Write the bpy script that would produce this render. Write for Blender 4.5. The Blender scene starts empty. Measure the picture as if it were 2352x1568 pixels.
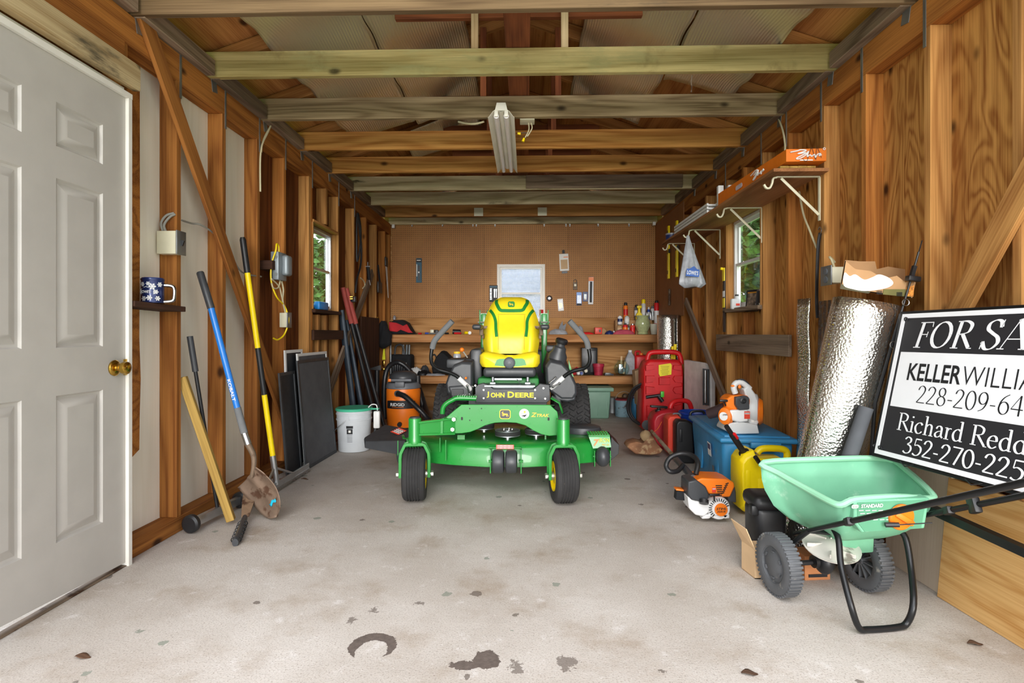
import bpy, bmesh, math, random
from mathutils import Vector, Matrix, Euler
random.seed(7)
SC = bpy.context.scene
COL = SC.collection
PI = math.pi
R = math.radians

# ---------------------------------------------------------------- camera
F, CX, HZ, CH = 1250.0, 1176.0, 765.0, 1.02      # focal length in px, centre, horizon row, camera height
TH = math.atan(0.0256)
TC, TS = math.cos(TH), math.sin(TH)
cd = bpy.data.cameras.new('camera'); cam = bpy.data.objects.new('camera', cd); COL.objects.link(cam)
cd.sensor_width = 36; cd.lens = F / 2352 * 36; cd.shift_y = -(784 - HZ) / 2352
cam.location = (0, 0, CH); cam.rotation_euler = (PI / 2, 0, TH); cd.clip_start = .05
SC.camera = cam

# ---------------------------------------------------------------- view, sky, fill lamps
vs = SC.view_settings
SC.display_settings.display_device = 'sRGB'
vs.view_transform = 'Standard'; vs.look = 'None'; vs.gamma = 1; vs.use_curve_mapping = False
vs.exposure = .97
SC.cycles.use_denoising = True
SC.cycles.max_bounces = 10; SC.cycles.diffuse_bounces = 6; SC.cycles.transparent_max_bounces = 12
SC.cycles.sample_clamp_indirect = 6
SC.cycles.caustics_reflective = False; SC.cycles.caustics_refractive = False
w = bpy.data.worlds.new('sky'); SC.world = w; w.use_nodes = True
nt = w.node_tree; nt.nodes.clear()
tc = nt.nodes.new('ShaderNodeTexCoord'); sp = nt.nodes.new('ShaderNodeSeparateXYZ'); nt.links.new(tc.outputs['Generated'], sp.inputs[0])
rp = nt.nodes.new('ShaderNodeValToRGB'); nt.links.new(sp.outputs['Z'], rp.inputs[0])
rp.color_ramp.elements[0].color = (.95, .97, 1, 1); rp.color_ramp.elements[1].color = (.74, .84, 1, 1)
bg = nt.nodes.new('ShaderNodeBackground'); bg.inputs['Strength'].default_value = 1.25
nt.links.new(rp.outputs[0], bg.inputs['Color'])
ow = nt.nodes.new('ShaderNodeOutputWorld'); nt.links.new(bg.outputs[0], ow.inputs[0])
def sunlamp(name, energy, angle, elev, az, col):
    l = bpy.data.lights.new(name, 'SUN'); l.energy = energy; l.angle = R(angle); l.color = col
    o = bpy.data.objects.new(name, l); COL.objects.link(o)
    o.rotation_euler = (R(90 - elev), 0, R(az))      # shines towards +Y, down by elev
    return o
sunlamp('sky_fill_low', 2.1, 34, 5, 1, (1, .97, .93))  # added wide fill standing in for bright overcast sky beyond the open front
sunlamp('sky_fill_high', 1.3, 50, 55, -14, (1, .98, .95))  # second added fill; brightens the drive outside, which bounces onto the ceiling

# ---------------------------------------------------------------- picture point -> place
def dirt(u): return (u - CX) / F
def at(u, v, Y):                       # the point seen at (u, v) that lies at depth Y
    t = dirt(u); x = Y * (t * TC - TS) / (TC + t * TS); d = Y * TC - x * TS
    return Vector((x, Y, CH + (HZ - v) * d / F))
def gnd(u, v, z=0.0):                  # the point of the level z seen at (u, v)
    d = F * (CH - z) / (v - HZ); xc = dirt(u) * d
    return Vector((xc * TC - d * TS, xc * TS + d * TC, z))
def onx(u, v, x):                      # the point of the plane x seen at (u, v)
    t = dirt(u); return at(u, v, x * (TC + t * TS) / (t * TC - TS))

def onpl(u, v, p0, n):                 # the point of a plane seen at (u, v)
    t = dirt(u); d = Vector((t * TC - TS, t * TS + TC, (HZ - v) / F)); o = Vector((0, 0, CH)); n = Vector(n)
    return o + d * ((Vector(p0) - o).dot(n) / d.dot(n))
# ---------------------------------------------------------------- objects
W = {}                                 # world matrices by object name
def link(o, parent=None, M=None):
    COL.objects.link(o)
    M = M or (W[parent.name].copy() if parent else Matrix())
    W[o.name] = M
    if parent:
        o.parent = parent; o.matrix_local = W[parent.name].inverted() @ M
    else:
        o.matrix_world = M
    return o
def props(o, label=None, cat=None, group=None, kind=None):
    if label: o['label'] = label
    if cat: o['category'] = cat
    if group: o['group'] = group
    if kind: o['kind'] = kind
    return o
def thing(name, label, cat, loc=(0, 0, 0), rot=(0, 0, 0), group=None, kind=None):
    o = bpy.data.objects.new(name, None); o.empty_display_size = .05
    M = Matrix.Translation(loc) @ (rot if isinstance(rot, Matrix) else Euler(rot).to_matrix().to_4x4())
    link(o, None, M); return props(o, label, cat, group, kind)
def kids(o): return [c for c in bpy.data.objects if c.parent == o]
def dup(root, loc, rotz=None, label=None, group=None):
    r = root.copy(); COL.objects.link(r); r.location = loc
    if rotz is not None: r.rotation_euler = (0, 0, rotz)
    if label: r['label'] = label
    if group: r['group'] = group
    for ch in kids(root):
        c = ch.copy(); COL.objects.link(c); c.parent = r
        for g in kids(ch):
            d = g.copy(); COL.objects.link(d); d.parent = c
    return r
def crom(pts, k=6, closed=False):      # smooth curve through points
    P = [Vector(p) for p in pts]; n = len(P); out = []
    for i in range(n if closed else n - 1):
        a, b, c, d = (P[(i - 1) % n], P[i], P[(i + 1) % n], P[(i + 2) % n]) if closed else (P[max(i - 1, 0)], P[i], P[i + 1], P[min(i + 2, n - 1)])
        for j in range(k):
            t = j / k
            out.append(.5 * ((2 * b) + (c - a) * t + (2 * a - 5 * b + 4 * c - d) * t * t + (3 * b - a - 3 * c + d) * t ** 3))
    if not closed: out.append(P[-1])
    return out
def frame_to(d):                       # matrix whose Z is d
    return Vector(d).to_track_quat('Z', 'Y').to_matrix().to_4x4()
def axes(p, x, y):                     # matrix from an origin, a local x direction and an approximate local y
    x = Vector(x).normalized(); z = x.cross(Vector(y)).normalized(); y = z.cross(x)
    M = Matrix((x, y, z)).transposed().to_4x4(); M.translation = Vector(p); return M
class MB:
    def __init__(s, M=None): s.bm = bmesh.new(); s.M = M or Matrix()
    def _v(s, p): return s.bm.verts.new(s.M @ Vector(p))
    def faces(s, vs, fs):
        b = [s._v(v) for v in vs]
        for f in fs:
            try: s.bm.faces.new([b[i] for i in f])
            except ValueError: pass
        return s
    def box(s, c, d, rot=None, r=0, seg=2, taper=None):
        T = Matrix.Translation(c) @ ((rot if isinstance(rot, Matrix) else Euler(rot).to_matrix().to_4x4()) if rot is not None else Matrix())
        b2 = bmesh.new(); x, y, z = d[0] / 2, d[1] / 2, d[2] / 2; tx, ty = taper or (1, 1)
        vv = [b2.verts.new((a * x * (tx if k > 0 else 1), b * y * (ty if k > 0 else 1), k * z)) for k in (-1, 1) for a, b in ((-1, -1), (1, -1), (1, 1), (-1, 1))]
        for f in ((3, 2, 1, 0), (4, 5, 6, 7), (0, 1, 5, 4), (1, 2, 6, 5), (2, 3, 7, 6), (3, 0, 4, 7)): b2.faces.new([vv[i] for i in f])
        if r > 0: bmesh.ops.bevel(b2, geom=b2.edges[:], offset=min(r, .49 * min(d)), segments=seg, profile=.5, affect='EDGES')
        b2.verts.ensure_lookup_table()
        s.faces([T @ v.co for v in b2.verts], [[v.index for v in f.verts] for f in b2.faces] if not b2.verts.index_update() else [])
        b2.free(); return s
    def loft(s, rings, cap=True, closed=True):
        n = len(rings[0]); vs = [p for r in rings for p in r]; fs = []
        for i in range(len(rings) - 1):
            for j in range(n if closed else n - 1):
                fs.append((i * n + j, i * n + (j + 1) % n, (i + 1) * n + (j + 1) % n, (i + 1) * n + j))
        if cap and closed: fs += [tuple(range(n - 1, -1, -1)), tuple((len(rings) - 1) * n + j for j in range(n))]
        return s.faces(vs, fs)
    def tube(s, pts, r, n=10, cap=True, closed=False, sx=1, up=None):
        P = [Vector(p) for p in pts]; m = len(P); rr = r if isinstance(r, (list, tuple)) else [r] * m
        T = []
        for i in range(m):
            a = P[(i - 1) % m] if closed else P[max(i - 1, 0)]; b = P[(i + 1) % m] if closed else P[min(i + 1, m - 1)]
            T.append((b - a).normalized() if (b - a).length > 1e-9 else Vector((0, 0, 1)))
        u = Vector(up) if up else (Vector((0, 0, 1)) if abs(T[0].z) < .9 else Vector((1, 0, 0)))
        rings = []
        for i in range(m):
            u = (u - T[i] * u.dot(T[i])).normalized(); v = T[i].cross(u)
            rings.append([P[i] + (u * math.cos(2 * PI * k / n) + v * math.sin(2 * PI * k / n) * sx) * rr[i] for k in range(n)])
        if closed: rings.append(rings[0])
        return s.loft(rings, cap and not closed)
    def cyl(s, a, b, r, r2=None, n=16, cap=True): return s.tube([a, b], [r, r if r2 is None else r2], n, cap)
    def lathe(s, prof, o=(0, 0, 0), ax=(0, 0, 1), n=24, cap=True, sc=(1, 1)):
        T = Matrix.Translation(o) @ frame_to(ax)
        return s.loft([[T @ Vector((r * sc[0] * math.cos(2 * PI * k / n), r * sc[1] * math.sin(2 * PI * k / n), z)) for k in range(n)] for r, z in prof], cap)
    def ball(s, c, r, n=14, m=8, rot=None):
        r = (r, r, r) if isinstance(r, (int, float)) else r
        T = Matrix.Translation(c) @ (Euler(rot).to_matrix().to_4x4() if rot else Matrix())
        return s.loft([[T @ Vector((r[0] * math.sin(a) * math.cos(2 * PI * k / n), r[1] * math.sin(a) * math.sin(2 * PI * k / n), r[2] * math.cos(a))) for k in range(n)]
                       for a in [PI * (.02 + .96 * i / m) for i in range(m + 1)]])
    def prism(s, poly, t, M=None):     # outline in local x,y extruded by t along local z (centred)
        M = M or Matrix(); n = len(poly)
        return s.loft([[M @ Vector((p[0], p[1], -t / 2)) for p in poly], [M @ Vector((p[0], p[1], t / 2)) for p in poly]])
    def grid(s, f, nu, nv):
        vs = [f(i / nu, j / nv) for i in range(nu + 1) for j in range(nv + 1)]
        return s.faces(vs, [(i * (nv + 1) + j, (i + 1) * (nv + 1) + j, (i + 1) * (nv + 1) + j + 1, i * (nv + 1) + j + 1) for i in range(nu) for j in range(nv)])
    def build(s, name, mat, parent=None, label=None, world=True, M=None, smooth=38, solid=0, bevel=0, sub=0, cat=None, group=None, kind=None):
        """vertices are in world space unless world=False (then in the parent's / M's own space)"""
        O = M or (W[parent.name] if parent else Matrix())
        if world: bmesh.ops.transform(s.bm, matrix=O.inverted(), verts=s.bm.verts)
        bmesh.ops.recalc_face_normals(s.bm, faces=s.bm.faces)
        me = bpy.data.meshes.new(name); s.bm.to_mesh(me); s.bm.free()
        for m in (mat if isinstance(mat, (list, tuple)) else [mat]): me.materials.append(m)
        if smooth:
            me.shade_smooth(); me.set_sharp_from_angle(angle=R(smooth))
        o = bpy.data.objects.new(name, me); link(o, parent, O.copy())
        if solid: md = o.modifiers.new('solid', 'SOLIDIFY'); md.thickness = solid; md.offset = 0
        if bevel: md = o.modifiers.new('bevel', 'BEVEL'); md.width = bevel; md.segments = 2; md.limit_method = 'ANGLE'
        if sub: md = o.modifiers.new('sub', 'SUBSURF'); md.levels = md.render_levels = sub
        return props(o, label, cat, group, kind)
def origin(o, p):                      # root matrix for a single-mesh thing
    return Matrix.Translation(p)
def single(mb, name, mat, label, cat, loc, group=None, **k):
    return mb.build(name, mat, None, label, M=Matrix.Translation(loc), cat=cat, group=group, **k)
def board(name, a, b, w, t, mat, parent=None, up=(0, 0, 1), bevel=.0025, **k):
    """timber from a to b; w = size along 'up', t = the other size; grain runs along its own X"""
    a, b = Vector(a), Vector(b); x = (b - a).normalized(); z = Vector(up); z = (z - x * z.dot(x)).normalized(); y = z.cross(x)
    M = Matrix((x, y, z)).transposed().to_4x4(); M.translation = (a + b) / 2; L = (b - a).length
    m = MB(); m.box((0, 0, 0), (L, t, w), r=bevel, seg=1)
    return m.build(name, mat, parent, world=False, M=M, smooth=0, **k)
def text(s, mat, M, w=None, h=None, parent=None, name='lettering', shear=0, off=0, ext=.0008, sx=1.0, align='C'):
    """flat lettering: local x along the line, y up, z towards the reader; fitted to width w and/or height h"""
    c = bpy.data.curves.new(name, 'FONT'); c.body = s; c.shear = shear; c.offset = off; c.extrude = 0
    c.resolution_u = 3; o = bpy.data.objects.new('tmp_text', c); COL.objects.link(o)
    dg = bpy.context.evaluated_depsgraph_get(); me = bpy.data.meshes.new_from_object(o.evaluated_get(dg)); bpy.data.objects.remove(o)
    xs = [v.co.x for v in me.vertices]; ys = [v.co.y for v in me.vertices]
    fx = (w / (max(xs) - min(xs))) if w else None; fy = (h / (max(ys) - min(ys))) if h else None
    fx = fx or fy * sx; fy = fy or fx / sx
    cx = {'C': (max(xs) + min(xs)) / 2, 'L': min(xs)}[align]; cy = (max(ys) + min(ys)) / 2
    for v in me.vertices: v.co = ((v.co.x - cx) * fx, (v.co.y - cy) * fy, ext)
    me.materials.clear(); me.materials.append(mat)
    ob = bpy.data.objects.new(name, me); link(ob, parent, M)
    return ob
def face_m(p, right, up):              # matrix for lettering on a surface
    return axes(p, right, up)

def slab(m, pts, Y, t, z0=None):        # outline seen at depth Y, given real thickness t backwards
    a = [at(u, v, Y) for u, v in pts]
    if z0 is not None: a = [Vector((p.x, p.y, max(p.z, z0))) for p in a]
    m.loft([a, [p + Vector((0, t, 0)) for p in a]]); return m
def ell(cx, cy, rx, ry, n=20): return [(cx + rx * math.cos(2 * PI * i / n), cy + ry * math.sin(2 * PI * i / n)) for i in range(n + 1)]
# serif letters as pen strokes: ('l' straight | 's' smooth | 't' hairline), points; last item is the advance
GL = {
 'F': [('l', (.2, 0), (.2, 1)), ('t', (.05, 1), (.62, 1)), ('t', (.61, 1), (.63, .82)), ('t', (.2, .52), (.5, .52)), ('t', (.5, .63), (.5, .41)), ('t', (.05, 0), (.37, 0)), .68],
 'O': [('e', *ell(.43, .5, .37, .5)), .90],
 'R': [('l', (.2, 0), (.2, 1)), ('t', (.06, 0), (.36, 0)), ('t', (.06, 1), (.3, 1)), ('s', (.2, 1), (.42, 1), (.6, .9), (.63, .76), (.54, .58), (.2, .5)), ('l', (.38, .52), (.76, .02)), ('t', (.7, 0), (.88, 0)), .84],
 'S': [('s', (.57, .76), (.5, .96), (.32, 1.01), (.14, .9), (.13, .7), (.32, .55), (.54, .40), (.6, .2), (.44, .0), (.22, .0), (.07, .24)), ('t', (.57, .74), (.6, 1.02)), ('t', (.06, .26), (.05, -.02)), .70],
 'A': [('t', (.05, 0), (.42, 1.02)), ('l', (.42, 1.02), (.80, 0)), ('t', (.18, .34), (.64, .34)), ('t', (-.06, 0), (.18, 0)), ('t', (.64, 0), (.97, 0)), .92],
 'L': [('l', (.2, 0), (.2, 1)), ('t', (.06, 1), (.36, 1)), ('t', (.06, 0), (.6, 0)), ('t', (.6, 0), (.63, .2)), .64],
 'E': [('l', (.2, 0), (.2, 1)), ('t', (.06, 1), (.6, 1)), ('t', (.6, 1), (.62, .84)), ('t', (.2, .52), (.5, .52)), ('t', (.5, .62), (.5, .42)), ('t', (.06, 0), (.62, 0)), ('t', (.62, 0), (.65, .2)), .68],
 'i': [('l', (.15, 0), (.15, .62)), ('t', (.02, .59), (.15, .62)), ('t', (.02, 0), (.28, 0)), ('l', (.15, .83), (.15, .92)), .32],
 'c': [('s', (.46, .5), (.36, .61), (.2, .58), (.07, .4), (.08, .2), (.2, .02), (.36, .02), (.48, .14)), .54],
 'h': [('l', (.15, 0), (.15, 1.05)), ('t', (.02, 1.02), (.15, 1.05)), ('t', (.02, 0), (.28, 0)), ('s', (.15, .42), (.26, .58), (.38, .61), (.48, .52), (.49, .3)), ('l', (.49, .36), (.49, 0)), ('t', (.37, 0), (.62, 0)), .66],
 'a': [('s', (.1, .46), (.18, .6), (.3, .62), (.4, .52), (.41, .3), (.42, .1), (.52, .02)), ('s', (.4, .38), (.2, .31), (.08, .18), (.12, .04), (.25, .02), (.4, .14)), .56],
 'r': [('l', (.15, 0), (.15, .62)), ('t', (.02, .59), (.15, .62)), ('t', (.02, 0), (.3, 0)), ('s', (.15, .42), (.25, .58), (.38, .58)), .43],
 'd': [('l', (.47, 1.05), (.47, 0)), ('t', (.34, 1.02), (.47, 1.05)), ('s', (.47, .52), (.3, .62), (.13, .5), (.07, .28), (.15, .06), (.3, .0), (.47, .12)), ('t', (.47, 0), (.6, .02)), .64],
 'e': [('t', (.08, .36), (.46, .36)), ('s', (.46, .36), (.42, .55), (.28, .62), (.13, .52), (.07, .3), (.14, .08), (.3, 0), (.48, .12)), .56],
 '2': [('s', (.08, .76), (.16, .94), (.32, 1.0), (.47, .88), (.47, .68), (.34, .42), (.06, .03)), ('h', (.06, .03), (.56, .03)), .62],
 '3': [('s', (.1, .84), (.25, 1), (.44, .92), (.44, .72), (.26, .56)), ('s', (.26, .56), (.46, .48), (.53, .28), (.42, .06), (.22, 0), (.06, .1)), .60],
 '5': [('h', (.16, .98), (.5, .98)), ('t', (.16, 1), (.12, .58)), ('s', (.12, .57), (.3, .63), (.5, .5), (.52, .26), (.38, .04), (.2, 0), (.06, .08)), .60],
 '7': [('h', (.05, .98), (.56, .98)), ('l', (.55, 1), (.22, 0)), .58],
 '0': [('e', *ell(.31, .5, .24, .5)), .64],
 '8': [('e', *[(.3 + .18 * math.cos(a), .76 + .24 * math.sin(a)) for a in [2 * PI * i / 16 for i in range(17)]]), ('e', *[(.3 + .22 * math.cos(a), .26 + .26 * math.sin(a)) for a in [2 * PI * i / 16 for i in range(17)]]), .62],
 '9': [('e', *ell(.29, .68, .21, .31)), ('s', (.51, .72), (.47, .4), (.34, .14), (.12, 0)), .62],
 '6': [('e', *ell(.32, .31, .22, .31)), ('s', (.1, .3), (.16, .62), (.32, .86), (.52, 1)), .62],
 '4': [('t', (.42, 1), (.04, .32)), ('h', (.04, .32), (.58, .32)), ('l', (.42, 1), (.42, 0)), .62],
 '-': [('h', (.05, .36), (.31, .36)), .38], ' ': [.3]}
def serif(s, mat, M, w, h, parent, thick=.12, thin=.035, shear=0, z=.0008):
    """serif lettering; baseline start at M's origin, fitted to width w and cap height h"""
    m = MB(M); x = 0; tot = sum(GL[c][-1] for c in s); kx = w / tot / h
    for ch in s:
        for st in GL[ch][:-1]:
            P = [Vector((p[0], p[1], 0)) for p in st[1:]]
            if st[0] == 's': P = crom(P, 5)
            L = []
            for i, p in enumerate(P):
                t = (P[min(i + 1, len(P) - 1)] - P[max(i - 1, 0)]).normalized()
                wd = {'t': thin, 'h': (thin + thick) * .45}.get(st[0]) or thin + (thick - thin) * abs(t.x * .3 - t.y * .954) ** 1.4
                n_ = Vector((-t.y, t.x, 0)) * wd / 2
                for q in (p + n_, p - n_): L.append((((q.x + x) * kx + q.y * shear) * h, q.y * h, z))
            m.faces(L, [(2 * i, 2 * i + 1, 2 * i + 3, 2 * i + 2) for i in range(len(P) - 1)])
        x += GL[ch][-1]
    return m.build('lettering', mat, parent, smooth=0)

# ---------------------------------------------------------------- materials
def hexc(h):
    h = h.lstrip('#'); f = lambda c: c / 12.92 if c <= .04045 else ((c + .055) / 1.055) ** 2.4
    return tuple(f(int(h[i:i + 2], 16) / 255) for i in (0, 2, 4)) + (1,)
def col(c): return hexc(c) if isinstance(c, str) else (tuple(c) + (1,))[:4]
class NT:
    def __init__(s, name):
        s.m = bpy.data.materials.new(name); s.m.use_nodes = True; s.t = s.m.node_tree; s.t.nodes.clear()
        s.out = s.t.nodes.new('ShaderNodeOutputMaterial')
    def n(s, typ, ins=None, **at_):
        d = s.t.nodes.new('ShaderNode' + typ)
        for k, v in at_.items(): setattr(d, k, v)
        for k, v in (ins or {}).items():
            if isinstance(v, bpy.types.NodeSocket): s.t.links.new(v, d.inputs[k])
            else: d.inputs[k].default_value = v
        return d
    def math(s, op, a, b=0.0, c=None, clamp=False):
        i = {0: a, 1: b}
        if c is not None: i[2] = c
        return s.n('Math', i, operation=op, use_clamp=clamp).outputs[0]
    def mix(s, f, a, b, bt='MIX'):
        return s.n('Mix', {0: f, 6: a, 7: b}, data_type='RGBA', blend_type=bt).outputs[2]
    def step(s, x, lo, hi):            # smooth threshold to 0..1
        return s.n('MapRange', {0: x, 1: lo, 2: hi, 3: 0.0, 4: 1.0}, interpolation_type='SMOOTHSTEP').outputs[0]
    def co(s, sc=(1, 1, 1), rnd=True, src='Object'):
        v = s.n('TexCoord').outputs[src]
        if rnd:
            q = s.n('ObjectInfo').outputs['Random']; q = s.math('MULTIPLY', q, 61.7)
            v = s.n('VectorMath', {0: v, 1: s.n('CombineXYZ', {0: q, 1: q, 2: q}).outputs[0]}, operation='ADD').outputs[0]
        return s.n('Mapping', {0: v, 3: sc}).outputs[0]
    def noise(s, vec, scale, det=2, rough=.5, dist=0):
        return s.n('TexNoise', {'Vector': vec, 'Scale': scale, 'Detail': det, 'Roughness': rough, 'Distortion': dist}).outputs[0]
    def bsdf(s, c, rough=.5, metal=0.0, bump=None, bstr=.3, bdist=.01, **k):
        i = {'Base Color': c, 'Roughness': rough, 'Metallic': metal}; i.update(k)
        b = s.n('BsdfPrincipled', i)
        if bump is not None:
            s.t.links.new(s.n('Bump', {'Height': bump, 'Strength': bstr, 'Distance': bdist}).outputs[0], b.inputs['Normal'])
        s.t.links.new(b.outputs[0], s.out.inputs[0]); return s.m
def pm(name, c, rough=.5, metal=0.0, var=.12, vs=9, bump=0, bs=120, dirt=None, dcov=.6, ds=14, spec=.5, coat=0, trans=0, alpha=1, fine=0):
    s = NT(name); v = s.co(); c = col(c)
    d = tuple(x * (1 - var) for x in c[:3]) + (1,); l = tuple(min(1, x * (1 + var)) for x in c[:3]) + (1,)
    cc = s.mix(s.step(s.noise(v, vs, 4), .3, .7), d, l)
    if fine: cc = s.mix(s.math('MULTIPLY', s.noise(v, 220, 2), fine), cc, (d[0] * .4, d[1] * .4, d[2] * .4, 1))
    if dirt: cc = s.mix(s.step(s.noise(v, ds, 5, .6), dcov, dcov + .12), cc, col(dirt))
    k = {'Specular IOR Level': spec}
    if coat: k['Coat Weight'] = coat
    if trans: k['Transmission Weight'] = trans
    if alpha < 1: k['Alpha'] = alpha
    ro = s.n('MapRange', {0: s.noise(v, 30, 3), 3: max(.02, rough - .08), 4: min(1, rough + .08)}).outputs[0]
    return s.bsdf(cc, ro, metal, s.noise(v, bs, 3) if bump else None, bump, .004, **k)
def wood(name, light, dark, ax=0, ring=9, knots=.5, var=.3, mold=None, mcov=.55, rough=.8, stretch=.45, yz=5.5, contrast=.95, dirt=None, sat=.0, dist=.25):
    """timber or plywood: contour rings of a stretched noise, fine streaks, knots"""
    s = NT(name); sc = [yz] * 3; sc[ax] = stretch; v = s.co(tuple(sc))
    n1 = s.noise(v, 1, 2, .45, dist)
    rg = s.math('MULTIPLY_ADD', s.math('SINE', s.math('MULTIPLY', n1, ring * 6.283)), .5, .5)
    sf = [160.] * 3; sf[ax] = 2.5; st = s.noise(s.co(tuple(sf)), 1, 3, .6)
    f = s.math('ADD', s.math('MULTIPLY', s.math('POWER', rg, 1.6), .62), s.math('MULTIPLY', s.step(st, .36, .68), .5))
    cc = s.mix(s.math('MULTIPLY', f, contrast, clamp=True), col(light), col(dark))
    big = [1.6] * 3; big[ax] = .5; nb = s.noise(s.co(tuple(big)), 1, 3, .6)
    cc = s.mix(s.math('MULTIPLY', s.step(nb, .42, .75), .55), cc, tuple(x * .55 for x in col(dark)[:3]) + (1,))
    if knots:
        sk = [9.] * 3; sk[ax] = 5.0; vo = s.n('TexVoronoi', {'Vector': s.co(tuple(sk)), 'Scale': .75})
        g = s.math('GREATER_THAN', s.n('SeparateColor', {0: vo.outputs['Color']}).outputs[0], 1 - knots * .6)
        k = s.math('MULTIPLY', g, s.math('SUBTRACT', 1.0, s.step(vo.outputs['Distance'], .05, .19)))
        cc = s.mix(k, cc, tuple(x * .22 for x in col(dark)[:3]) + (1,))
    if mold:
        sm = [7.] * 3; sm[ax] = 1.6; nm = s.noise(s.co(tuple(sm)), 1, 6, .68)
        cc = s.mix(s.step(nm, mcov, mcov + .16), cc, col(mold))
    if dirt:
        cc = s.mix(s.step(s.noise(s.co((3, 3, 3)), 1, 5, .65), .52, .72), cc, col(dirt))
    q = s.n('ObjectInfo').outputs['Random']; val = s.n('MapRange', {0: q, 3: 1 - var, 4: 1 + var * .6}).outputs[0]
    cc = s.n('HueSaturation', {'Color': cc, 'Value': val, 'Saturation': 1.0 + sat}).outputs[0]
    return s.bsdf(cc, rough, 0.0, s.math('ADD', s.math('MULTIPLY', rg, .5), st), .25, .002, **{'Specular IOR Level': .25})
def glass(name, tint=(1, 1, 1), rough=.0, op=.0):
    s = NT(name)
    t = s.n('BsdfTransparent', {0: tuple(tint) + (1,)}); g = s.n('BsdfGlossy', {0: (1, 1, 1, 1), 'Roughness': max(.02, rough)})
    fr = s.math('MULTIPLY_ADD', s.math('POWER', s.n('LayerWeight', {0: .5}).outputs['Facing'], 4.0), .35, .04)
    sh = s.n('MixShader', {0: fr, 1: t.outputs[0], 2: g.outputs[0]})
    if op:
        d = s.n('BsdfTranslucent', {0: (.44, .52, .66, 1)}); v = s.co((1, 1, 1), False); 
        f = s.math('MULTIPLY_ADD', s.step(s.noise(v, 70, 5, .7), .2, .9), op * .6, op * .5, clamp=True)
        sh = s.n('MixShader', {0: f, 1: sh.outputs[0], 2: d.outputs[0]})
    s.t.links.new(sh.outputs[0], s.out.inputs[0]); return s.m

M_ = {}
PINE = ('#bd7a3c', '#84491c')
M_['stud'] = wood('stud wood', '#c2803e', '#8a5020', ring=8, var=.3, knots=.8)
M_['stud_light'] = wood('light stud wood', '#cf9858', '#9a6532', ring=8, var=.22, knots=.8)
M_['plate'] = wood('plate wood', '#b87838', '#7f4a1e', ring=7, var=.2, knots=.8)
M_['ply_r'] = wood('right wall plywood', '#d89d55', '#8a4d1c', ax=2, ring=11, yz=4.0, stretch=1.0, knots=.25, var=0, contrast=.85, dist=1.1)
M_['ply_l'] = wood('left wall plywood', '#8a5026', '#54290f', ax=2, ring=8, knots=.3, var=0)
M_['ply_roof'] = wood('roof plywood', '#c98a4e', '#94592b', ax=1, ring=6, yz=3, knots=.35, var=.1)
M_['ply_back'] = wood('back wall plywood', '#c99862', '#936335', ax=0, ring=8, yz=4, knots=.2, var=.1)
M_['ply_new'] = wood('new plywood', '#e0b273', '#bd8543', ax=0, ring=7, yz=4.0, stretch=.8, knots=.5, var=.1, contrast=.8, dist=.9)
M_['ply_birch'] = wood('birch plywood', '#d9c6b0', '#c4a98a', ax=2, ring=5, knots=0, var=.05, contrast=.4)
M_['rafter'] = wood('rafter wood', '#cf9354', '#9c6430', ring=6, var=.25)
M_['joist_a'] = wood('joist brown grey', '#8d7454', '#5f4a33', ring=6, var=.1, mold='#4f4536', mcov=.6)
M_['joist_b'] = wood('joist mouldy green', '#d3c184', '#9c8a52', ring=6, var=.0, mold='#a8a06c', mcov=.5, dirt='#857648', knots=.6)
M_['joist_c'] = wood('joist grey brown', '#b8a27c', '#7c6748', ring=10, yz=7, var=.0, mold='#7e7258', mcov=.6)
M_['joist_d'] = wood('joist orange', '#d89f56', '#a66a2e', ring=9, var=.1)
M_['joist_e'] = wood('joist bleached mould', '#d6c69e', '#9c8862', ring=7, var=.0, mold='#3f3728', mcov=.58)
M_['grey_wood'] = wood('weathered grey wood', '#a08a74', '#6e5b4a', ring=8, var=.2)
M_['weathered'] = wood('weathered plank', '#d2bd92', '#a1855a', ring=5, var=0, mold='#5d5340', mcov=.56)
M_['shelf_front'] = wood('shelf front pine', '#d09a66', '#a1683a', ring=6, var=.12, knots=.6)
M_['stake'] = wood('yellow stake', '#c4a158', '#94753a', ring=5, var=0, knots=.2)
M_['brown_dark'] = wood('dark brown board', '#54382a', '#382419', ring=5, var=.1)
M_['red_brown'] = wood('red brown plank', '#9a5a35', '#6c3a22', ring=5, var=.15)
M_['white_siding'] = wood('white painted siding', '#f6efdf', '#e6dcc4', ax=2, ring=6, knots=0, var=0, contrast=.4, mold='#c9b692', mcov=.7, rough=.7)
M_['white_paint'] = pm('white paint', '#e8e4da', .45, var=.05, dirt='#a08d74', dcov=.68)
M_['door'] = pm('door paint', '#bdb8b0', .42, var=.03, bump=.05, bs=300)
M_['brass'] = pm('brass', '#c9a24a', .22, 1.0, var=.1)
M_['steel'] = pm('steel', '#b9bbbd', .32, 1.0, var=.1)
M_['galv'] = pm('galvanised', '#9aa0a2', .45, .9, var=.15)
M_['zinc'] = pm('zinc bolt', '#d3d2cb', .35, .9, var=.1)
M_['alu'] = pm('aluminium', '#c4c6c8', .35, .95, var=.06)
M_['rust'] = pm('dirty steel', '#7c6a58', .65, .5, var=.25, dirt='#4c3424', dcov=.5)
M_['black'] = pm('black plastic', '#1c1c1e', .45, var=.15)
M_['black_soft'] = pm('black cloth', '#131417', .9, var=.25, bump=.3, bs=200)
M_['blackmetal'] = pm('black enamel', '#17181a', .35, 0.2, var=.12, dirt='#6d675c', dcov=.72, ds=40)
M_['charcoal'] = pm('charcoal plastic', '#3b3d40', .4, var=.12, bump=.08, bs=300)
M_['grey_plastic'] = pm('grey plastic', '#63666b', .5, var=.08)
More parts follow.
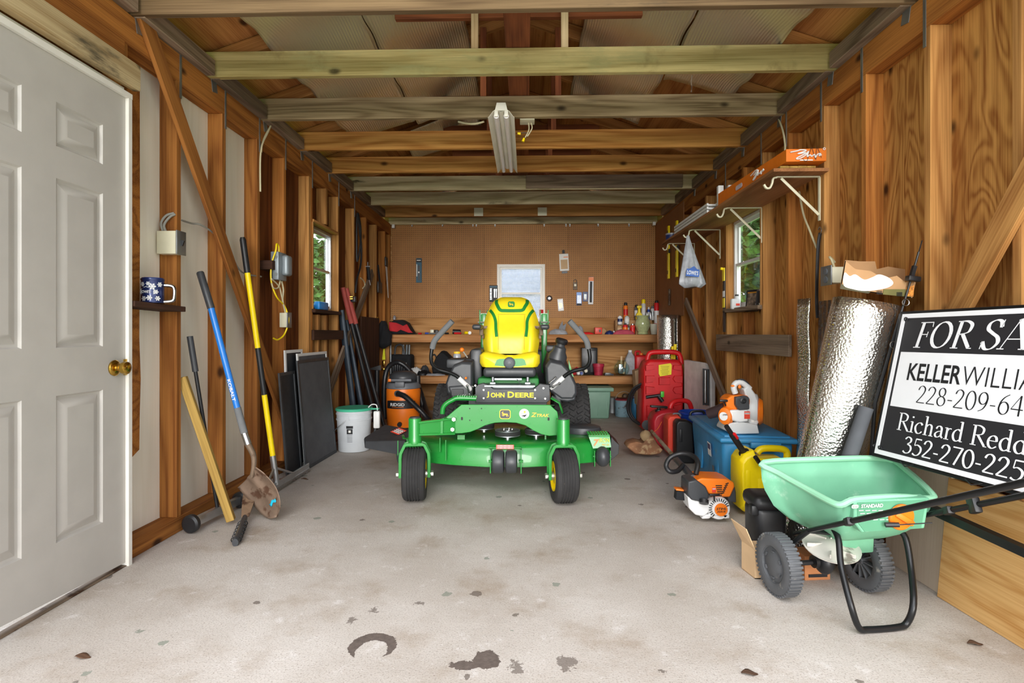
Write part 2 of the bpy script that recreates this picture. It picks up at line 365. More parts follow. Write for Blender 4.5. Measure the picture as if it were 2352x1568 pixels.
M_['foam'] = pm('grey foam grip', '#6d6f70', .9, var=.08, bump=.2, bs=300)
M_['rubber'] = pm('tyre rubber', '#2c2b2b', .85, var=.2, dirt='#85725f', dcov=.66, ds=55, bump=.15)
M_['green'] = pm('green enamel', '#238c37', .3, var=.06, vs=4, coat=.4, dirt='#4f8a3f', dcov=.68, ds=30)
M_['green_dk'] = pm('dark green', '#1c7d30', .5, var=.05)
M_['yellow'] = pm('yellow vinyl', '#f2d822', .38, var=.04, bump=.04, bs=350)
M_['yellow_p'] = pm('yellow plastic', '#fbdc08', .4, var=.05)
M_['yellow_rim'] = pm('yellow rim', '#f0cf10', .35, var=.05)
M_['orange'] = pm('orange plastic', '#ef7a1a', .4, var=.05)
M_['orange_card'] = pm('orange card', '#e2750f', .6, var=.06)
M_['red'] = pm('red plastic', '#cf1d22', .42, var=.1, dirt='#6b1512', dcov=.66, ds=20)
M_['red_case'] = pm('orange red plastic', '#dc4430', .45, var=.06)
M_['red_cloth'] = pm('red cloth', '#c12a30', .9, var=.15, bump=.2)
M_['blue_tote'] = pm('blue tote plastic', '#3a90c2', .45, var=.05, dirt='#5f8ba3', dcov=.62, ds=7)
M_['blue'] = pm('blue plastic', '#1d3f9a', .35, var=.08)
M_['blue_tool'] = pm('blue fibreglass', '#2478cf', .3, var=.04)
M_['hopper'] = pm('mint green plastic', '#74b592', .5, var=.1, vs=6, dirt='#a3cdb2', dcov=.58, ds=9, bump=.05)
M_['tote_green'] = pm('grey green plastic', '#7ba08c', .5, var=.04)
M_['white_pl'] = pm('white plastic', '#e6e6e4', .4, var=.04)
M_['cream'] = pm('cream enamel', '#ded9bd', .4, var=.05, dirt='#a79c78', dcov=.72)
M_['bucket'] = pm('bucket plastic', '#d3d8dc', .45, var=.04)
M_['mint'] = pm('mint lid', '#4cc49a', .45, var=.05)
M_['grey_box'] = pm('grey enamel box', '#8b9499', .4, .3, var=.08, dirt='#b9a98c', dcov=.7)
M_['card'] = pm('cardboard', '#b68d62', .85, var=.08)
M_['card_l'] = pm('pale cardboard', '#cfae86', .85, var=.06)
M_['paper'] = pm('white paper', '#f1efe9', .7, var=.03)
M_['ink'] = pm('black ink', '#17181b', .6, var=.03)
M_['yellow_ink'] = pm('yellow ink', '#f0e02c', .5, var=.02)
M_['cable'] = pm('cream cable', '#cfc5a0', .5, var=.06)
M_['cable_grey'] = pm('grey cable', '#94938a', .5, var=.06)
M_['screen'] = pm('insect screen', '#68696c', .75, .2, var=.1, fine=.5)
M_['frame_dk'] = pm('dark aluminium', '#55585b', .45, .7, var=.1)
M_['glass'] = glass('window glass')
M_['glass_frost'] = glass('dusty window glass', op=.75)
M_['jar'] = glass('jar glass', (.92, .98, .97))
M_['hose'] = pm('black hose', '#1a1b1d', .4, var=.1)
M_['vinyl_dk'] = pm('dark vinyl', '#232529', .5, var=.1)
M_['celadon'] = pm('celadon glaze', '#b4bd8a', .18, var=.12, coat=.6, vs=40)
M_['clear_pl'] = pm('clear plastic', '#c9ccd4', .2, var=.05, trans=.55)
M_['bag'] = pm('white plastic bag', '#b9bcc2', .35, var=.12, trans=.25, vs=30, bump=.2, bs=40)
M_['lightgrey'] = pm('light grey plastic', '#d5d6d4', .45, var=.04)
M_['gold'] = pm('gold ink', '#e8b62c', .4, var=.03)
M_['navy'] = pm('navy blue', '#1f2f66', .4, var=.1)
M_['leaf'] = pm('leaf', '#3f6a2a', .7, var=.45, vs=20)
M_['bark'] = pm('bark', '#5d4a38', .9, var=.3)
def foilmat(name, freq, ax, c='#c9c6b8', rough=.22, nb=40, tint=None):
    s = NT(name); v = s.co((1, 1, 1), False); x = s.n('SeparateXYZ', {0: v}).outputs[ax]
    wv = s.math('SINE', s.math('MULTIPLY', x, freq)); h = s.math('ADD', wv, s.math('MULTIPLY', s.noise(v, nb, 4, .6), 1.2))
    return s.bsdf(col(c), rough, .8, h, .5, .0016)
M_['foil'] = foilmat('foil insulation', 420, 0, '#ece5c8', .36)
def bubblemat():
    s = NT('bubble foil'); v = s.co((1, 1, 1), False)
    vo = s.n('TexVoronoi', {'Vector': v, 'Scale': 105.0}); h = s.math('ADD', s.math('MULTIPLY', vo.outputs['Distance'], 1.0), s.math('MULTIPLY', s.noise(v, 14, 4, .6), .5))
    return s.bsdf(col('#dedcd4'), .2, .95, h, .6, .004)
M_['foil_roll'] = bubblemat()
# ---------------------------------------------------------------- setting
XL, XR, YB, YF = -1.78, 1.69, 7.13, 1.10          # inner stud faces, back wall, open front
SD = .089; ZP0, ZP1 = 2.31, 2.455                 # stud depth, top plate
def floormat():
    s = NT('concrete'); v = s.co((1, 1, 1), False); g = s.n('SeparateXYZ', {0: v})
    a = s.noise(v, 1.4, 5, .6); c = s.mix(s.step(a, .35, .7), col('#b9b0a6'), col('#cdc6be'))
    c = s.mix(s.math('MULTIPLY', s.step(s.noise(v, 3.1, 6, .65), .48, .75), .8), c, col('#a08f7c'))
    c = s.mix(s.math('MULTIPLY', s.step(s.noise(v, 7.5, 5, .7), .58, .72), .5), c, col('#e6e2df'))
    c = s.mix(s.math('MULTIPLY', s.step(s.noise(v, 170, 4, .75), .5, .68), .75), c, col('#85766a'))
    c = s.mix(s.math('MULTIPLY', s.step(s.noise(v, 75, 2, .5), .62, .74), .2), c, col('#efeae6'))
    vo = s.n('TexVoronoi', {'Vector': v, 'Scale': 7.0}); rnd = s.n('SeparateColor', {0: vo.outputs['Color']})
    m = s.math('MULTIPLY', s.math('GREATER_THAN', rnd.outputs[0], .62), s.math('LESS_THAN', s.math('ADD', vo.outputs['Distance'], s.math('MULTIPLY', s.noise(v, 60, 3), .16)), s.math('MULTIPLY_ADD', rnd.outputs[1], .10, .15)))
    c = s.mix(s.math('MULTIPLY', m, .75), c, s.mix(rnd.outputs[2], col('#5d4f46'), col('#828a7c')))
    # oil stains, each with its own outline
    nz = s.math('MULTIPLY', s.math('SUBTRACT', s.noise(v, 38, 4, .7), .5), .05)
    def ell(x, y, rx, ry, k=1.0):
        dx = s.math('DIVIDE', s.math('SUBTRACT', g.outputs[0], x), rx); dy = s.math('DIVIDE', s.math('SUBTRACT', g.outputs[1], y), ry)
        r = s.math('SQRT', s.math('ADD', s.math('MULTIPLY', dx, dx), s.math('MULTIPLY', dy, dy)))
        return s.math('ADD', r, s.math('MULTIPLY', nz, k / min(rx, ry)))
    ring = s.math('MULTIPLY', s.math('LESS_THAN', ell(-.50, 1.765, .078, .075, .5), 1), s.math('GREATER_THAN', ell(-.497, 1.735, .05, .062, .5), 1))
    st = ring
    for e in ((-.125, 1.70, .042, .05), (-.185, 1.668, .05, .022), (-.10, 1.68, .02, .02)): st = s.math('MAXIMUM', st, s.math('LESS_THAN', ell(*e), 1))
    c = s.mix(st, c, s.mix(s.noise(v, 60, 3), col('#4a403a'), col('#776a62')))
    sp_ = None
    for e in ((.125, 1.69, .032, .035), (-.62, 1.92, .014, .016), (-.40, 2.05, .014, .01), (-.03, 1.66, .02, .03), (-.56, 1.99, .012, .016)):
        q = s.math('LESS_THAN', ell(*e, 2.0), 1); sp_ = q if sp_ is None else s.math('MAXIMUM', sp_, q)
    c = s.mix(s.math('MULTIPLY', sp_, .7), c, col('#5e5148'))
    return s.bsdf(c, .75, 0, s.math('ADD', s.noise(v, 160, 4, .7), s.noise(v, 30, 4)), .35, .004)
m = MB(); m.box((0, (YB + .2 + YF - .4) / 2, -.06), (3.95, YB + .2 - YF + .4, .12))
m.build('floor', floormat(), kind='structure', smooth=0)
def dirtmat():
    s = NT('ground'); v = s.co((1, 1, 1), False)
    return s.bsdf(s.mix(s.step(s.noise(v, 2, 6, .7), .4, .6), col('#f2eee6'), col('#e2dccf')), .95)
def grassmat():
    s = NT('lawn'); v = s.co((1, 1, 1), False)
    return s.bsdf(s.mix(s.step(s.noise(v, 3, 6, .7), .4, .6), col('#6f9a45'), col('#4c7a30')), .95)
MB().box((0, -3.2, -.1), (7, 7.75, .14)).build('ground_drive', dirtmat(), kind='structure', smooth=0)
MB().box((0, 6, -.33), (70, 60, .3)).build('ground_lawn', grassmat(), kind='structure', smooth=0)

def pegmat():
    s = NT('pegboard'); v = s.co((1, 1, 1), False, 'Object'); q = s.n('SeparateXYZ', {0: v})
    f = lambda i: s.math('SUBTRACT', s.math('FRACT', s.math('DIVIDE', q.outputs[i], .0254)), .5)
    x, z, y = f(0), f(2), f(1); sm = lambda a: s.math('MULTIPLY', a, a)
    dot = s.math('LESS_THAN', s.math('ADD', sm(x), sm(z)), .032)
    b = s.mix(s.step(s.noise(v, 2.2, 5, .6), .3, .7), col('#a06a30'), col('#b37d3f'))
    b = s.mix(s.math('MULTIPLY', s.step(s.noise(v, 60, 3), .5, .8), .25), b, col('#7d5228'))
    return s.bsdf(s.mix(dot, b, col('#2d1b0c')), .6)
M_['peg'] = pegmat()
M_['hardboard'] = pm('hardboard', '#936038', .65, var=.1, vs=4)

def wall_with_hole(m, x, y0, y1, z0, z1, t, hole):
    (a, b, c, d) = hole
    for (p, q, r, s_) in ((y0, a, z0, z1), (b, y1, z0, z1), (a, b, z0, c), (a, b, d, z1)):
        if q > p and s_ > r: m.box((x, (p + q) / 2, (r + s_) / 2), (t, q - p, s_ - r))
LW = (4.50, 5.10, 1.22, 1.95); RW = (3.96, 4.62, 1.22, 1.95); BW = (-.37, .24, 1.17, 1.915)
# left wall
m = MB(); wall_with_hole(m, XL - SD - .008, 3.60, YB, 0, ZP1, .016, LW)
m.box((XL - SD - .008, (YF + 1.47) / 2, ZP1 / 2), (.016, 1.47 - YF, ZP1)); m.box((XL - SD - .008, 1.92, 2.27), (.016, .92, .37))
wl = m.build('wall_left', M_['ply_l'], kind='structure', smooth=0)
MB().box((XL - SD - .008, 2.985, ZP1 / 2), (.016, 1.23, ZP1)).build('siding_panel', M_['white_siding'], wl, label='white painted siding between studs', smooth=0)
pts = [(2.39, .42), (2.46, .40), (2.52, .43), (2.575, .46), (2.578, .62), (2.585, .8), (2.575, 1.0), (2.58, 1.5), (2.578, 2.31), (2.39, 2.31)]
MB().prism(pts, .006, axes((XL - SD + .004, 0, 0), (0, 1, 0), (0, 0, 1))).build('veneer_strip', M_['plate'], wl, smooth=0)
def stud(wall, x, yf, w=.038, z0=.08, z1=ZP0, mat='stud', d=SD):
    return board('stud', (x, yf - w / 2, z0), (x, yf - w / 2, z1), d, w, M_[mat], wall, up=(1, 0, 0))
for yf, mt in ((1.47, 'stud'), (2.39, 'stud'), (2.766, 'stud'), (3.186, 'stud'), (3.60, 'stud'), (3.996, 'stud'), (4.459, 'stud_light'), (4.50, 'stud'),
               (5.14, 'stud_light'), (5.62, 'stud_light'), (6.05, 'stud'), (6.465, 'stud_light'), (6.87, 'stud'), (7.11, 'stud')):
    stud(wl, XL - SD / 2, yf, mat=mt)
stud(wl, XL - SD / 2, 4.84, z1=1.18, mat='stud_light'); stud(wl, XL - SD / 2, 4.84, z0=1.99, mat='stud_light')
stud(wl, XL - SD / 2, 4.66, z1=1.18, mat='stud_light')
board('bottom_plate', (XL - SD / 2, 2.35, .04), (XL - SD / 2, YB, .04), SD, .08, M_['plate'], wl, up=(1, 0, 0))
board('top_plate', (XL - SD / 2, YF, (ZP0 + ZP1) / 2), (XL - SD / 2, YB, (ZP0 + ZP1) / 2), ZP1 - ZP0, SD, M_['plate'], wl)
board('header', (XL - .02, YF, 2.255), (XL - .02, 2.36, 2.255), .11, .06, M_['plate'], wl)
board('blocking', (XL + .012, 4.47, 1.005), (XL + .012, 5.2, 1.005), .085, .022, M_['brown_dark'], wl)
# right wall
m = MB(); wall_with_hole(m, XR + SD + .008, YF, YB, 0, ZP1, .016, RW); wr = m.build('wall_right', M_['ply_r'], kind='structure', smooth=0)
for yf, mt in ((1.14, 'stud_light'), (1.53, 'stud_light'), (1.937, 'stud_light'), (2.356, 'stud_light'), (2.788, 'stud'), (3.166, 'stud_light'), (3.584, 'stud'), (3.96, 'stud_light'),
               (4.66, 'stud_light'), (4.70, 'stud'), (5.186, 'stud_light'), (5.606, 'stud'), (6.0, 'stud'), (7.11, 'stud')):
    stud(wr, XR + SD / 2, yf, mat=mt, z1=ZP0)
stud(wr, XR + SD / 2, 4.31, z1=1.18); stud(wr, XR + SD / 2, 4.31, z0=1.99)
board('bottom_plate', (XR + SD / 2, YF, .04), (XR + SD / 2, YB, .04), SD, .08, M_['plate'], wr, up=(1, 0, 0))
board('top_plate', (XR + SD / 2, YF, (ZP0 + ZP1) / 2), (XR + SD / 2, YB, (ZP0 + ZP1) / 2), ZP1 - ZP0, SD, M_['plate'], wr)
MB().box((XR - .004, 6.49, 1.82), (.006, 1.27, 1.22)).build('pegboard', M_['hardboard'], wr, smooth=0, label='dark hardboard panel at the back end')
# back wall
m = MB()
for (a, b, c, d) in ((-1.87, BW[0], 0, 2.56), (BW[1], 1.78, 0, 2.56), (BW[0], BW[1], 0, BW[2]), (BW[0], BW[1], BW[3], 2.56)):
    m.box(((a + b) / 2, YB + .04, (c + d) / 2), (b - a, .02, d - c))
m.prism([(-1.87, 2.56), (1.78, 2.56), (-.045, 3.2)], .02, axes((0, YB + .04, 0), (1, 0, 0), (0, 0, 1)))
wb = m.build('wall_back', M_['ply_back'], kind='structure', smooth=0)
def peg(x0, x1, z0, z1, mat='peg'):
    MB().box(((x0 + x1) / 2, YB + .024, (z0 + z1) / 2), (x1 - x0, .006, z1 - z0)).build('pegboard', M_[mat], wb, smooth=0)
peg(-1.772, -.555, 1.225, 2.445); peg(-.552, BW[0], 1.225, 2.445); peg(BW[0], .552, BW[3], 2.445); peg(BW[1], .552, 1.225, BW[3] - .001); peg(.556, XR, 1.225, 2.445)
board('top_plate', (-1.8, YB - .01, 2.49), (1.7, YB - .01, 2.49), .09, .05, M_['joist_e'], wb)
# windows: frame, sill, panes
def window(name, M, w, h, glassm, framem, deep=.05):
    """local x along the width, y up, z into the room; origin at the lower left corner of the opening"""
    o = thing(name, None, None, rot=M, kind='structure')
    f = MB(M); t = .028
    for (x0, x1, y0, y1) in ((0, w, 0, t), (0, w, h - t, h), (0, t, t, h - t), (w - t, w, t, h - t)): f.box(((x0 + x1) / 2, (y0 + y1) / 2, 0), (x1 - x0, y1 - y0, deep), r=.003, seg=1)
    f.build('window_frame', framem, o, smooth=0)
    f = MB(M); s = .022
    for (y0, y1, z) in ((t, h / 2 + .012, .01), (h / 2 - .012, h - t, -.008)):
        for (a, b, c, d) in ((t, w - t, y0, y0 + s), (t, w - t, y1 - s, y1), (t, t + s, y0 + s, y1 - s), (w - t - s, w - t, y0 + s, y1 - s)): f.box(((a + b) / 2, (c + d) / 2, z), (b - a, d - c, .016))
    f.build('window_sash', framem, o, smooth=0)
    f = MB(M); f.box((w / 2, h * .27, .01), (w - .07, h * .46, .003)); f.build('pane', glassm, o, smooth=0)
    f = MB(M); f.box((w / 2, h * .73, -.008), (w - .07, h * .46, .003)); f.build('pane', glassm, o, smooth=0)
    return o
w1 = window('window_1', axes((XL - SD + .01, LW[0], LW[2]), (0, 1, 0), (0, 0, 1)), LW[1] - LW[0], LW[3] - LW[2], M_['glass'], M_['alu'])
w2 = window('window_2', axes((XR + SD - .01, RW[1], RW[2]), (0, -1, 0), (0, 0, 1)), RW[1] - RW[0], RW[3] - RW[2], M_['glass'], M_['white_pl'])
w3 = window('window_3', axes((BW[0], YB + .03, BW[2]), (1, 0, 0), (0, 0, 1)), BW[1] - BW[0], BW[3] - BW[2], M_['glass_frost'], M_['white_paint'])
for o, x, (a, b, c, d), sg in ((w1, XL, LW, -1), (w2, XR, RW, 1)):
    xm = x + sg * (SD / 2 - .004); dd = SD + .01
    board('window_sill', (xm - sg * .012, a - .02, c - .012), (xm - sg * .012, b + .02, c - .012), dd + .02, .03, M_['brown_dark'] if sg < 0 else M_['grey_wood'], o, up=(1, 0, 0))
    board('window_jamb', (xm, a, d + .012), (xm, b, d + .012), dd, .024, M_['stud_light'], o, up=(1, 0, 0))
    for y in (a - .008, b + .008): board('window_jamb', (xm, y, c), (xm, y, d), dd, .016, M_['stud_light'], o, up=(1, 0, 0))
m = MB()
for (a, b, c, d) in ((BW[0] - .009, BW[0], BW[2], BW[3] + .009), (BW[1], BW[1] + .009, BW[2], BW[3] + .009), (BW[0], BW[1], BW[3], BW[3] + .009)): m.box(((a + b) / 2, YB + .015, (c + d) / 2), (b - a, .014, d - c))
m.build('window_trim', M_['white_paint'], w3, smooth=0)

# roof
XRG, SL, RB = -.045, .34, 2.535                     # ridge, pitch, rafter underside at the wall
def rz(x): return RB + SL * ((x - XL) if x < XRG else (XR - x))
m = MB()
for sg in (-1, 1):
    xo = XRG + sg * 2.25; zt = RB + .1 + SL * 1.735; zo = zt - SL * 2.25
    m.faces([(XRG, YF - .3, zt), (XRG, YB + .35, zt), (xo, YB + .35, zo), (xo, YF - .3, zo), (XRG, YF - .3, zt + .02), (XRG, YB + .35, zt + .02), (xo, YB + .35, zo + .02), (xo, YF - .3, zo + .02)],
            [(0, 1, 2, 3), (7, 6, 5, 4), (0, 3, 7, 4), (1, 5, 6, 2), (2, 6, 7, 3), (0, 4, 5, 1)])
ceil = m.build('ceiling', M_['ply_roof'], kind='structure', smooth=0)
JY = [1.19, 1.80, 2.41, 3.01, 3.62, 4.23, 4.84, 5.45, 6.06, 6.68]
for y in JY:
    for sg in (-1, 1):
        x0 = XL - .3 if sg < 0 else XR + .3; z0 = RB + .046 - SL * .3; z1 = RB + .046 + SL * 1.735
        board('rafter', (x0, y + .062, z0), (XRG, y + .062, z1), .088, .036, M_['rafter'], ceil)
    board('collar_tie', (-.75, y + .10, 2.86), (.66, y + .10, 2.86), .088, .036, M_['red_brown'], ceil)
    for x in (-.285, .215): board('web_post', (x, y + .022, 2.6), (x, y + .022, rz(x) + .02), .04, .03, M_['weathered' if y < 3.1 else 'red_brown'], ceil, up=(1, 0, 0))
board('ridge_board', (XRG, YF, 3.13), (XRG, YB, 3.13), .14, .038, M_['red_brown'], ceil)
board('catwalk_plank', (-.045, YF, 2.617), (-.045, YB, 2.617), .028, .135, M_['red_brown'], ceil)
for i in range(1, len(JY) - 1):
    for sg in (-1, 1):
        x = (XL + .008) if sg < 0 else (XR - .008)
        board('blocking', (x, JY[i] + .02, 2.497), (x, JY[i + 1] - .02, 2.497), .085, .082, M_['grey_wood'], ceil)
# joists
JN = [('joist_a', 'unseen'), ('joist_a', 'unseen'), ('joist_a', 'dark brown ceiling joist crossing at the very top of the photo'),
      ('joist_b', 'mouldy greenish yellow ceiling joist, widest in view, with blackened right end'),
      ('joist_c', 'greyish brown ceiling joist carrying the near end of the fluorescent light'),
      ('joist_d', 'orange ceiling joist crossing behind the middle of the fluorescent light'),
      ('joist_d', 'orange ceiling joist with nail heads at the far end of the fluorescent light'),
      ('joist_e', 'pale bleached ceiling joist with a spliced grey right half'),
      ('joist_e', 'black mouldy ceiling joist just behind the spliced one'),
      ('stud_light', 'brown ceiling joist nearest the back wall with two small white plates')]
for y, (mt, lb) in zip(JY, JN):
    if lb == 'unseen': continue
    board('ceiling_joist', (XL - .07, y + .019, 2.529), (XR + .07, y + .019, 2.529), .142, .036, M_[mt], None, label=lb, cat='joist', group='ceiling joists')
j = [o for o in bpy.data.objects if o.name.startswith('ceiling_joist')]
board('splice_board', (.0, 5.43, 2.529), (1.55, 5.43, 2.529), .13, .02, M_['grey_wood'], j[5])
for x in (-.58, .20): MB().box((x, 6.655, 2.505), (.11, .004, .1)).build('mending_plate', M_['cream'], j[7], smooth=0)
# foil sheets under the rafters
def foil_sheet(x0, x1, y0, y1, label):
    def f(a, b):
        x = x0 + (x1 - x0) * a; y = y0 + (y1 - y0) * b; k = ((y - JY[2]) / .61) % 1.0
        e = min(a, 1 - a) * 2
        return (x, y, rz(x) - .006 - .028 * math.sin(PI * k) ** 2 * min(1, e * 5 + .3) - .006 * math.sin(9 * x + 5 * y) - .012 * (1 - min(1, e * 6)) * (1 + math.sin(17 * y)))
    mb = MB(); mb.grid(f, 20, int((y1 - y0) * 20))
    c = Vector(((x0 + x1) / 2, (y0 + y1) / 2, rz((x0 + x1) / 2)))
    single(mb, 'insulation_sheet', M_['foil'], label, 'insulation', c, 'foil sheets stapled under the roof', solid=.004)
foil_sheet(-1.44, -.92, 1.2, 4.5, 'silver foil insulation sheet on left roof slope, outer strip')
foil_sheet(-.915, -.38, 1.2, 4.6, 'silver foil insulation sheet on left roof slope, strip beside the ridge')
foil_sheet(.36, .93, 1.2, 4.55, 'silver foil insulation sheet on right roof slope, strip beside the ridge')
foil_sheet(.94, 1.40, 1.2, 3.75, 'silver foil insulation sheet on right roof slope, outer strip')
foil_sheet(-1.1, -.42, 4.7, 5.4, 'crumpled silver foil piece sagging between the far joists')
# front gable end, behind the camera's view: plates only
# diagonal braces
def brace(a, b, mat, label, w=.09, t=.022, up=(0, 1, 0)):
    board('wall_brace', a, b, w, t, M_[mat], None, up=up, label=label, cat='brace', group='diagonal wall braces')
brace((XL + .013, 2.46, 2.50), (XL + .013, 4.16, .08), 'stud', 'diagonal wooden brace across white panels on left wall')
brace((XL + .013, 6.22, 1.72), (XL + .013, 4.60, .28), 'grey_wood', 'greyish diagonal brace on left wall behind post hole digger')
brace((XR - .013, 1.18, 2.52), (XR - .013, 2.85, .1), 'stud_light', 'diagonal wooden brace on right wall above the for sale sign', .10)
brace((XR - .03, 5.70, 1.36), (XR - .03, 4.50, .40), 'grey_wood', 'greyish diagonal brace on right wall behind the white panel', .075)
board('wall_rail', (XR - .012, 3.5, .94), (XR - .012, 4.82, .94), .14, .022, M_['grey_wood'], None, label='short horizontal board nailed under the right window', cat='board')
# door on the left
XD = -1.755
d0 = thing('door_1', None, None, (XD, 1.92, 0), kind='structure')
m = MB()
Y0, Y1 = 1.50, 2.34
cols = [1.625, 1.85, 1.989, 2.214]; rows = [.235, .786, .965, 1.60, 1.72, 1.885]
zb = lambda y: .016 + (2.34 - y) * .04; zt = 2.05
ys = [Y0] + cols + [Y1]; zs = [None] + rows + [zt]
P = lambda y, z, x=0: (XD + x, y, zb(y) if z is None else z)
for i in range(5):
    for k in range(7):
        a, b, c, d = ys[i], ys[i + 1], zs[k], zs[k + 1]
        if i in (1, 3) and k in (1, 3, 5):
            rings = []
            for ins, x in ((0, 0), (.006, -.009), (.016, -.011), (.045, .0), (.05, .001)):
                rings.append([P(a + ins, c + ins, x), P(b - ins, c + ins, x), P(b - ins, d - ins, x), P(a + ins, d - ins, x)])
            m.loft(rings, cap=False); m.faces(rings[-1], [(0, 1, 2, 3)])
        else: m.faces([P(a, c), P(b, c), P(b, d), P(a, d)], [(0, 1, 2, 3)])
m.faces([P(Y0, None), P(Y1, None), P(Y1, zt), P(Y0, zt), P(Y0, None, -.04), P(Y1, None, -.04), P(Y1, zt, -.04), P(Y0, zt, -.04)], [(4, 5, 6, 7), (0, 1, 5, 4), (1, 2, 6, 5), (2, 3, 7, 6), (3, 0, 4, 7)])
m.build('door_leaf', M_['door'], d0, smooth=20)
m = MB(); m.box((XD - .01, 2.352, 1.025), (.05, .02, 2.05)); m.box((XD - .01, 1.92, 2.0625), (.052, .886, .023)); m.box((XD - .01, 1.49, 1.025), (.05, .02, 2.05)); m.box((XD - .02, 1.9, 2.085), (.03, .88, .02))
m.build('door_jamb', M_['white_paint'], d0, smooth=0)
m = MB(); c = Vector((XD, 2.275, .872))
m.lathe([(.033, 0), (.034, .006), (.028, .012), (.013, .014), (.012, .03), (.022, .034), (.027, .045), (.026, .058), (.018, .064), (.006, .065)], c, (1, 0, 0)); m.build('door_handle', M_['brass'], d0)
MB().box((XD - .012, 2.335, .872), (.04, .012, .07)).build('latch_plate', M_['brass'], d0, smooth=0)
# rotted threshold
m = MB()
m.grid(lambda a, b: (XD - .03 + .036 * b, 1.51 + .83 * a, .002 + .004 * (1 - b)), 20, 2); m.build('threshold', M_['rust'], d0, solid=.003)
board('trim_1', (XL + .045, 1.2, 2.153), (XL + .045, 2.385, 2.153), .112, .035, M_['weathered'], kind='structure')
# ledge for the pail
board('wall_ledge', (XL - .02, 2.37, 1.152), (XL - .02, 2.735, 1.142), .13, .026, M_['brown_dark'], up=(1, 0, 0), label='small rough wooden ledge holding the snowflake pail', cat='shelf')

for wall, x, sg, ys in ((wl, XL, 1, (2.766, 3.186, 3.60, 3.996, 4.50, 5.14, 5.62)), (wr, XR, -1, (1.937, 2.356, 2.788, 3.166, 3.584, 3.96, 4.66))):
    for y in ys: MB().box((x + sg * .0015, y - .006, 2.36), (.003, .016, .26)).build('metal_strap', M_['galv'], wall, smooth=0)
    for y in JY[2:8]:
        MB().box((x + sg * .002, y + .05, 2.44), (.003, .05, .09), (R(12), 0, 0)).build('truss_plate', M_['galv'], wall, smooth=0)
# ---------------------------------------------------------------- riding mower
MX, MY = -.131, 3.28
mw = thing('riding_mower', 'green and yellow zero-turn riding mower parked facing out in the middle', 'mower', (MX, MY, 0))
def deer(M, h, mat, parent):
    P = [(0, 52), (6, 58), (16, 60), (22, 66), (30, 64), (42, 60), (58, 58), (72, 60), (80, 56), (84, 48), (82, 42), (88, 32), (98, 24), (94, 20), (82, 28), (74, 38), (70, 30), (76, 16), (72, 12), (64, 26), (58, 40), (44, 40), (36, 32), (24, 26), (8, 30), (6, 34), (22, 32), (28, 40), (20, 40), (12, 32), (2, 38), (4, 42), (12, 38), (20, 48), (16, 54), (12, 50)]
    H = [(16, 56), (10, 62), (2, 70), (-2, 74), (4, 78), (10, 76), (12, 84), (20, 92), (18, 84), (26, 88), (18, 76), (22, 70), (26, 62)]
    k = h / 90
    for q in (P, H): MB().prism([((p[0] - 46) * k, (p[1] - 50) * k) for p in q], .0006, M).build('emblem', mat, parent, smooth=0)
def rrect(w, h, r, n=5):
    out = []
    for cx, cy, a0 in ((w / 2 - r, h / 2 - r, 0), (-w / 2 + r, h / 2 - r, 90), (-w / 2 + r, -h / 2 + r, 180), (w / 2 - r, -h / 2 + r, 270)):
        out += [(cx + r * math.cos(R(a0 + 90 * i / n)), cy + r * math.sin(R(a0 + 90 * i / n))) for i in range(n + 1)]
    return out
# --- casters
def caster(c, yaw, name_side):
    M = Matrix.Translation(c) @ Matrix.Rotation(R(yaw), 4, 'Z')
    tw, rr = .070, .162
    prof = [(.088, -tw * .86)]
    prof += [(.115, -tw), (.14, -tw * .98), (.153, -tw * .86), (.159, -tw * .68)]
    for g in (-.46, -.23, 0, .23, .46): prof += [(.1615, tw * (g - .085)), (.1555, tw * (g - .045)), (.1555, tw * (g + .045)), (.1615, tw * (g + .085))]
    prof += [(.159, tw * .68), (.153, tw * .86), (.14, tw * .98), (.115, tw), (.088, tw * .86)]
    t = MB(M); t.lathe(prof, (0, 0, 0), (1, 0, 0), 40, cap=False); wh = t.build('caster_wheel', M_['rubber'], mw, smooth=30)
    r = MB(M)
    r.lathe([(.02, -.058), (.045, -.058), (.05, -.035), (.078, -.03), (.084, -.064), (.09, -.066), (.09, .066), (.084, .064), (.078, .03), (.05, .035), (.045, .058), (.02, .058)], (0, 0, 0), (1, 0, 0), 32); r.build('rim', M_['yellow_rim'], wh)
    a = MB(M); a.cyl((-.112, 0, 0), (.112, 0, 0), .011, n=10)
    for s in (-1, 1): a.cyl((s * .098, 0, 0), (s * .112, 0, 0), .018, n=6); a.cyl((s * .06, 0, 0), (s * .088, 0, 0), .026, n=14)
    a.build('axle', M_['zinc'], wh)
    return M
def fork(M, top):
    f = MB(M); pts = [(-.086, 0, -.018), (-.086, 0, .10), (-.083, .0, .13), (-.060, 0, .178), (-.046, 0, .184), (.046, 0, .184), (.060, 0, .178), (.083, 0, .13), (.086, 0, .10), (.086, 0, -.018)]
    # a bent strap: rectangular section swept along the path, with a raised lip on each edge
    def sweep(w, th, dy):
        rings = []
        for i, p in enumerate(pts):
            a = Vector(pts[max(i - 1, 0)]); b = Vector(pts[min(i + 1, len(pts) - 1)]); t = (b - a).normalized(); n_ = Vector((t.z, 0, -t.x)); p = Vector(p)
            rings.append([p + n_ * th / 2 + Vector((0, dy - w / 2, 0)), p + n_ * th / 2 + Vector((0, dy + w / 2, 0)), p - n_ * th / 2 + Vector((0, dy + w / 2, 0)), p - n_ * th / 2 + Vector((0, dy - w / 2, 0))])
        f.loft(rings)
    sweep(.062, .006, 0); sweep(.006, .018, -.031); sweep(.006, .018, .031)
    return f.build('caster_fork', M_['green'], mw, bevel=.0015)
PL, PR = at(953, 990, 3.31), at(1294, 990, 3.29)
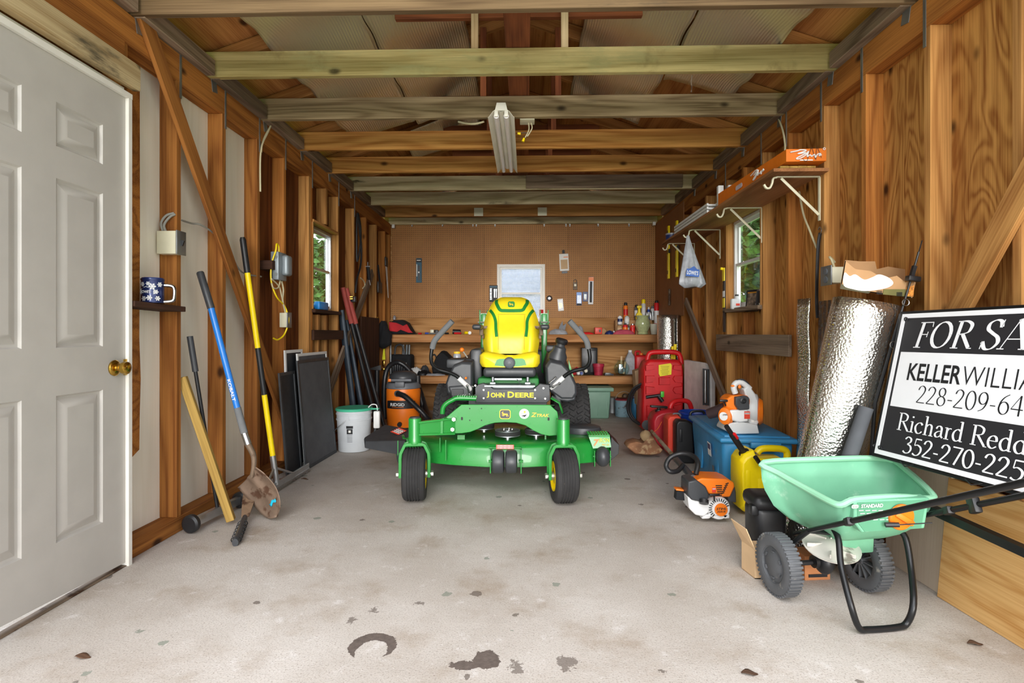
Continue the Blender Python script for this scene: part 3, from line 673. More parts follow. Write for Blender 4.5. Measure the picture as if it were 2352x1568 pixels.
for P, yaw in ((PL, 7), (PR, 8)):
    M = caster((P.x, P.y, .162), yaw, 0); fork(M, 0)
    p = MB(); p.lathe([(.034, .345), (.040, .348), (.040, .385), (.0385, .388), (.0385, .497), (.036, .502)], (P.x, P.y, 0), n=28); q = p.build('caster_post', M_['green'], mw)
    MB().lathe([(.03, .5), (.032, .503), (.03, .509), (.004, .511)], (P.x, P.y, 0), n=24).build('post_cap', M_['charcoal'], q)
# arms
def arm(x0, x1, y0, y1):
    m = MB(); n = 1
    za, zb_, zc, zd = .405, .478, .392, .488
    m.loft([[(x0, y0 - .02, za), (x0, y0 + .03, za), (x0, y0 + .03, zb_), (x0, y0 - .02, zb_)], [(x1, y1 - .03, zc), (x1, y1 + .03, zc), (x1, y1 + .03, zd), (x1, y1 - .03, zd)]])
    for z0, z1 in ((zb_, zd), (za, zc)): m.loft([[(x0, y0 - .034, z0 - .006), (x0, y0, z0 - .006), (x0, y0, z0 + .006), (x0, y0 - .034, z0 + .006)], [(x1, y1 - .044, z1 - .006), (x1, y1, z1 - .006), (x1, y1, z1 + .006), (x1, y1 - .044, z1 + .006)]])
    f = .62; xm, ym = x0 + (x1 - x0) * f, y0 + (y1 - y0) * f
    m.box((xm, ym - .02, (za + zb_) / 2), (.018, .03, .085))
    return m.build('caster_arm', M_['green'], mw, bevel=.002)
YFR = 3.40
a_ = arm(PL.x + .03, at(1046, 978, YFR).x, PL.y, YFR + .03)
m = MB(); 
for (u, v) in ((1043, 962), (1040, 985)): c = at(u, v, YFR - .012); m.cyl(c, c - Vector((0, .02, 0)), .013, n=6)
m.build('bolt', M_['zinc'], a_)
arm(PR.x + .02, at(1275, 978, YFR).x, PR.y + .04, YFR + .06)
# front frame: profile of the plate, extruded backwards, with bevelled edges
fp = [(1018, 964), (1046, 940), (1060, 929), (1264, 930), (1280, 945), (1284, 965), (1284, 999), (1262, 1001), (1243, 997), (1226, 989), (1207, 977), (1186, 971), (1160, 969.5), (1136, 971), (1116, 976), (1098, 985), (1080, 992), (1060, 995), (1008, 996)]
pl = [at(u, v, YFR) for u, v in fp]
m = MB(); pts = [(p.x, p.z) for p in pl]
m.loft([[Vector((x, YFR, z)) for x, z in pts], [Vector((x, YFR + .008, z)) for x, z in pts]])
zt = at(1160, 929, YFR).z
m.loft([[(at(1060, 0, YFR).x, YFR, zt - .006), (at(1264, 0, YFR).x, YFR, zt - .006), (at(1264, 0, YFR).x, YFR, zt), (at(1060, 0, YFR).x, YFR, zt)],
        [(MX - .32, YFR + .17, zt - .03), (MX + .32, YFR + .17, zt - .03), (MX + .32, YFR + .17, zt - .022), (MX - .32, YFR + .17, zt - .022)]])
for s, x0, x1 in ((-1, at(1018, 0, YFR).x, MX - .36), (1, at(1284, 0, YFR).x, MX + .36)):
    m.loft([[(x0, YFR, .40), (x0 + .006, YFR, .40), (x0 + .006, YFR, .49), (x0, YFR, .49)], [(x1, YFR + .42, .40), (x1 + .006, YFR + .42, .40), (x1 + .006, YFR + .42, .47), (x1, YFR + .42, .47)]])
fr = m.build('front_frame', M_['green'], mw, bevel=.003)
for (u, v, w_, h_) in ((1079, 938, .008, .008), (1106, 938, .008, .008), (1079, 965, .008, .008), (1106, 965, .008, .008), (1061, 961, .012, .02), (1260, 962, .012, .02)):
    c = at(u, v, YFR - .0005); MB().prism(rrect(w_, h_, .0038), .001, axes(c, (1, 0, 0), (0, 0, 1))).build('mounting_hole', M_['ink'], fr, smooth=0)
c = at(1160, 951, YFR - .001); Mf = axes(c, (1, 0, 0), (0, 0, 1))
MB().prism(rrect(.070, .060, .016), .001, Mf).build('emblem_badge', M_['yellow_ink'], fr, smooth=0)
MB().prism(rrect(.062, .052, .013), .001, Mf @ Matrix.Translation((0, 0, .0006))).build('emblem_badge', M_['charcoal'], fr, smooth=0)
deer(Mf @ Matrix.Translation((0, 0, .0014)), .042, M_['gold'], fr)
c = at(1204, 950, YFR - .001); Mf = axes(c, (1, 0, 0), (0, 0, 1))
MB().prism(rrect(.062, .062, .0305, 8), .001, Mf).build('round_sticker', M_['paper'], fr, smooth=0)
MB().prism([(-.02, -.012), (.018, -.004), (.004, -.02)], .001, Mf @ Matrix.Translation((0, 0, .0006))).build('sticker_mark', M_['ink'], fr, smooth=0)
MB().prism(rrect(.014, .014, .0069), .001, Mf @ Matrix.Translation((.003, .012, .0006))).build('sticker_sun', M_['gold'], fr, smooth=0)
text('SunSouth', M_['ink'], Mf @ Matrix.Translation((-.002, .003, .0007)), w=.046, parent=fr)
c = at(1241, 953, YFR - .001); text('Z', M_['gold'], face_m(c + Vector((-.04, 0, .002)), (1, 0, 0), (0, 0, 1)), h=.027, sx=1.15, parent=fr, shear=.25, off=.02)
text('TRAK', M_['gold'], face_m(c + Vector((.016, 0, -.0015)), (1, 0, 0), (0, 0, 1)), h=.019, w=.078, parent=fr, shear=.25, off=.02)
# --- deck
DK = [(-.76, 3.74), (-.72, 3.60), (-.42, 3.46), (-.32, 3.43), (-.12, 3.385), (.12, 3.385), (.32, 3.43), (.60, 3.54), (.70, 3.62), (.735, 3.75), (.735, 3.95), (.68, 4.12), (.42, 4.24), (-.42, 4.24), (-.70, 4.1), (-.76, 3.95)]
def ring(z, k): return [Vector((MX + x * (1 if k == 1 else k), 3.83 + (y - 3.83) * k, z)) for x, y in DK]
m = MB(); m.loft([ring(.185, 1.0), ring(.19, 1.012), ring(.252, 1.004), ring(.258, 1.0), ring(.300, .985), ring(.315, .955), ring(.322, .6)], cap=True)
dk = m.build('mower_deck', M_['green'], mw, smooth=50)
# deck details
def pulley(c, r):
    m = MB(); m.lathe([(.012, .03), (r * .35, .03), (r * .4, .018), (r * .86, .018), (r * .92, .028), (r, .03), (r, .024), (r * .9, .012), (r, 0), (r, -.006), (.02, -.008)], c, n=32); o = m.build('belt_pulley', M_['galv'], mw)
    MB().lathe([(r * .985, -.002), (r * 1.02, .0), (r * 1.02, .024), (r * .985, .026)], c, n=32, cap=False).build('drive_belt', M_['rubber'], o)
    MB().lathe([(.014, -.03), (.022, -.03), (.022, .0), (.014, .0)], c, n=16).build('hub', M_['steel'], o)
    m = MB()
    for k in range(5): m.cyl(Vector(c) + Vector((.03 * math.cos(k * 1.257), .03 * math.sin(k * 1.257), .03)), Vector(c) + Vector((.03 * math.cos(k * 1.257), .03 * math.sin(k * 1.257), .038)), .005, n=6)
    m.build('bolt', M_['zinc'], o)
pulley(at(1166, 997, 3.60), .083); pulley(Vector((MX - .16, 3.78, .365)), .07); pulley(Vector((MX + .20, 3.66, .352)), .075)
m = MB(); m.lathe([(.13, .0), (.133, .02), (.125, .04), (.10, .048), (.07, .052), (.01, .052)], (at(1338, 990, 3.86).x, 3.86, .322), n=30, sc=(1, .85)); m.build('spindle_cover', M_['charcoal'], mw)
for c, d in (((at(1060, 0, 3.6).x, 3.6, .335), (.05, .05, .03)), ((at(1012, 0, 3.45).x, 3.45, .315), (.006, .05, .09)), ((at(1025, 0, 3.43).x, 3.42, .285), (.006, .03, .13)), ((MX - .02, 3.72, .34), (.012, .012, .06)), ((MX + .26, 3.60, .345), (.012, .012, .06))):
    MB().box(c, d).build('deck_bracket', M_['green'], mw, bevel=.001)
# deck step plate with lettering
A, B_, C_, D_ = at(1352, 1003, 3.52), at(1401, 1002, 3.52), at(1404, 1027, 3.50), at(1362, 1030, 3.50)
m = MB(); t3 = Vector((0, .16, .0)); m.loft([[A, B_, C_, D_], [A + t3 * .06, B_ + t3 * .06, C_ + t3 * .06, D_ + t3 * .06]]); m.loft([[A, B_, B_ + t3, A + t3], [p + Vector((0, 0, .006)) for p in (A, B_, B_ + t3, A + t3)]])
sp_ = m.build('deck_step', M_['green'], mw, bevel=.001)
m = MB()
for i in range(8):
    for k in range(3): c = A.lerp(B_, (i + .5) / 8) + Vector((0, .03 + .045 * k, .006)); m.cyl(c, c + Vector((0, 0, .008)), .006, .004, n=8)
m.loft([[A + Vector((0, .01, .005)), B_ + Vector((0, .01, .005)), B_ + Vector((0, .14, .005)), A + Vector((0, .14, .005))], [A + Vector((0, .01, .008)), B_ + Vector((0, .01, .008)), B_ + Vector((0, .14, .008)), A + Vector((0, .14, .008))]]); m.build('step_tread', M_['green'], sp_)
c = at(1383, 1014, 3.583); X = (B_ - A).normalized(); Up = ((A + B_) / 2 - (C_ + D_) / 2).normalized()
text('7', M_['orange'], axes(at(1370, 1016, 3.504), X, Up), h=.042, sx=1.1, parent=sp_, shear=.2, off=.03); text('IRON', M_['yellow_ink'], axes(at(1388, 1011, 3.507), X, Up), w=.066, h=.026, parent=sp_, shear=.15); text('PRO 60', M_['gold'], axes(at(1391, 1021, 3.499), X, Up), w=.046, h=.012, parent=sp_, shear=.15)
m = MB(); P = [at(u, v, 3.56) for u, v in ((1404, 1003), (1412, 1012), (1422, 1021), (1421, 1042), (1404, 1057), (1401, 1050))]; m.loft([P, [p + Vector((0, .14, .012)) for p in P]]); m.build('deck_bumper', M_['black'], mw, bevel=.002)
# warning stickers
def sticker(M, w, h, parent, rows=3):
    a = MB(M).box((0, 0, 0), (w, h, .0008)).build('warning_sticker', M_['red_case'], parent, smooth=0)
    b = MB(M)
    for i in range(rows): b.box((0, h * (.25 - .5 * i / max(1, rows - 1)) * .9, .0006), (w * .86, h * .2, .0006))
    b.build('sticker_panel', M_['paper'], a, smooth=0)
    b = MB(M)
    for i in range(rows):
        for k in range(4): b.box((w * (-.34 + .225 * k), h * (.25 - .5 * i / max(1, rows - 1)) * .9, .0012), (w * .17, h * .09, .0004))
    b.build('sticker_print', M_['ink'], a, smooth=0)
sticker(axes(at(1160, 1026, 3.38), (1, 0, 0), (0, .2, 1)), .11, .026, dk, 2)
# rollers
def roller(c, w_, r, br=True):
    m = MB(); m.lathe([(.01, -w_ / 2), (r * .75, -w_ / 2), (r * .93, -w_ * .42), (r, -w_ * .28), (r, w_ * .28), (r * .93, w_ * .42), (r * .75, w_ / 2), (.01, w_ / 2)], c, (1, 0, 0), 28); o = m.build('anti_scalp_roller', M_['charcoal'], mw)
    return o
zc = .232
for u in (1144.5, 1174.5): roller(Vector((at(u, 0, 3.345).x, 3.345, zc)), .073, .071)
m = MB()
for u in (1127, 1197): x = at(u, 0, 3.35).x; m.box((x, 3.36, .235), (.006, .075, .145)); m.cyl((x - .012, 3.345, zc), (x + .012, 3.345, zc), .009, n=6)
m.box((MX, 3.395, .308), (.205, .03, .006)); m.build('roller_bracket', M_['green'], mw, bevel=.001)
c = at(1384, 1048, 3.48); m = MB(); m.ball(c, (.048, .064, .064), 20, 12); m.build('anti_scalp_roller', M_['charcoal'], mw)
m = MB()
for u in (1365, 1401): x = at(u, 0, 3.48).x; m.box((x, 3.48, .225), (.005, .04, .10))
m.cyl((at(1362, 0, 3.48).x, 3.48, c.z), (at(1404, 0, 3.48).x, 3.48, c.z), .007, n=8); m.build('roller_bracket', M_['green'], mw, bevel=.001)
c = at(925, 1048, 3.62); m = MB(); m.ball(c, (.04, .06, .06), 16, 10); m.build('anti_scalp_roller', M_['charcoal'], mw)
m = MB(); m.box((at(916, 0, 3.6).x, 3.6, .245), (.005, .05, .13)); m.build('roller_bracket', M_['green'], mw)
# discharge chute
T = [at(884, 974, 4.02), at(946, 985, 3.95), at(948, 1000, 3.72), at(930, 1012, 3.55), at(838, 1014, 3.72), at(836, 1004, 3.80)]
Bt = [p + Vector((0, 0, (-.03, -.09, -.12, -.10, -.045, -.02)[i])) for i, p in enumerate(T)]
m = MB(); m.loft([Bt, [p + Vector((0, 0, -.012)) for p in T], [p.lerp(sum(T, Vector()) / 6, .03) for p in T]]); ch = m.build('discharge_chute', M_['charcoal'], mw, smooth=25, bevel=.004)
sticker(axes((T[0] + T[1] + T[3]) / 3 + Vector((-.005, -.03, .004)), (T[1] - T[0]) + Vector((0, -.05, -.03)), (T[0] - T[5])), .075, .085, ch, 3)
# --- black nose plate with the maker's name
YN = 3.86
NP = [(1098, 883), (1110, 880), (1120, 883), (1133, 893), (1226, 893), (1240, 881), (1262, 884), (1264, 918), (1255, 925), (1092, 925), (1091, 890)]
P = [at(u, v, YN) for u, v in NP]; m = MB(); m.loft([P, [p + Vector((0, .05, .0)) for p in P]]); m.box((MX, YN + .14, P[0].z - .16), (.56, .24, .10))
npl = m.build('nose_plate', M_['charcoal'], mw, bevel=.003)
text('J', M_['yellow_ink'], face_m(at(1120.5, 906, YN - .002), (1, 0, 0), (0, 0, 1)), h=.044, sx=1.25, parent=npl, off=.035)
text('OHN', M_['yellow_ink'], face_m(at(1143, 907, YN - .002), (1, 0, 0), (0, 0, 1)), h=.035, w=.098, parent=npl, off=.035)
text('D', M_['yellow_ink'], face_m(at(1173.5, 906, YN - .002), (1, 0, 0), (0, 0, 1)), h=.044, sx=1.15, parent=npl, off=.035)
text('EERE', M_['yellow_ink'], face_m(at(1204.5, 907, YN - .002), (1, 0, 0), (0, 0, 1)), h=.035, w=.132, parent=npl, off=.035)
m = MB()
for u, v in ((1111, 895), (1229, 895), (1248, 891), (1111, 914), (1229, 914), (1252, 915), (1092, 885)): c = at(u, v, YN); m.cyl(c, c - Vector((0, .008, 0)), .009, .007, n=8)
m.build('bolt', M_['zinc'], npl)
m = MB()   # seat suspension behind the plate
for u in (1132, 1212): c = at(u, 876, 3.98); m.cyl(c, c + Vector((0, 0, .06)), .012); m.box(c + Vector((0, 0, -.02)), (.04, .03, .03))
m.box(at(1172, 882, 4.0), (.36, .3, .012)); m.box(at(1172, 889, 3.95), (.34, .02, .014)); m.box(at(1168, 868, 4.05), (.2, .2, .015))
m.tube([at(1185, 868, 3.96), at(1192, 876, 3.93), at(1197, 884, 3.95)], .003, 6)
m.build('seat_suspension', M_['galv'], mw, bevel=.002)
MB().box((MX, 4.35, .56), (.46, .62, .26), r=.02).build('engine_frame', M_['green_dk'], mw)
# --- seat
M_['seam'] = pm('seam yellow', '#b89c14', .6, var=.05)
SX = at(1173, 0, 4.25).x
Zs = [.885, .92, 1.0, 1.06, 1.115, 1.17, 1.214, 1.25, 1.284, 1.305, 1.318]
Ws = [.215, .223, .231, .228, .220, .204, .186, .170, .150, .128, .095]
def interp(x, X, Y):
    if x <= X[0]: return Y[0]
    for i in range(len(X) - 1):
        if x <= X[i + 1]: return Y[i] + (Y[i + 1] - Y[i]) * (x - X[i]) / (X[i + 1] - X[i])
    return Y[-1]
def yfront(x, z):
    w_ = interp(z, Zs, Ws); q = min(1, abs(x) / w_); yc = 4.27 + (z - .88) * .34 + max(0, z - 1.2) ** 2 * 3
    bol = .045 * math.exp(-((q - .74) / .2) ** 2) * min(1, max(0, (1.24 - z) * 6)) ; lum = .03 * math.exp(-((z - 1.0) / .1) ** 2) * (1 - q * q)
    return yc + .075 * q ** 5 - bol - lum + (max(0, z - 1.27) * 6) ** 2 * .5
rings = []
for i in range(29):
    z = .86 + (1.3195 - .86) * (i / 28); w_ = interp(z, Zs, Ws)
    fr_ = []
    for k in range(25):
        x = -w_ * math.cos(PI * k / 24); fr_.append(Vector((SX + x, yfront(x, z), z)))
    yb = 4.27 + (z - .88) * .34 + .12
    bk = [Vector((SX + w_ * .96 * math.cos(PI * k / 8), yb, z)) for k in range(9)]
    rings.append(fr_ + bk)
m = MB(); m.loft(rings); seat = m.build('seat_back', M_['yellow'], mw, smooth=60)
def ribbon(path, w_, name, parent, surf, mat):
    m = MB(); pp = crom([(x, 0, z) for x, z in path], 8); L, Rr = [], []
    for i, p in enumerate(pp):
        t = (pp[min(i + 1, len(pp) - 1)] - pp[max(i - 1, 0)]).normalized(); n_ = Vector((-t.z, 0, t.x))
        row = []
        for k in (-.5, -.2, .2, .5): q = p + n_ * w_ * k; row.append(Vector((SX + q.x, surf(q.x, q.z) - .0022, q.z)))
        L.append(row)
    n_ = len(L); m.faces([v for r_ in L for v in r_], [(i * 4 + k, i * 4 + k + 1, i * 4 + k + 5, i * 4 + k + 4) for i in range(n_ - 1) for k in range(3)])
    return m.build(name, mat, parent, smooth=60)
px = lambda u, v, Y=4.36: ((lambda p: (p.x - SX, p.z))(at(u, v, Y)))
ribbon([px(1139, 686), px(1139, 694), px(1143, 703), px(1149, 711.5), px(1160, 713), px(1185, 713), px(1200, 711.5), px(1206, 703), px(1211, 694), px(1211, 686)], .027, 'seat_stripe', seat, yfront, M_['green_dk'])
ribbon([px(1124, 711), px(1133, 722), px(1138.5, 737), px(1140, 755), px(1142, 773)], .024, 'seat_stripe', seat, yfront, M_['green_dk'])
ribbon([px(1226, 711), px(1217, 722), px(1211, 737), px(1210, 755), px(1208, 773)], .024, 'seat_stripe', seat, yfront, M_['green_dk'])
for pth in ([px(1143, 722), px(1174, 721), px(1207, 722)], [px(1145, 724), px(1145.5, 760), px(1146, 802)], [px(1205, 724), px(1204.5, 760), px(1204, 802)]): ribbon(pth, .004, 'seat_seam', seat, yfront, M_['seam'])
p = px(1174, 698); Me = axes((SX + p[0], yfront(p[0], p[1]) - .006, p[1]), (1, 0, 0), (0, .34, 1))
MB().prism(rrect(.055, .05, .014), .002, Me).build('seat_badge', M_['green_dk'], seat, smooth=0); deer(Me @ Matrix.Translation((0, 0, .002)), .036, M_['gold'], seat)
# cushion
def ctop(x, y): q = x / .22; return .872 + .045 * ((y - 4.0) / .3) ** 2 * (1 if y < 4.0 else .3) * -1 + .022 * abs(q) ** 2 - .02 * math.exp(-(q / .35) ** 2) * (1 if y > 3.99 else 0) - .035 * max(0, abs(q) - .85) / .15
rings = []
for i in range(15):
    t = i / 14; y = 3.95 + .36 * t; hw = .223 * min(1, (.86 + .9 * t)) if t < .15 else .223; hw *= (1 - .06 * (1 - min(1, t * 5)) ** 2)
    zb_ = .772 + .006 * t; e = max(0, 1 - t * 7) ** 2 * .045
    top = [Vector((SX + hw * math.cos(PI * k / 20), y, ctop(hw * math.cos(PI * k / 20), y) - e)) for k in range(21)]
    bot = [Vector((SX - hw * .93, y + .005, zb_)), Vector((SX - hw * .3, y, zb_)), Vector((SX + hw * .3, y, zb_)), Vector((SX + hw * .93, y + .005, zb_))]
    rings.append(top + [Vector((SX - hw * 1.0, y, (zb_ + .86) / 2 - .015))] + bot + [Vector((SX + hw * 1.0, y, (zb_ + .86) / 2 - .015))])
m = MB(); m.loft(rings); cu = m.build('seat_cushion', M_['yellow'], mw, smooth=60)
g = [at(u, v, 3.944) for u, v in ((1136, 839), (1141, 826), (1147, 824), (1200, 823), (1205, 826), (1209, 838), (1190, 841), (1155, 841))]
MB().loft([g, [p + Vector((0, .006, 0)) for p in g]]).build('seat_patch', M_['green'], cu, smooth=0)
c = at(1170, 833, 3.94); MB().lathe([(.042, -.01), (.042, .004), (.038, .012), (.026, .020), (.015, .022), (.014, .028), (.004, .03)], c, (0, -1, 0), 32).build('cushion_knob', M_['grey_plastic'], cu)
m = MB(); m.box((SX, 4.13, .735), (.385, .38, .07), r=.025, seg=3); m.build('seat_base', M_['charcoal'], mw)
for u, s in ((1098, -1), (1250, 1)):
    c = at(u, 751, 4.22); m = MB(); m.box(c, (.072, .24, .04), r=.017, seg=3); o = m.build('armrest', M_['charcoal'], mw)
    m = MB(); m.box(c + Vector((-s * .022, .06, -.035)), (.03, .05, .06), r=.006); m.box(c + Vector((-s * .03, .10, -.07)), (.02, .04, .04), r=.004); m.box(c + Vector((-s * .06, .12, 0)), (.08, .03, .02)); m.build('armrest_bracket', M_['rust'], o)
# --- control levers
def lever(gp, tp, Ys, s):
    P = [at(u, v, y) for (u, v), y in zip(gp, (3.86, 3.88, 3.89, 3.90))]; g = crom(P, 5)
    o = MB().tube(g, .021, 14).build('lever_grip', M_['foam'], mw)
    T = [at(u, v, y) for (u, v), y in zip(tp, Ys)]
    MB().tube(crom(T, 6), .0135, 12).build('lever_tube', M_['blackmetal'], o)
    e = T[-1]; d = (T[-1] - T[-2]).normalized(); MB().cyl(e - d * .03, e + d * .10, .019, n=10).build('lever_damper', M_['white_pl'], o)
lever([(1039, 737), (1012, 766), (998, 783), (993, 800)], [(993, 795), (990, 820), (993, 836), (1006, 848), (1030, 855), (1048, 863), (1060, 874)], (3.90, 3.90, 3.91, 3.93, 3.95, 3.97, 3.98), -1)
lever([(1308, 737), (1334, 766), (1347, 783), (1351, 800)], [(1351, 795), (1355, 820), (1352, 836), (1340, 846), (1316, 852), (1300, 861), (1288, 872)], (3.90, 3.90, 3.91, 3.93, 3.95, 3.97, 3.98), 1)
# --- fenders and tank
def body(poly0, poly1, y0, y1, name, mat, r=.02):
    a = [at(u, v, y0) for u, v in poly0]; b = [at(u, v, y1) for u, v in poly1]
    m = MB(); c0 = sum(a, Vector()) / len(a); m.loft([[p.lerp(c0, .12) + Vector((0, -.018, 0)) for p in a], a, b]); return m.build(name, mat, mw, smooth=32, bevel=.006)
f1 = body([(1024, 880), (1030, 862), (1042, 838), (1062, 830), (1086, 832), (1087, 900), (1070, 914), (1040, 912), (1027, 902)], [(1034, 880), (1038, 850), (1044, 830), (1062, 822), (1100, 800), (1106, 860), (1100, 900), (1060, 905), (1040, 900)], 4.02, 4.55, 'fender', M_['charcoal'])
MB().box(at(1060, 833, 4.22), (.20, .26, .07), r=.015).build('control_console', M_['charcoal'], mw)
MB().box(at(1100, 838, 4.38), (.09, .5, .27), r=.02).build('side_panel', M_['charcoal'], mw)
c = at(1050, 812, 4.12); m = MB(); m.lathe([(.030, -.03), (.030, -.01), (.024, .0), (.022, .012)], c, n=20); o = m.build('dial_base', M_['clear_pl'], mw); MB().lathe([(.026, .0), (.028, .004), (.025, .016), (.004, .018)], c, n=10).build('dial_cap', M_['gold'], o)
c = at(1061, 803, 4.1); o = MB().ball(c, .017).build('throttle_knob', M_['orange'], mw); MB().cyl(c, c + Vector((.04, .02, -.06)), .005, n=8).build('throttle_stalk', M_['cable_grey'], o)
c = at(1070, 868, 3.94); MB().ball(c, .010).build('lever_tip', M_['orange'], mw)
f2 = body([(1252, 840), (1262, 826), (1290, 832), (1308, 850), (1325, 885), (1326, 905), (1318, 918), (1290, 918), (1264, 900), (1254, 880)], [(1246, 838), (1258, 800), (1288, 804), (1302, 830), (1318, 880), (1318, 900), (1300, 905), (1280, 905), (1262, 890), (1250, 870)], 4.0, 4.55, 'fender', M_['charcoal'])
A0 = [at(u, v, 4.02) for u, v in ((1306, 826), (1312, 845), (1318, 866), (1314, 864), (1307, 845))]; MB().loft([A0, [p + Vector((.002, .05, 0)) for p in A0]]).build('fender_stripe', M_['green'], f2, smooth=0)
c = at(1284, 806, 4.12); ax = Vector((.25, -.18, 1)); o = MB().lathe([(.075, -.10), (.07, -.03), (.052, .0), (.048, .03), (.034, .04), (.032, .07)], c, ax, 24).build('fuel_neck', M_['charcoal'], mw)
MB().lathe([(.044, .062), (.047, .066), (.047, .088), (.04, .096), (.004, .097)], c, ax, 14).build('fuel_cap', M_['black'], o)
MB().box(at(1268, 800, 4.3), (.10, .16, .05), r=.015).build('tank_cover', M_['charcoal'], mw)
for u0, v0, s in ((1057, 905, -1), (1294, 905, 1)):   # lower boots with a recessed panel
    m = MB(); a = [at(u0 + dx, v0 + dy, 3.99) for dx, dy in ((-28, -18), (30, -22), (28, 14), (10, 18), (-18, 14))]; m.loft([a, [p + Vector((0, .3, -.02)) for p in a]]); b_ = m.build('fender_boot', M_['charcoal'], mw, bevel=.012)
    MB().prism(rrect(.09, .05, .008), .004, axes(at(u0 + 6 * s, v0 - 4, 3.985), (1, 0, 0), (0, 0, 1))).build('boot_panel', M_['black'], b_, bevel=.002)
# linkage hardware left of the nose plate
for a, b in (((1073, 886), (1078, 905)), ((1086, 888), (1084, 910)), ((1270, 888), (1285, 880)), ((1262, 880), (1276, 868))):
    m = MB(); m.cyl(at(*a, 3.93), at(*b, 3.95), .006, n=8); m.ball(at(*a, 3.93), .010, 8, 6); m.ball(at(*b, 3.95), .010, 8, 6); m.build('linkage', M_['steel'], mw)
# foot pedal
P = crom([at(u, v, 3.58) for u, v in ((1016, 950), (1018, 936), (1026, 926), (1040, 918), (1052, 914), (1094, 915))], 5)
m = MB(); m.tube(P, .016, 10); m.tube([p + Vector((0, .05, .002)) for p in P], .012, 10)
for i in range(9): c = P[-1].lerp(P[-6], i / 8) + Vector((0, .02, .014)); m.box(c, (.008, .07, .010))
m.build('foot_pedal', M_['green'], mw)
m = MB(); P = [at(u, v, 3.72) for u, v in ((1266, 915), (1285, 926), (1290, 940), (1293, 950))]
m.loft([[p + Vector((-.004, 0, 0)) for p in P] , [p + Vector((.012, .12, .005)) for p in P]], closed=False, cap=False); m.build('side_wing', M_['green'], mw, solid=.006)
# --- rear wheels
def rear(x, s):
    c = Vector((x, 4.47, .305)); hw = .148; r = .292
    m = MB(); m.lathe([(.15, -hw * .9), (.2, -hw), (.26, -hw * .98), (r - .006, -hw * .86), (r, -hw * .6), (r, hw * .6), (r - .006, hw * .86), (.26, hw * .98), (.2, hw), (.15, hw * .9)], c, (1, 0, 0), 48, cap=False); o = m.build('rear_wheel', M_['rubber'], mw)
    m = MB()
    for k in range(40):
        for j in range(5):
            a = 2 * PI * (k + .5 * (j % 2)) / 40; xx = (j - 2) * .058; R_ = r - (.004 if abs(j - 2) == 2 else 0)
            T = Matrix.Translation(c) @ Matrix.Rotation(a, 4, 'X') @ Matrix.Translation((xx, 0, R_ + .004)) @ Matrix.Rotation(R(30 if j % 2 else -30), 4, 'Z')
            m.box(T.translation, (.05, .026, .018), T.to_3x3().to_4x4(), taper=(.8, .7))
    m.build('tread', M_['rubber'], o, smooth=0)
    m = MB(); m.lathe([(.02, -hw * .6), (.1, -hw * .6), (.14, -hw * .85), (.155, -hw * .9), (.155, hw * .9), (.14, hw * .85), (.1, hw * .6), (.02, hw * .6)], c, (1, 0, 0), 32); m.build('rim', M_['yellow_rim'], o)
rear(at(997, 0, 4.3).x + .148, -1); rear(at(1356, 0, 4.3).x - .152, 1)
# --- folded roll bar posts
for u, s in ((1111, -1), (1250, 1)):
    x = at(u, 0, 4.78).x; m = MB(); m.box((x, 4.80, .93), (.05, .05, .52), r=.008); m.box((x, 4.80, 1.13), (.075, .012, .13)); 
    for q in (-.034, .034): m.box((x + q, 4.78, 1.15), (.008, .05, .15), r=.003)
    o = m.build('roll_bar_post', M_['green'], mw); MB().cyl((x - .05, 4.77, 1.115), (x + .05, 4.77, 1.115), .009, n=8).build('bolt', M_['zinc'], o)
MB().box((MX, 4.95, .72), (.74, .34, .30), r=.03).build('engine_cover', M_['charcoal'], mw)
M_['clear_sheet'] = glass('clear corrugated plastic', (.93, .92, .9), .12, op=.42)
# ---------------------------------------------------------------- right side: spreader
sp = thing('broadcast_spreader', 'mint green broadcast spreader on two wheels in the right foreground', 'spreader', (1.164, 2.155, 0))
A = [at(1753, 1063, 2.25), at(1900, 1055, 2.28), at(2035, 1055, 2.28), at(2085, 1083, 2.19), at(2138, 1132, 2.02), at(2136, 1146, 1.99), at(2060, 1142, 1.965), at(1965, 1148, 1.93), at(1932, 1160, 1.93), at(1905, 1152, 1.97), at(1850, 1122, 2.08), at(1790, 1088, 2.19)]
rim = crom(A, 4, closed=True); bc = Vector((1.245, 2.16, .23))
def hop(s, z): return [Vector((bc.x + (p.x - bc.x) * s, bc.y + (p.y - bc.y) * s, z if z is not None else p.z)) for p in rim]
m = MB(); m.loft([hop(1, None), hop(.985, .425), hop(.95, .385), hop(.84, .325), hop(.66, .28), hop(.46, .252), hop(.34, .245), hop(.33, .19)], cap=False); m.faces(hop(.33, .19), [tuple(range(len(rim)))])
hp = m.build('hopper', M_['hopper'], sp, smooth=60, solid=.005)
MB().tube([p + Vector((0, 0, .002)) for p in rim], .0115, 8, closed=True).build('hopper_rim', pm('pale mint rim', '#93cfaa', .5, var=.04), hp)
MB().ball((1.30, 2.18, .255), (.10, .05, .07), rot=(0, 0, .4)).build('agitator_hump', M_['hopper'], hp)
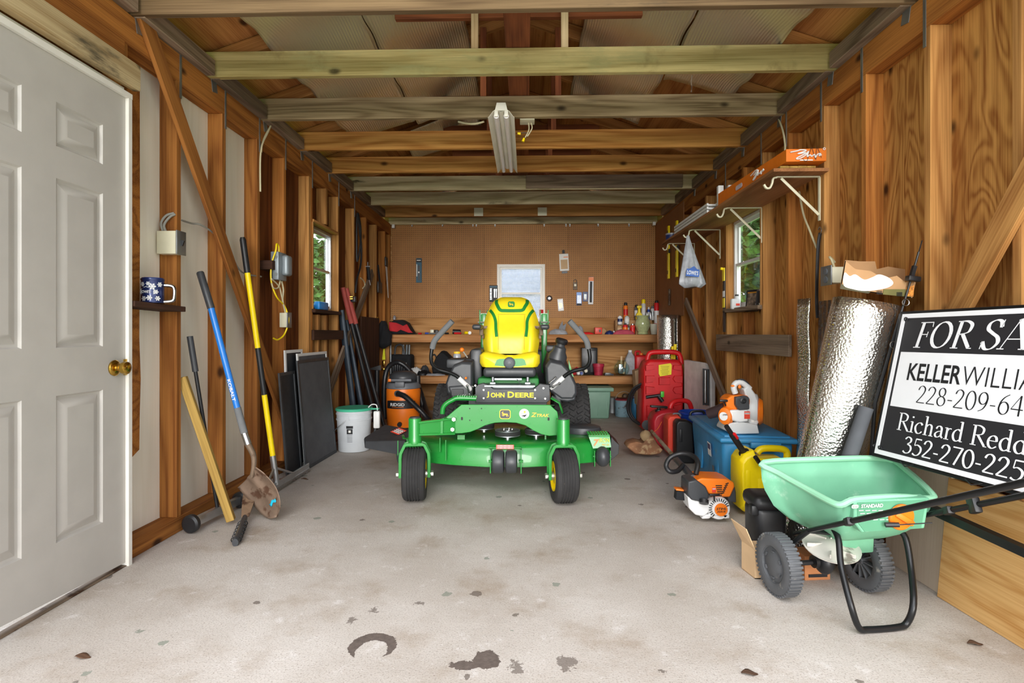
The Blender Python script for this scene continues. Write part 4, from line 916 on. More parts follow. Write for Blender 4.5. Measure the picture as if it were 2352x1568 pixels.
# control panel
q = [at(1962, 1150, 1.915), at(2136, 1143, 1.955), at(2124, 1214, 1.955), at(1980, 1224, 1.92), at(1962, 1200, 1.915)]
X = (q[1] - q[0]).normalized(); Y_ = Vector((0, -.1, 1)); Mp = axes((q[0] + q[2]) / 2, X, Y_); Nn = Mp.to_3x3() @ Vector((0, 0, 1))
m = MB(); m.loft([q, [p - Nn * .04 + Vector((0, .0, 0)) for p in q]]); cp = m.build('control_panel', M_['hopper'], sp, bevel=.005)
c0 = sum(q, Vector()) / 5
m = MB(); g = [c0 + (p - c0) * .9 + Nn * .001 for p in q]; m.loft([g, [p + Nn * .001 for p in g]]); m.build('panel_label', pm('green label', '#5a9a78', .5, var=.05), cp, smooth=0)
def onp(u, v, off=.003): return onpl(u, v, c0 + Nn * off, Nn)
text('STANDARD', M_['white_pl'], axes(onp(2003, 1161), X, Y_), w=.082, h=.013, parent=cp, off=.03)
MB().prism(rrect(.026, .013, .006), .0006, axes(onp(1964, 1163, .0025), X, Y_)).build('brand_oval', M_['white_pl'], cp, smooth=0); text('Scotts', M_['green_dk'], axes(onp(1964, 1163, .0032), X, Y_), w=.02, parent=cp)
m = MB()
for i, v in enumerate((1172, 1179, 1186, 1193, 1200, 1207)):
    for k in range(5): c = onp(1978 + k * 15 + (i % 2) * 3, v); m.box(c, (.017, .0006, .0028), axes((0, 0, 0), X, Y_).to_3x3().to_4x4() @ Matrix.Rotation(PI / 2, 4, 'X'))
m.build('panel_print', M_['white_pl'], cp, smooth=0)
c = onp(2068, 1186, .004); m = MB(); m.lathe([(.046, 0), (.046, .008), (.042, .012), (.004, .013)], c, Nn, 36); dl = m.build('rate_dial', M_['orange'], cp)
m = MB(); m.box(c + Nn * .018, (.07, .02, .014), axes((0, 0, 0), Vector((.85, 0, -.52)), Nn).to_3x3().to_4x4() @ Matrix.Rotation(PI / 2, 4, 'X'), r=.005); m.build('dial_knob', M_['orange'], dl)
c = onp(2040, 1205, .02); m = MB(); m.tube([c + Vector((-.01, 0, 0)), c + Vector((.03, -.01, .004))], .0085, 10); m.tube([c + Vector((.03, -.01, .004)), c + Vector((.12, -.04, .022))], .0022, 6); m.build('shutter_lever', M_['black'], sp)
# wheels
def swheel(c, yaw, spokes):
    T = Matrix.Translation(c) @ Matrix.Rotation(R(yaw), 4, 'Z'); h = .029; r = .1175
    m = MB(T); m.lathe([(.066, -h * .8), (.074, -h * .95), (.095, -h), (.110, -h * .86), (r - .003, -h * .5), (r - .003, h * .5), (.110, h * .86), (.095, h), (.074, h * .95), (.066, h * .8)], (0, 0, 0), (1, 0, 0), 48, cap=False)
    for k in range(44):
        a = 2 * PI * k / 44; Q = Matrix.Rotation(a, 4, 'X') @ Matrix.Translation((0, 0, r - .003)); m.box(Q.translation, (.052, .0085, .008), Q.to_3x3().to_4x4())
    o = m.build('wheel', M_['rubber_g'], sp, smooth=35)
    m = MB(T)
    if spokes:
        m.lathe([(.012, -.03), (.018, -.03), (.018, .03), (.012, .03)], (0, 0, 0), (1, 0, 0), 16)
        for k in range(12):
            Q = Matrix.Rotation(2 * PI * k / 12, 4, 'X'); m.box(Q @ Vector((-.012, 0, .045)), (.03, .004, .06), Q)
    else:
        m.lathe([(.002, -h * .8), (.045, -h * .8), (.052, -h * .62), (.066, -h * .62), (.068, -h * .9), (.068, -h * .5), (.002, -h * .5)], (0, 0, 0), (1, 0, 0), 40)
        for k in range(6):
            Q = Matrix.Rotation(2 * PI * k / 6, 4, 'X') @ Matrix.Translation((-h * .8, 0, .05)); m.box(Q.translation, (.006, .014, .005), Q.to_3x3().to_4x4())
    m.build('hub_cap' if not spokes else 'spokes', M_['rubber_g'], o)
M_['rubber_g'] = pm('grey wheel plastic', '#55575a', .6, var=.12, dirt='#8d8982', dcov=.62, ds=25)
wl_, wr_ = Vector((.985, 2.15, .119)), Vector((1.352, 2.205, .119))
swheel(wl_, 8, False); swheel(wr_, 8, True)
m = MB(); m.cyl(wl_, wr_, .010, n=10); m.build('axle', M_['black'], sp)
ax_ = (wr_ - wl_).normalized()
m = MB(); c = Vector((1.17, 2.17, .125)); m.ball(c, (.034, .048, .05), 18, 10); m.cyl(c - ax_ * .045, c - ax_ * .03, .024); m.cyl(c, (1.19, 2.165, .21), .010); m.build('gear_case', M_['black'], sp)
m = MB(); m.lathe([(.006, .012), (.03, .012), (.085, -.004), (.098, .004), (.099, .008), (.085, .003), (.03, .02), (.006, .022)], (1.16, 2.10, .205), (-.05, -.30, 1), 30)
for k in range(6): m.box((1.16 + .055 * math.cos(k * 1.047), 2.10 + .055 * math.sin(k * 1.047), .216 + .016 * math.sin(k * 1.047)), (.07, .004, .014), (0, 0, k * 1.047))
m.build('impeller', pm('dirty white plastic', '#d6d0c6', .5, dirt='#8d857a', dcov=.55), sp)
# frame, handle tubes, stand
def hl(k, x0, y0, z0): return Vector((x0 + .17 * k, y0 - .98 * k, z0 + .508 * k))
L0, R0 = (1.063, 2.10, .266), (1.40, 2.13, .293)
m = MB(); 
for b in (L0, R0): m.tube([hl(-.06, *b), hl(.42 if b is L0 else .25, *b)], .0088, 10)
m.tube([hl(.02, *L0), Vector((1.25, 2.12, .245)), hl(.02, *R0)], .010, 8)
m.tube(crom([hl(.02, *L0), Vector((1.035, 2.14, .20)), wl_ + ax_ * .045 + Vector((0, 0, .01))], 5), .010, 10); m.tube(crom([hl(.02, *R0), Vector((1.35, 2.16, .2)), wr_ - ax_ * .045], 5), .010, 10)
m.build('frame', M_['blackmetal'], sp)
m = MB(); top = [hl(1.42, *L0), hl(1.5, *L0) + Vector((.03, 0, .02)), hl(1.5, *R0) + Vector((-.03, 0, 0)), hl(1.40, *R0)]
m.tube([hl(.20, *L0)] + crom(top, 6) + [hl(.20, *R0)], .0098, 12); m.build('handle', M_['blackmetal'], sp)
for k, b in ((.22, L0), (.24, R0), (.33, R0)): MB().box(hl(k, *b), (.024, .04, .026 if k < .3 else .05), (R(-27), 0, R(-10)), r=.005).build('handle_clamp', M_['black'], sp)
gl, gr = gnd(1962, 1448, .012), gnd(2090, 1438, .012)
st = crom([at(1915, 1214, 2.03), at(1926, 1240, 1.99), at(1932, 1300, 1.95), gl + Vector((-.012, 0, .09)), gl + Vector((.015, 0, .012)), gl.lerp(gr, .25), gl.lerp(gr, .75), gr + Vector((-.01, 0, .012)), gr + Vector((.012, 0, .08)), at(2092, 1300, 2.0), at(2080, 1235, 2.04), at(2062, 1216, 2.06)], 5)
MB().tube(st, .0108, 12).build('stand', M_['blackmetal'], sp)

# ---------------------------------------------------------------- for sale sign
B0 = Vector((1.4206, 2.252, .5327)); UP = (Vector((1.5508, 2.277, 1.0969)) - B0).normalized(); XD_ = Vector((.1532, -.9881, .0084))
MS = axes(B0, XD_, UP); sw, sh = .745, .58
sg = thing('for_sale_sign', 'black and white for sale sign in a metal frame leaning on the right wall', 'sign', (1.50, 1.9, 0))
def sbox(name, x0, x1, y0, y1, z, t, mat, par=sg, **k): return MB(MS).box(((x0 + x1) / 2, (y0 + y1) / 2, z), (x1 - x0, y1 - y0, t)).build(name, M_[mat], par, smooth=0, **k)
M_['sign_black'] = pm('sign black', '#26262a', .45, var=.06); M_['sign_white'] = pm('sign white', '#f2f2f4', .4, var=.02)
brd = sbox('sign_panel', 0, sw, 0, sh, 0, .006, 'sign_black')
m = MB(MS); e, t = .0, .018
for a in ((e, sw - e, e, e + t), (e, sw - e, sh - e - t, sh - e), (e, e + t, e + t, sh - e - t), (sw - e - t, sw - e, e + t, sh - e - t)): m.box(((a[0] + a[1]) / 2, (a[2] + a[3]) / 2, .0036), (a[1] - a[0], a[3] - a[2], .0012))
m.build('white_border', M_['sign_white'], brd, smooth=0)
sbox('white_band', .03, sw - .03, .2, .422, .0036, .0012, 'sign_white', brd)
tx = lambda x, y: MS @ Matrix.Translation((x, y, .0042))
serif('FOR SALE', M_['sign_white'], tx(.078, .442), .556, .099, brd, .14, .035, shear=.16)
o_k = text('KELLER', M_['ink'], tx(.194, .344), w=.222, h=.068, parent=brd, off=.018); text('WILLIAMS', M_['ink'], tx(.476, .344), w=.335, h=.068, parent=brd, off=-.012)
serif('228-209-648', M_['ink'], tx(.142, .226), .43, .066, brd, .085, .03)
serif('Richard Redd', M_['sign_white'], tx(.080, .112), .483, .066, brd, .12, .04)
serif('352-270-225', M_['sign_white'], tx(.126, .030), .44, .062, brd, .12, .05)
m = MB(MS)
for a in ((-.012, sw + .012, -.014, -.001), (-.012, sw + .012, sh + .001, sh + .012), (-.014, -.001, -.014, sh + .012), (sw + .001, sw + .014, -.014, sh + .012)): m.box(((a[0] + a[1]) / 2, (a[2] + a[3]) / 2, -.006), (a[1] - a[0], a[3] - a[2], .018), r=.002, seg=1)
for x in (sw + .007,): m.box((x, -.27, -.006), (.016, .53, .016))
p_ = MS @ Vector((-.007, 0, -.006)); m.M = Matrix(); m.tube([p_ + Vector((0, 0, .03)), p_ + Vector((.03, .05, .02)), Vector((1.52, 2.40, .45)), Vector((1.57, 2.44, .0))], .009, 4)
m.build('sign_frame', M_['blackmetal'], sg)
cb = [at(2128, 1168, 2.02), at(2352, 1270, 1.665)]; d = (cb[1] - cb[0]); 
m = MB(); m.loft([[p + Vector(o) for o in ((0, 0, -.014), (.03, 0, -.014), (.03, 0, .014), (0, 0, .014))] for p in (cb[0] - d * .1, cb[1] + d * .55)]); m.build('cross_bar', M_['blackmetal'], sg)
m = MB(MS)
for x, y in ((.024, sh - .024), (.024, .024), (sw - .024, .024), (sw - .024, sh - .024)): m.tube([Vector((x + .008 * math.cos(a), y + .008 * math.sin(a), .005 + .004 * math.sin(a))) for a in [2 * PI * i / 12 for i in range(12)]], .0022, 6, closed=True)
for x in (.16, .42): m.tube([Vector((x - .03, -.006, .006)), Vector((x, -.02, .012)), Vector((x + .03, -.006, .006))], .002, 6)
m.build('wire_tie', M_['black'], sg)

# ---------------------------------------------------------------- plywood sheets on the right wall
def lean(name, a, b, h, lean_x, t, mat, label, cat, group=None):
    a, b = Vector(a), Vector(b); x = (b - a).normalized(); z = Vector((lean_x, 0, h)).normalized(); y = z.cross(x); M = Matrix((x, y, z)).transposed().to_4x4(); M.translation = (a + b) / 2 + Vector((lean_x, 0, h)) / 2
    m = MB(); m.box((0, 0, 0), ((b - a).length, t, Vector((lean_x, 0, h)).length)); return m.build(name, M_[mat], None, label, world=False, M=M, smooth=0, cat=cat, group=group, bevel=.001)
lean('plywood_sheet', (1.60, 2.15, 0), (1.635, 1.15, 0), .46, .045, .018, 'ply_new', 'yellow pine plywood offcut standing on the floor under the sign', 'board', 'plywood offcuts on the right')
lean('plywood_sheet', (1.625, 2.50, 0), (1.62, 2.14, 0), .80, .045, .012, 'ply_birch', 'pale birch plywood offcut between spreader and pine plywood', 'board', 'plywood offcuts on the right')
lean('wood_strip', (1.56, 2.72, 0), (1.56, 2.50, 0), 1.05, .10, .014, 'ply_new', 'narrow plywood strip standing just left of the sign, behind the grey tube', 'board')

# ---------------------------------------------------------------- foil rolls and things standing on the right wall
def roll(name, b, t, r, mat, label, turns=2):
    b, t = Vector(b), Vector(t); o = thing(name, label, 'insulation', b); Q = frame_to(t - b); L = (t - b).length
    T = Matrix.Translation(b) @ Q; n = 96; m = MB(T); rg = []
    for z in (0, L):
        rg.append([Vector(((r - .022 * i / n * turns) * math.cos(2 * PI * turns * i / n + 2.2), (r - .022 * i / n * turns) * math.sin(2 * PI * turns * i / n + 2.2), z)) for i in range(n + 1)])
    # subdivide along the length with a little waviness
    rows = []
    for k in range(25):
        f = k / 24; rows.append([p.lerp(q_, f) * 1.0 + Vector((.003 * math.sin(9 * f + i * .4), .003 * math.cos(7 * f + i * .3), 0)) for i, (p, q_) in enumerate(zip(*rg))])
    m.loft(rows, cap=False, closed=False); m.build('foil_sheet', mat, o, smooth=80, solid=.004); return o
roll('foil_roll', (1.30, 2.56, .005), (1.515, 2.47, 1.16), .143, M_['foil_roll'], 'large silver bubble foil roll standing left of the sign')
roll('foil_roll', (1.565, 6.05, .005), (1.565, 6.05, 1.22), .125, M_['foil_roll'], 'silver foil roll standing in the back right corner by the workbench')
# corrugated clear sheet with foil strip
a = onx(1822, 690, 1.66); 
m = MB(); y0, y1 = 2.86, 3.12
m.grid(lambda s, t: (1.655 + .0 + .012 * math.sin(s * 2 * PI * 6) - .03 * (1 - t), y1 + (y0 - y1) * s - .12 * t * 0, .01 + 1.19 * t), 60, 3)
single(m, 'corrugated_sheet', M_['clear_sheet'], 'clear corrugated plastic sheet leaning on the wall behind the foil roll', 'panel', (1.65, 3.0, 0), solid=.003, smooth=60)
m = MB(); m.grid(lambda s, t: (1.60 + .02 * s + .004 * math.sin(t * 20), 3.25 - .10 * s, .01 + 1.21 * t), 6, 24)
single(m, 'foil_strip', M_['foil_roll'], 'narrow upright strip of silver foil beside the corrugated sheet', 'insulation', (1.61, 3.1, 0), solid=.008)
m = MB(); b, t = Vector((1.555, 2.40, .015)), Vector((1.56, 2.30, .72)); b = at(1950, 1052, 2.335); t = at(1990, 935, 2.33); b2 = b + (b - t) * 2.0
m.tube([b2, b, t], [.03, .03, .028], 16); single(m, 'pipe_insulation', pm('dark grey foam', '#55575b', .9), 'dark grey foam tube leaning between the big foil roll and the sign', 'tube', b2)
# long thin tool with a hook on top
o = thing('pole_tool', 'thin black telescopic pole leaning upright between foil roll and sign', 'pole', at(2003, 940, 2.4))
P0, P1 = at(2010, 925, 2.36), at(2118, 552, 2.34); dd = P1 - P0
e_ = Vector((1.44, 2.37, .006)); m = MB(); m.tube([e_, P0, P0 + dd * .55], .0075, 8); m.tube([P0 + dd * .55, P0 + dd * .93], .0045, 8); m.tube([P0 + dd * .93, P1], .0025, 6); m.build('shaft', M_['black'], o)
c = at(2097, 640, 2.33); m = MB(); m.box(c, (.05, .03, .022), (0, R(8), 0), r=.004); m.box(c + Vector((.0, 0, .03)), (.014, .014, .05), (0, R(16), 0)); m.build('reel_seat', M_['black'], o)
for f in (.36, .62): q_ = P0 + dd * f; MB().tube([q_ + Vector((.014 * math.cos(a), -.01, .014 * math.sin(a))) for a in [2 * PI * i / 12 for i in range(12)]], .0018, 5, closed=True).build('line_guide', M_['steel'], o)
# torn cardboard box on top of the roll
o = thing('cardboard_box', 'torn cardboard box with ripped white top resting on the big foil roll', 'box', at(2010, 690, 2.45))
m = MB(); f = [at(u, v, 2.36) for u, v in ((1930, 662), (2093, 684), (2103, 640), (2080, 648), (2060, 633), (2030, 640), (2000, 622), (1965, 618), (1941, 598))]
m.loft([f, [p + Vector((.0, .004, 0)) for p in f]]); 
g = [at(u, v, 2.60) for u, v in ((1935, 660), (2085, 680), (2090, 620), (2040, 612), (2014, 618), (2010, 600), (1975, 600), (1942, 597))]; m.loft([g, [p + Vector((0, .004, 0)) for p in g]])
for i in ((0, 8), (1, 2)):
    a_, b_ = f[i[0]], f[i[1]]; c_, d_ = g[i[0] if i[0] < 2 else 1], g[7 if i[1] == 8 else 2]; m.loft([[a_, b_, d_, c_], [p + Vector((.004, 0, 0)) for p in (a_, b_, d_, c_)]])
a_ = [f[0], f[1], g[1], g[0]]; m.loft([a_, [p + Vector((0, 0, .004)) for p in a_]]); bx = m.build('box_body', M_['card'], o, smooth=0)
n = Vector((0, -1, 0)); P = [at(u, v, 2.357) for u, v in ((1938, 655), (1940, 626), (1952, 634), (1965, 630), (1985, 642), (2005, 636), (2020, 630), (2042, 638), (2052, 650), (2040, 660), (2012, 666), (1985, 668), (1960, 664))]; P = crom(P, 4, closed=True)
MB().loft([P, [p + Vector((0, .002, 0)) for p in P]]).build('torn_paper', M_['paper'], bx, smooth=0)
P = [at(u, v, 2.356) for u, v in ((2030, 664), (2095, 664), (2092, 682), (2028, 676))]; MB().loft([P, [p + Vector((0, .002, 0)) for p in P]]).build('box_print', pm('olive print', '#6f6a38', .7), bx, smooth=0)
P = [at(u, v, 2.355) for u, v in ((2082, 660), (2100, 655), (2098, 681), (2080, 680))]; MB().loft([P, [p + Vector((0, .002, 0)) for p in P]]).build('box_picture', pm('printed flowers', '#d98a3a', .7, var=.5, vs=90), bx, smooth=0)
m = MB()
for u0 in (2014, 2060):
    for k in range(7): P = [at(u0 + k * 1.9 + d_, v, 2.354) for d_, v in ((0, 667 + (u0 - 2014) * .08), (1, 667 + (u0 - 2014) * .08), (1, 676 + (u0 - 2014) * .08), (0, 676 + (u0 - 2014) * .08))]; m.loft([P, [p + Vector((0, .0005, 0)) for p in P]])
m.build('barcode', M_['ink'], bx, smooth=0)
P = [at(u, v, 2.358) for u, v in ((1932, 652), (1962, 660), (2000, 670), (1995, 674), (1930, 663))]; MB().loft([P, [p + Vector((0, .002, 0)) for p in P]]).build('box_print', pm('olive print dark', '#4a4630', .7), bx, smooth=0)

# ---------------------------------------------------------------- black case, cardboard, yellow can
o = thing('storage_case', 'tall black plastic case standing behind the spreader hopper', 'case', (1.075, 2.47, 0))
m = MB(); m.box((1.075, 2.475, .13), (.135, .15, .26), r=.03, seg=3, taper=(1.04, 1.04)); m.build('case_body', M_['black'], o)
m = MB(); m.box((1.07, 2.47, .275), (.15, .165, .07), r=.03, seg=3); m.build('case_lid', M_['black'], o); m = MB(); m.box((1.0, 2.42, .245), (.03, .04, .045), r=.006); m.build('latch', M_['black'], o)
o = thing('cardboard_box', 'small open cardboard box on the floor beside the spreader wheel', 'box', (1.02, 2.33, 0))
m = MB(); b = [(.935, 2.385), (.95, 2.285), (1.10, 2.285), (1.10, 2.385)]
for i in range(4):
    a, c = b[i], b[(i + 1) % 4]; m.loft([[(a[0], a[1], 0), (c[0], c[1], 0), (c[0], c[1], .12), (a[0], a[1], .12)], [(a[0] + .003, a[1] + .002, 0), (c[0] + .003, c[1] + .002, 0), (c[0] + .003, c[1] + .002, .12), (a[0] + .003, a[1] + .002, .12)]])
m.loft([[(x, y, 0) for x, y in b], [(x, y, .004) for x, y in b]]); m.build('box_body', M_['card_l'], o, smooth=0)
m = MB(); f = [Vector((.935, 2.385, .12)), Vector((.95, 2.285, .12)), Vector((.92, 2.30, .20)), Vector((.895, 2.40, .21))]; m.loft([f, [p + Vector((.003, 0, .001)) for p in f]]); f = [Vector((.955, 2.283, .12)), Vector((1.10, 2.283, .12)), Vector((1.09, 2.268, .05)), Vector((.965, 2.268, .05))]; m.loft([f, [p + Vector((0, 0, .003)) for p in f]]); m.build('box_flap', M_['card_l'], o, smooth=0)
o = thing('cardboard_box', 'flat reddish brown carton on the floor under the spreader', 'box', (1.2, 2.34, 0)); MB().box((1.20, 2.33, .05), (.11, .10, .10), (0, 0, .1)).build('carton', pm('brown carton', '#b5774a', .8), o, bevel=.002); MB().box((1.205, 2.277, .02), (.08, .002, .012), (0, 0, .1)).build('carton_print', M_['ink'], o)

o = thing('fuel_can', 'yellow plastic diesel can with black spout in front of the blue tote', 'can', (1.33, 3.10, 0))
def px_body(m, prof, Y, t, inset=.85):
    a = [at(u, v, Y) for u, v in prof]; c = sum(a, Vector()) / len(a)
    a = [Vector((p.x, p.y, max(p.z, .002))) for p in a]
    i = [c + (p - c) * inset for p in a]
    for p in i: p.z = max(p.z, .004)
    m.loft([[p + Vector((0, 0, 0)) for p in i], [p + Vector((0, t * .14, 0)) for p in a], [p + Vector((0, t * .86, 0)) for p in a], [p + Vector((0, t, 0)) for p in i]]); return m
m = MB(); px_body(m, [(1703, 1170), (1701, 1100), (1702, 1058), (1712, 1044), (1735, 1034), (1742, 1054), (1806, 1056), (1806, 1180), (1740, 1183), (1712, 1178)], 3.04, .17); bd = m.build('can_body', M_['yellow_p'], o, smooth=35, bevel=.006)
MB().tube(crom([at(1738, 1040, 3.12), at(1748, 1031, 3.12), at(1770, 1029, 3.12), at(1800, 1032, 3.12), at(1808, 1042, 3.12), at(1806, 1062, 3.12)], 5), .019, 12, sx=1.1).build('can_handle', M_['yellow_p'], o)
m = MB(); m.box(at(1718, 1105, 3.045), (.03, .012, .13), r=.005); m.box(at(1760, 1120, 3.045), (.10, .012, .11), r=.006); m.build('can_panel', M_['yellow_p'], bd)
sp0, sp1 = at(1715, 1048, 3.10), at(1668, 978, 3.02); dv = (sp1 - sp0)
m = MB(); m.lathe([(.036, -.012), (.038, 0), (.036, .02), (.030, .024), (.030, .036), (.004, .036)], sp0, dv, 18); m.tube([sp0, sp0 + dv * .72], .017, 12); m.tube([sp0 + dv * .72, sp1], .013, 12); s_ = m.build('spout', M_['black'], o); MB().box(sp0 + dv * .66 + Vector((.006, -.012, .006)), (.02, .014, .045), frame_to(dv).to_3x3().to_4x4(), r=.003).build('spout_catch', M_['red'], s_)
m = MB(); c = at(1744, 1062, 3.0); m.tube([c, c + Vector((-.03, -.02, .035))], .012, 10); m.build('vent_cap', M_['black'], o)

# ---------------------------------------------------------------- blue tote
o = thing('storage_tote', 'large blue plastic storage tote with dusty lid under the leaf blower', 'tote', (1.425, 3.72, 0), (0, 0, R(-5)))
TT = W[o.name]
m = MB(TT); m.box((0, 0, .185), (.37, .80, .37), r=.03, seg=3, taper=(1.12, 1.08))
for x, y in ((-.193, -.2), (-.193, .22)): m.box((x, y, .2), (.016, .22, .25), (0, R(4), 0), r=.006)
for x in (-.13, .13): m.box((x, -.42, .18), (.012, .02, .30), r=.004)
m.build('tote_body', M_['blue_tote'], o)
m = MB(TT); m.box((0, 0, .378), (.45, .92, .03), r=.012, seg=3); m.box((0, 0, .395), (.38, .83, .016), r=.006)
m.box((.03, -.468, .358), (.17, .03, .034), r=.006); m.box((0, .468, .358), (.17, .03, .034), r=.006); m.build('tote_lid', M_['blue_tote'], o)
ml = TT @ axes((-.216, -.17, .27), (0, -1, 0), (-.08, 0, 1)); a = MB(ml).box((0, 0, .004), (.08, .085, .001)).build('label', M_['paper'], o, smooth=0); MB(ml).box((.014, .016, .005), (.04, .035, .001)).box((-.022, .016, .005), (.02, .035, .001)).build('label_print', M_['navy'], a, smooth=0)
ml = TT @ axes((-.206, -.24, .16), (0, -1, 0), (-.08, 0, 1)); MB(ml).prism(rrect(.05, .04, .015), .001, Matrix.Translation((0, 0, .006))).build('tote_badge', M_['grey_plastic'], o, smooth=0)

# ---------------------------------------------------------------- leaf blower on the tote
o = thing('leaf_blower', 'orange and white handheld leaf blower standing on the blue tote lid', 'blower', at(1715, 985, 3.37))
YB_ = 3.37; k = YB_ / F
def P_(u, v, y=0): return at(u, v, YB_ + y)
m = MB(); m.lathe([(.004, -.05), (.070, -.046), (.089, -.039), (.096, -.02), (.096, .02), (.089, .039), (.070, .046), (.004, .05)], P_(1724, 938, .06), (1, -.42, 0), 32, sc=(1.1, 1)); m.build('fan_housing', M_['lightgrey'], o)
m = MB(); m.lathe([(.004, -.012), (.07, -.012), (.085, 0), (.07, .02), (.004, .026)], P_(1744, 945, .03), (1, -.42, 0), 28, sc=(1.05, 1)); m.build('intake_cover', M_['orange'], o)
m = MB(); slab(m, [(1708, 893), (1722, 886), (1736, 905), (1744, 930), (1747, 965), (1738, 980), (1722, 978), (1720, 930), (1712, 905)], YB_ - .02, .10); m.build('housing_spine', M_['lightgrey'], o, bevel=.008)
m = MB(); slab(m, [(1668, 985), (1676, 972), (1700, 968), (1740, 975), (1745, 996), (1690, 997), (1668, 990)], YB_ - .04, .17); m.build('base_foot', M_['lightgrey'], o, bevel=.006)
m = MB(); slab(m, [(1668, 918), (1680, 908), (1718, 908), (1724, 918), (1722, 940), (1690, 944), (1668, 936)], YB_ - .03, .12); m.build('engine_cover', M_['orange'], o, bevel=.01)
m = MB(); slab(m, [(1690, 912), (1716, 909), (1722, 914), (1722, 940), (1698, 942), (1690, 930)], YB_ - .06, .05); mu = m.build('muffler', M_['charcoal'], o, bevel=.006); MB().lathe([(.018, 0), (.018, .004), (.010, .006), (.006, .002)], P_(1707, 920, -.06), (0, -1, 0), 20).build('muffler_port', M_['black'], mu)
m = MB(); m.lathe([(.004, 0), (.045, 0), (.052, .012), (.044, .035), (.02, .045), (.004, .046)], P_(1670, 954, .0), (-.7, -.7, 0), 24, sc=(.9, 1.15)); sc_ = m.build('starter_cover', M_['orange'], o); MB().lathe([(.026, .046), (.026, .049), (.003, .05)], P_(1670, 954, .0), (-.7, -.7, 0), 20).build('starter_badge', M_['white_pl'], sc_)
text('STIHL', M_['ink'], axes(P_(1668, 952, -.04) + Vector((-.008, -.006, 0)), (.7, -.7, .15), (0, 0, 1)), w=.032, parent=sc_, off=.02, shear=.2)
m = MB(); slab(m, [(1676, 942), (1718, 940), (1720, 968), (1700, 971), (1682, 966)], YB_ - .05, .10); tk = m.build('fuel_tank', M_['white_pl'], o, bevel=.01)
sticker(axes(P_(1716, 953, -.0525), (1, 0, 0), (0, 0, 1)), .034, .045, tk, 1)
m = MB()
for i, v in enumerate((943, 949, 955, 961, 967)): c = P_(1729, v, -.022); m.box(c, (.016, .001, .013))
m.build('warning_labels', M_['paper'], o, smooth=0)
m = MB(); m.tube(crom([P_(1689, 903), P_(1685, 890), P_(1690, 880), P_(1702, 878), P_(1712, 884), P_(1722, 893)], 5), .018, 12, sx=1.1); hd = m.build('handle', M_['lightgrey'], o); m = MB(); m.tube(crom([P_(1692, 876), P_(1704, 874), P_(1714, 880), P_(1720, 888)], 5), .0125, 10); m.build('handle_grip', M_['charcoal'], hd)
m = MB(); m.ball(P_(1684, 886, -.01), (.016, .010, .008)); m.ball(P_(1699, 888, -.015), (.010, .006, .012)); m.build('throttle_trigger', M_['orange'], hd)
m = MB(); m.box(P_(1662, 920, -.03), (.05, .014, .014), r=.004); m.tube([P_(1662, 922, -.03), P_(1668, 932, -.02)], .005, 6); m.build('starter_grip', M_['black'], o)
m = MB(); m.tube([P_(1668, 938, .02), P_(1648, 944, .06), P_(1628, 950, .1)], [.042, .036, .033], 16); m.build('blower_nozzle', pm('dark brown plastic', '#3a2c2e', .35), o)

# ---------------------------------------------------------------- string trimmer on the floor
o = thing('string_trimmer', 'orange and white string trimmer lying on the floor with brown muddy guard', 'trimmer', gnd(1640, 1188))
YT = 2.96
def T_(u, v, y=0): p = at(u, v, YT + y); p.z = max(p.z, .004); return p
def tslab(name, pts, y, t, mat, par=o, bevel=.007):
    m = MB(); a = [T_(u, v, y) for u, v in pts]; m.loft([a, [p + Vector((.0, t, 0)) for p in a]]); return m.build(name, M_[mat], par, bevel=bevel)
tslab('engine_cover', [(1598, 1103), (1612, 1098), (1668, 1100), (1686, 1108), (1688, 1118), (1677, 1142), (1632, 1140), (1618, 1118), (1600, 1110)], -.01, .16, 'orange')
m = MB()
for i in range(6): c = T_(1651 + i * .6, 1115 + i * 4.6, -.012); m.box(c, (.034 - i * .003, .002, .005)); c = T_(1670 - i * 2, 1110 + i * 4.4, -.012); m.box(c, (.017, .002, .005), (0, R(-20), 0))
m.build('cooling_slot', M_['ink'], o)
tslab('air_filter_cover', [(1581, 1106), (1600, 1102), (1622, 1118), (1629, 1136), (1628, 1146), (1612, 1153), (1588, 1148), (1580, 1136)], -.03, .14, 'charcoal')
tslab('fuel_tank', [(1580, 1140), (1596, 1150), (1629, 1148), (1629, 1176), (1618, 1187), (1598, 1183), (1583, 1168)], -.02, .12, 'white_pl')
m = MB(); m.cyl(T_(1617, 1148, -.04), T_(1617, 1156, -.05), .024, n=18); m.build('fuel_cap', M_['black'], o)
m = MB(); m.lathe([(.004, .0), (.056, .0), (.062, -.012), (.060, -.05), (.004, -.05)], T_(1652, 1168, -.02), (0, -1, 0), 30); sc_ = m.build('starter_cover', M_['white_pl'], o)
m = MB()
for i in range(16): a = R(20 + i * 14); c = T_(1652, 1168, -.022) + Vector((.047 * math.cos(a), 0, .047 * math.sin(a))); m.box(c, (.016, .003, .004), (0, -a, 0))
m.build('cooling_slot', M_['ink'], sc_)
c = T_(1656, 1170, -.024); MB().lathe([(.034, 0), (.034, .004), (.003, .0045)], c, (0, -1, 0), 28).build('badge', M_['orange'], sc_)
text('STIHL', M_['ink'], axes(c + Vector((0, -.0052, .006)), (1, 0, .04), (0, 0, 1)), w=.054, h=.013, parent=sc_, off=.02, shear=.25); text('FS91R', M_['ink'], axes(c + Vector((0, -.0052, -.010)), (1, 0, .04), (0, 0, 1)), w=.044, h=.010, parent=sc_, off=.02, shear=.25)
tslab('stand_foot', [(1612, 1192), (1618, 1182), (1676, 1180), (1677, 1191), (1664, 1192), (1660, 1186), (1634, 1187), (1630, 1192)], -.02, .13, 'white_pl')
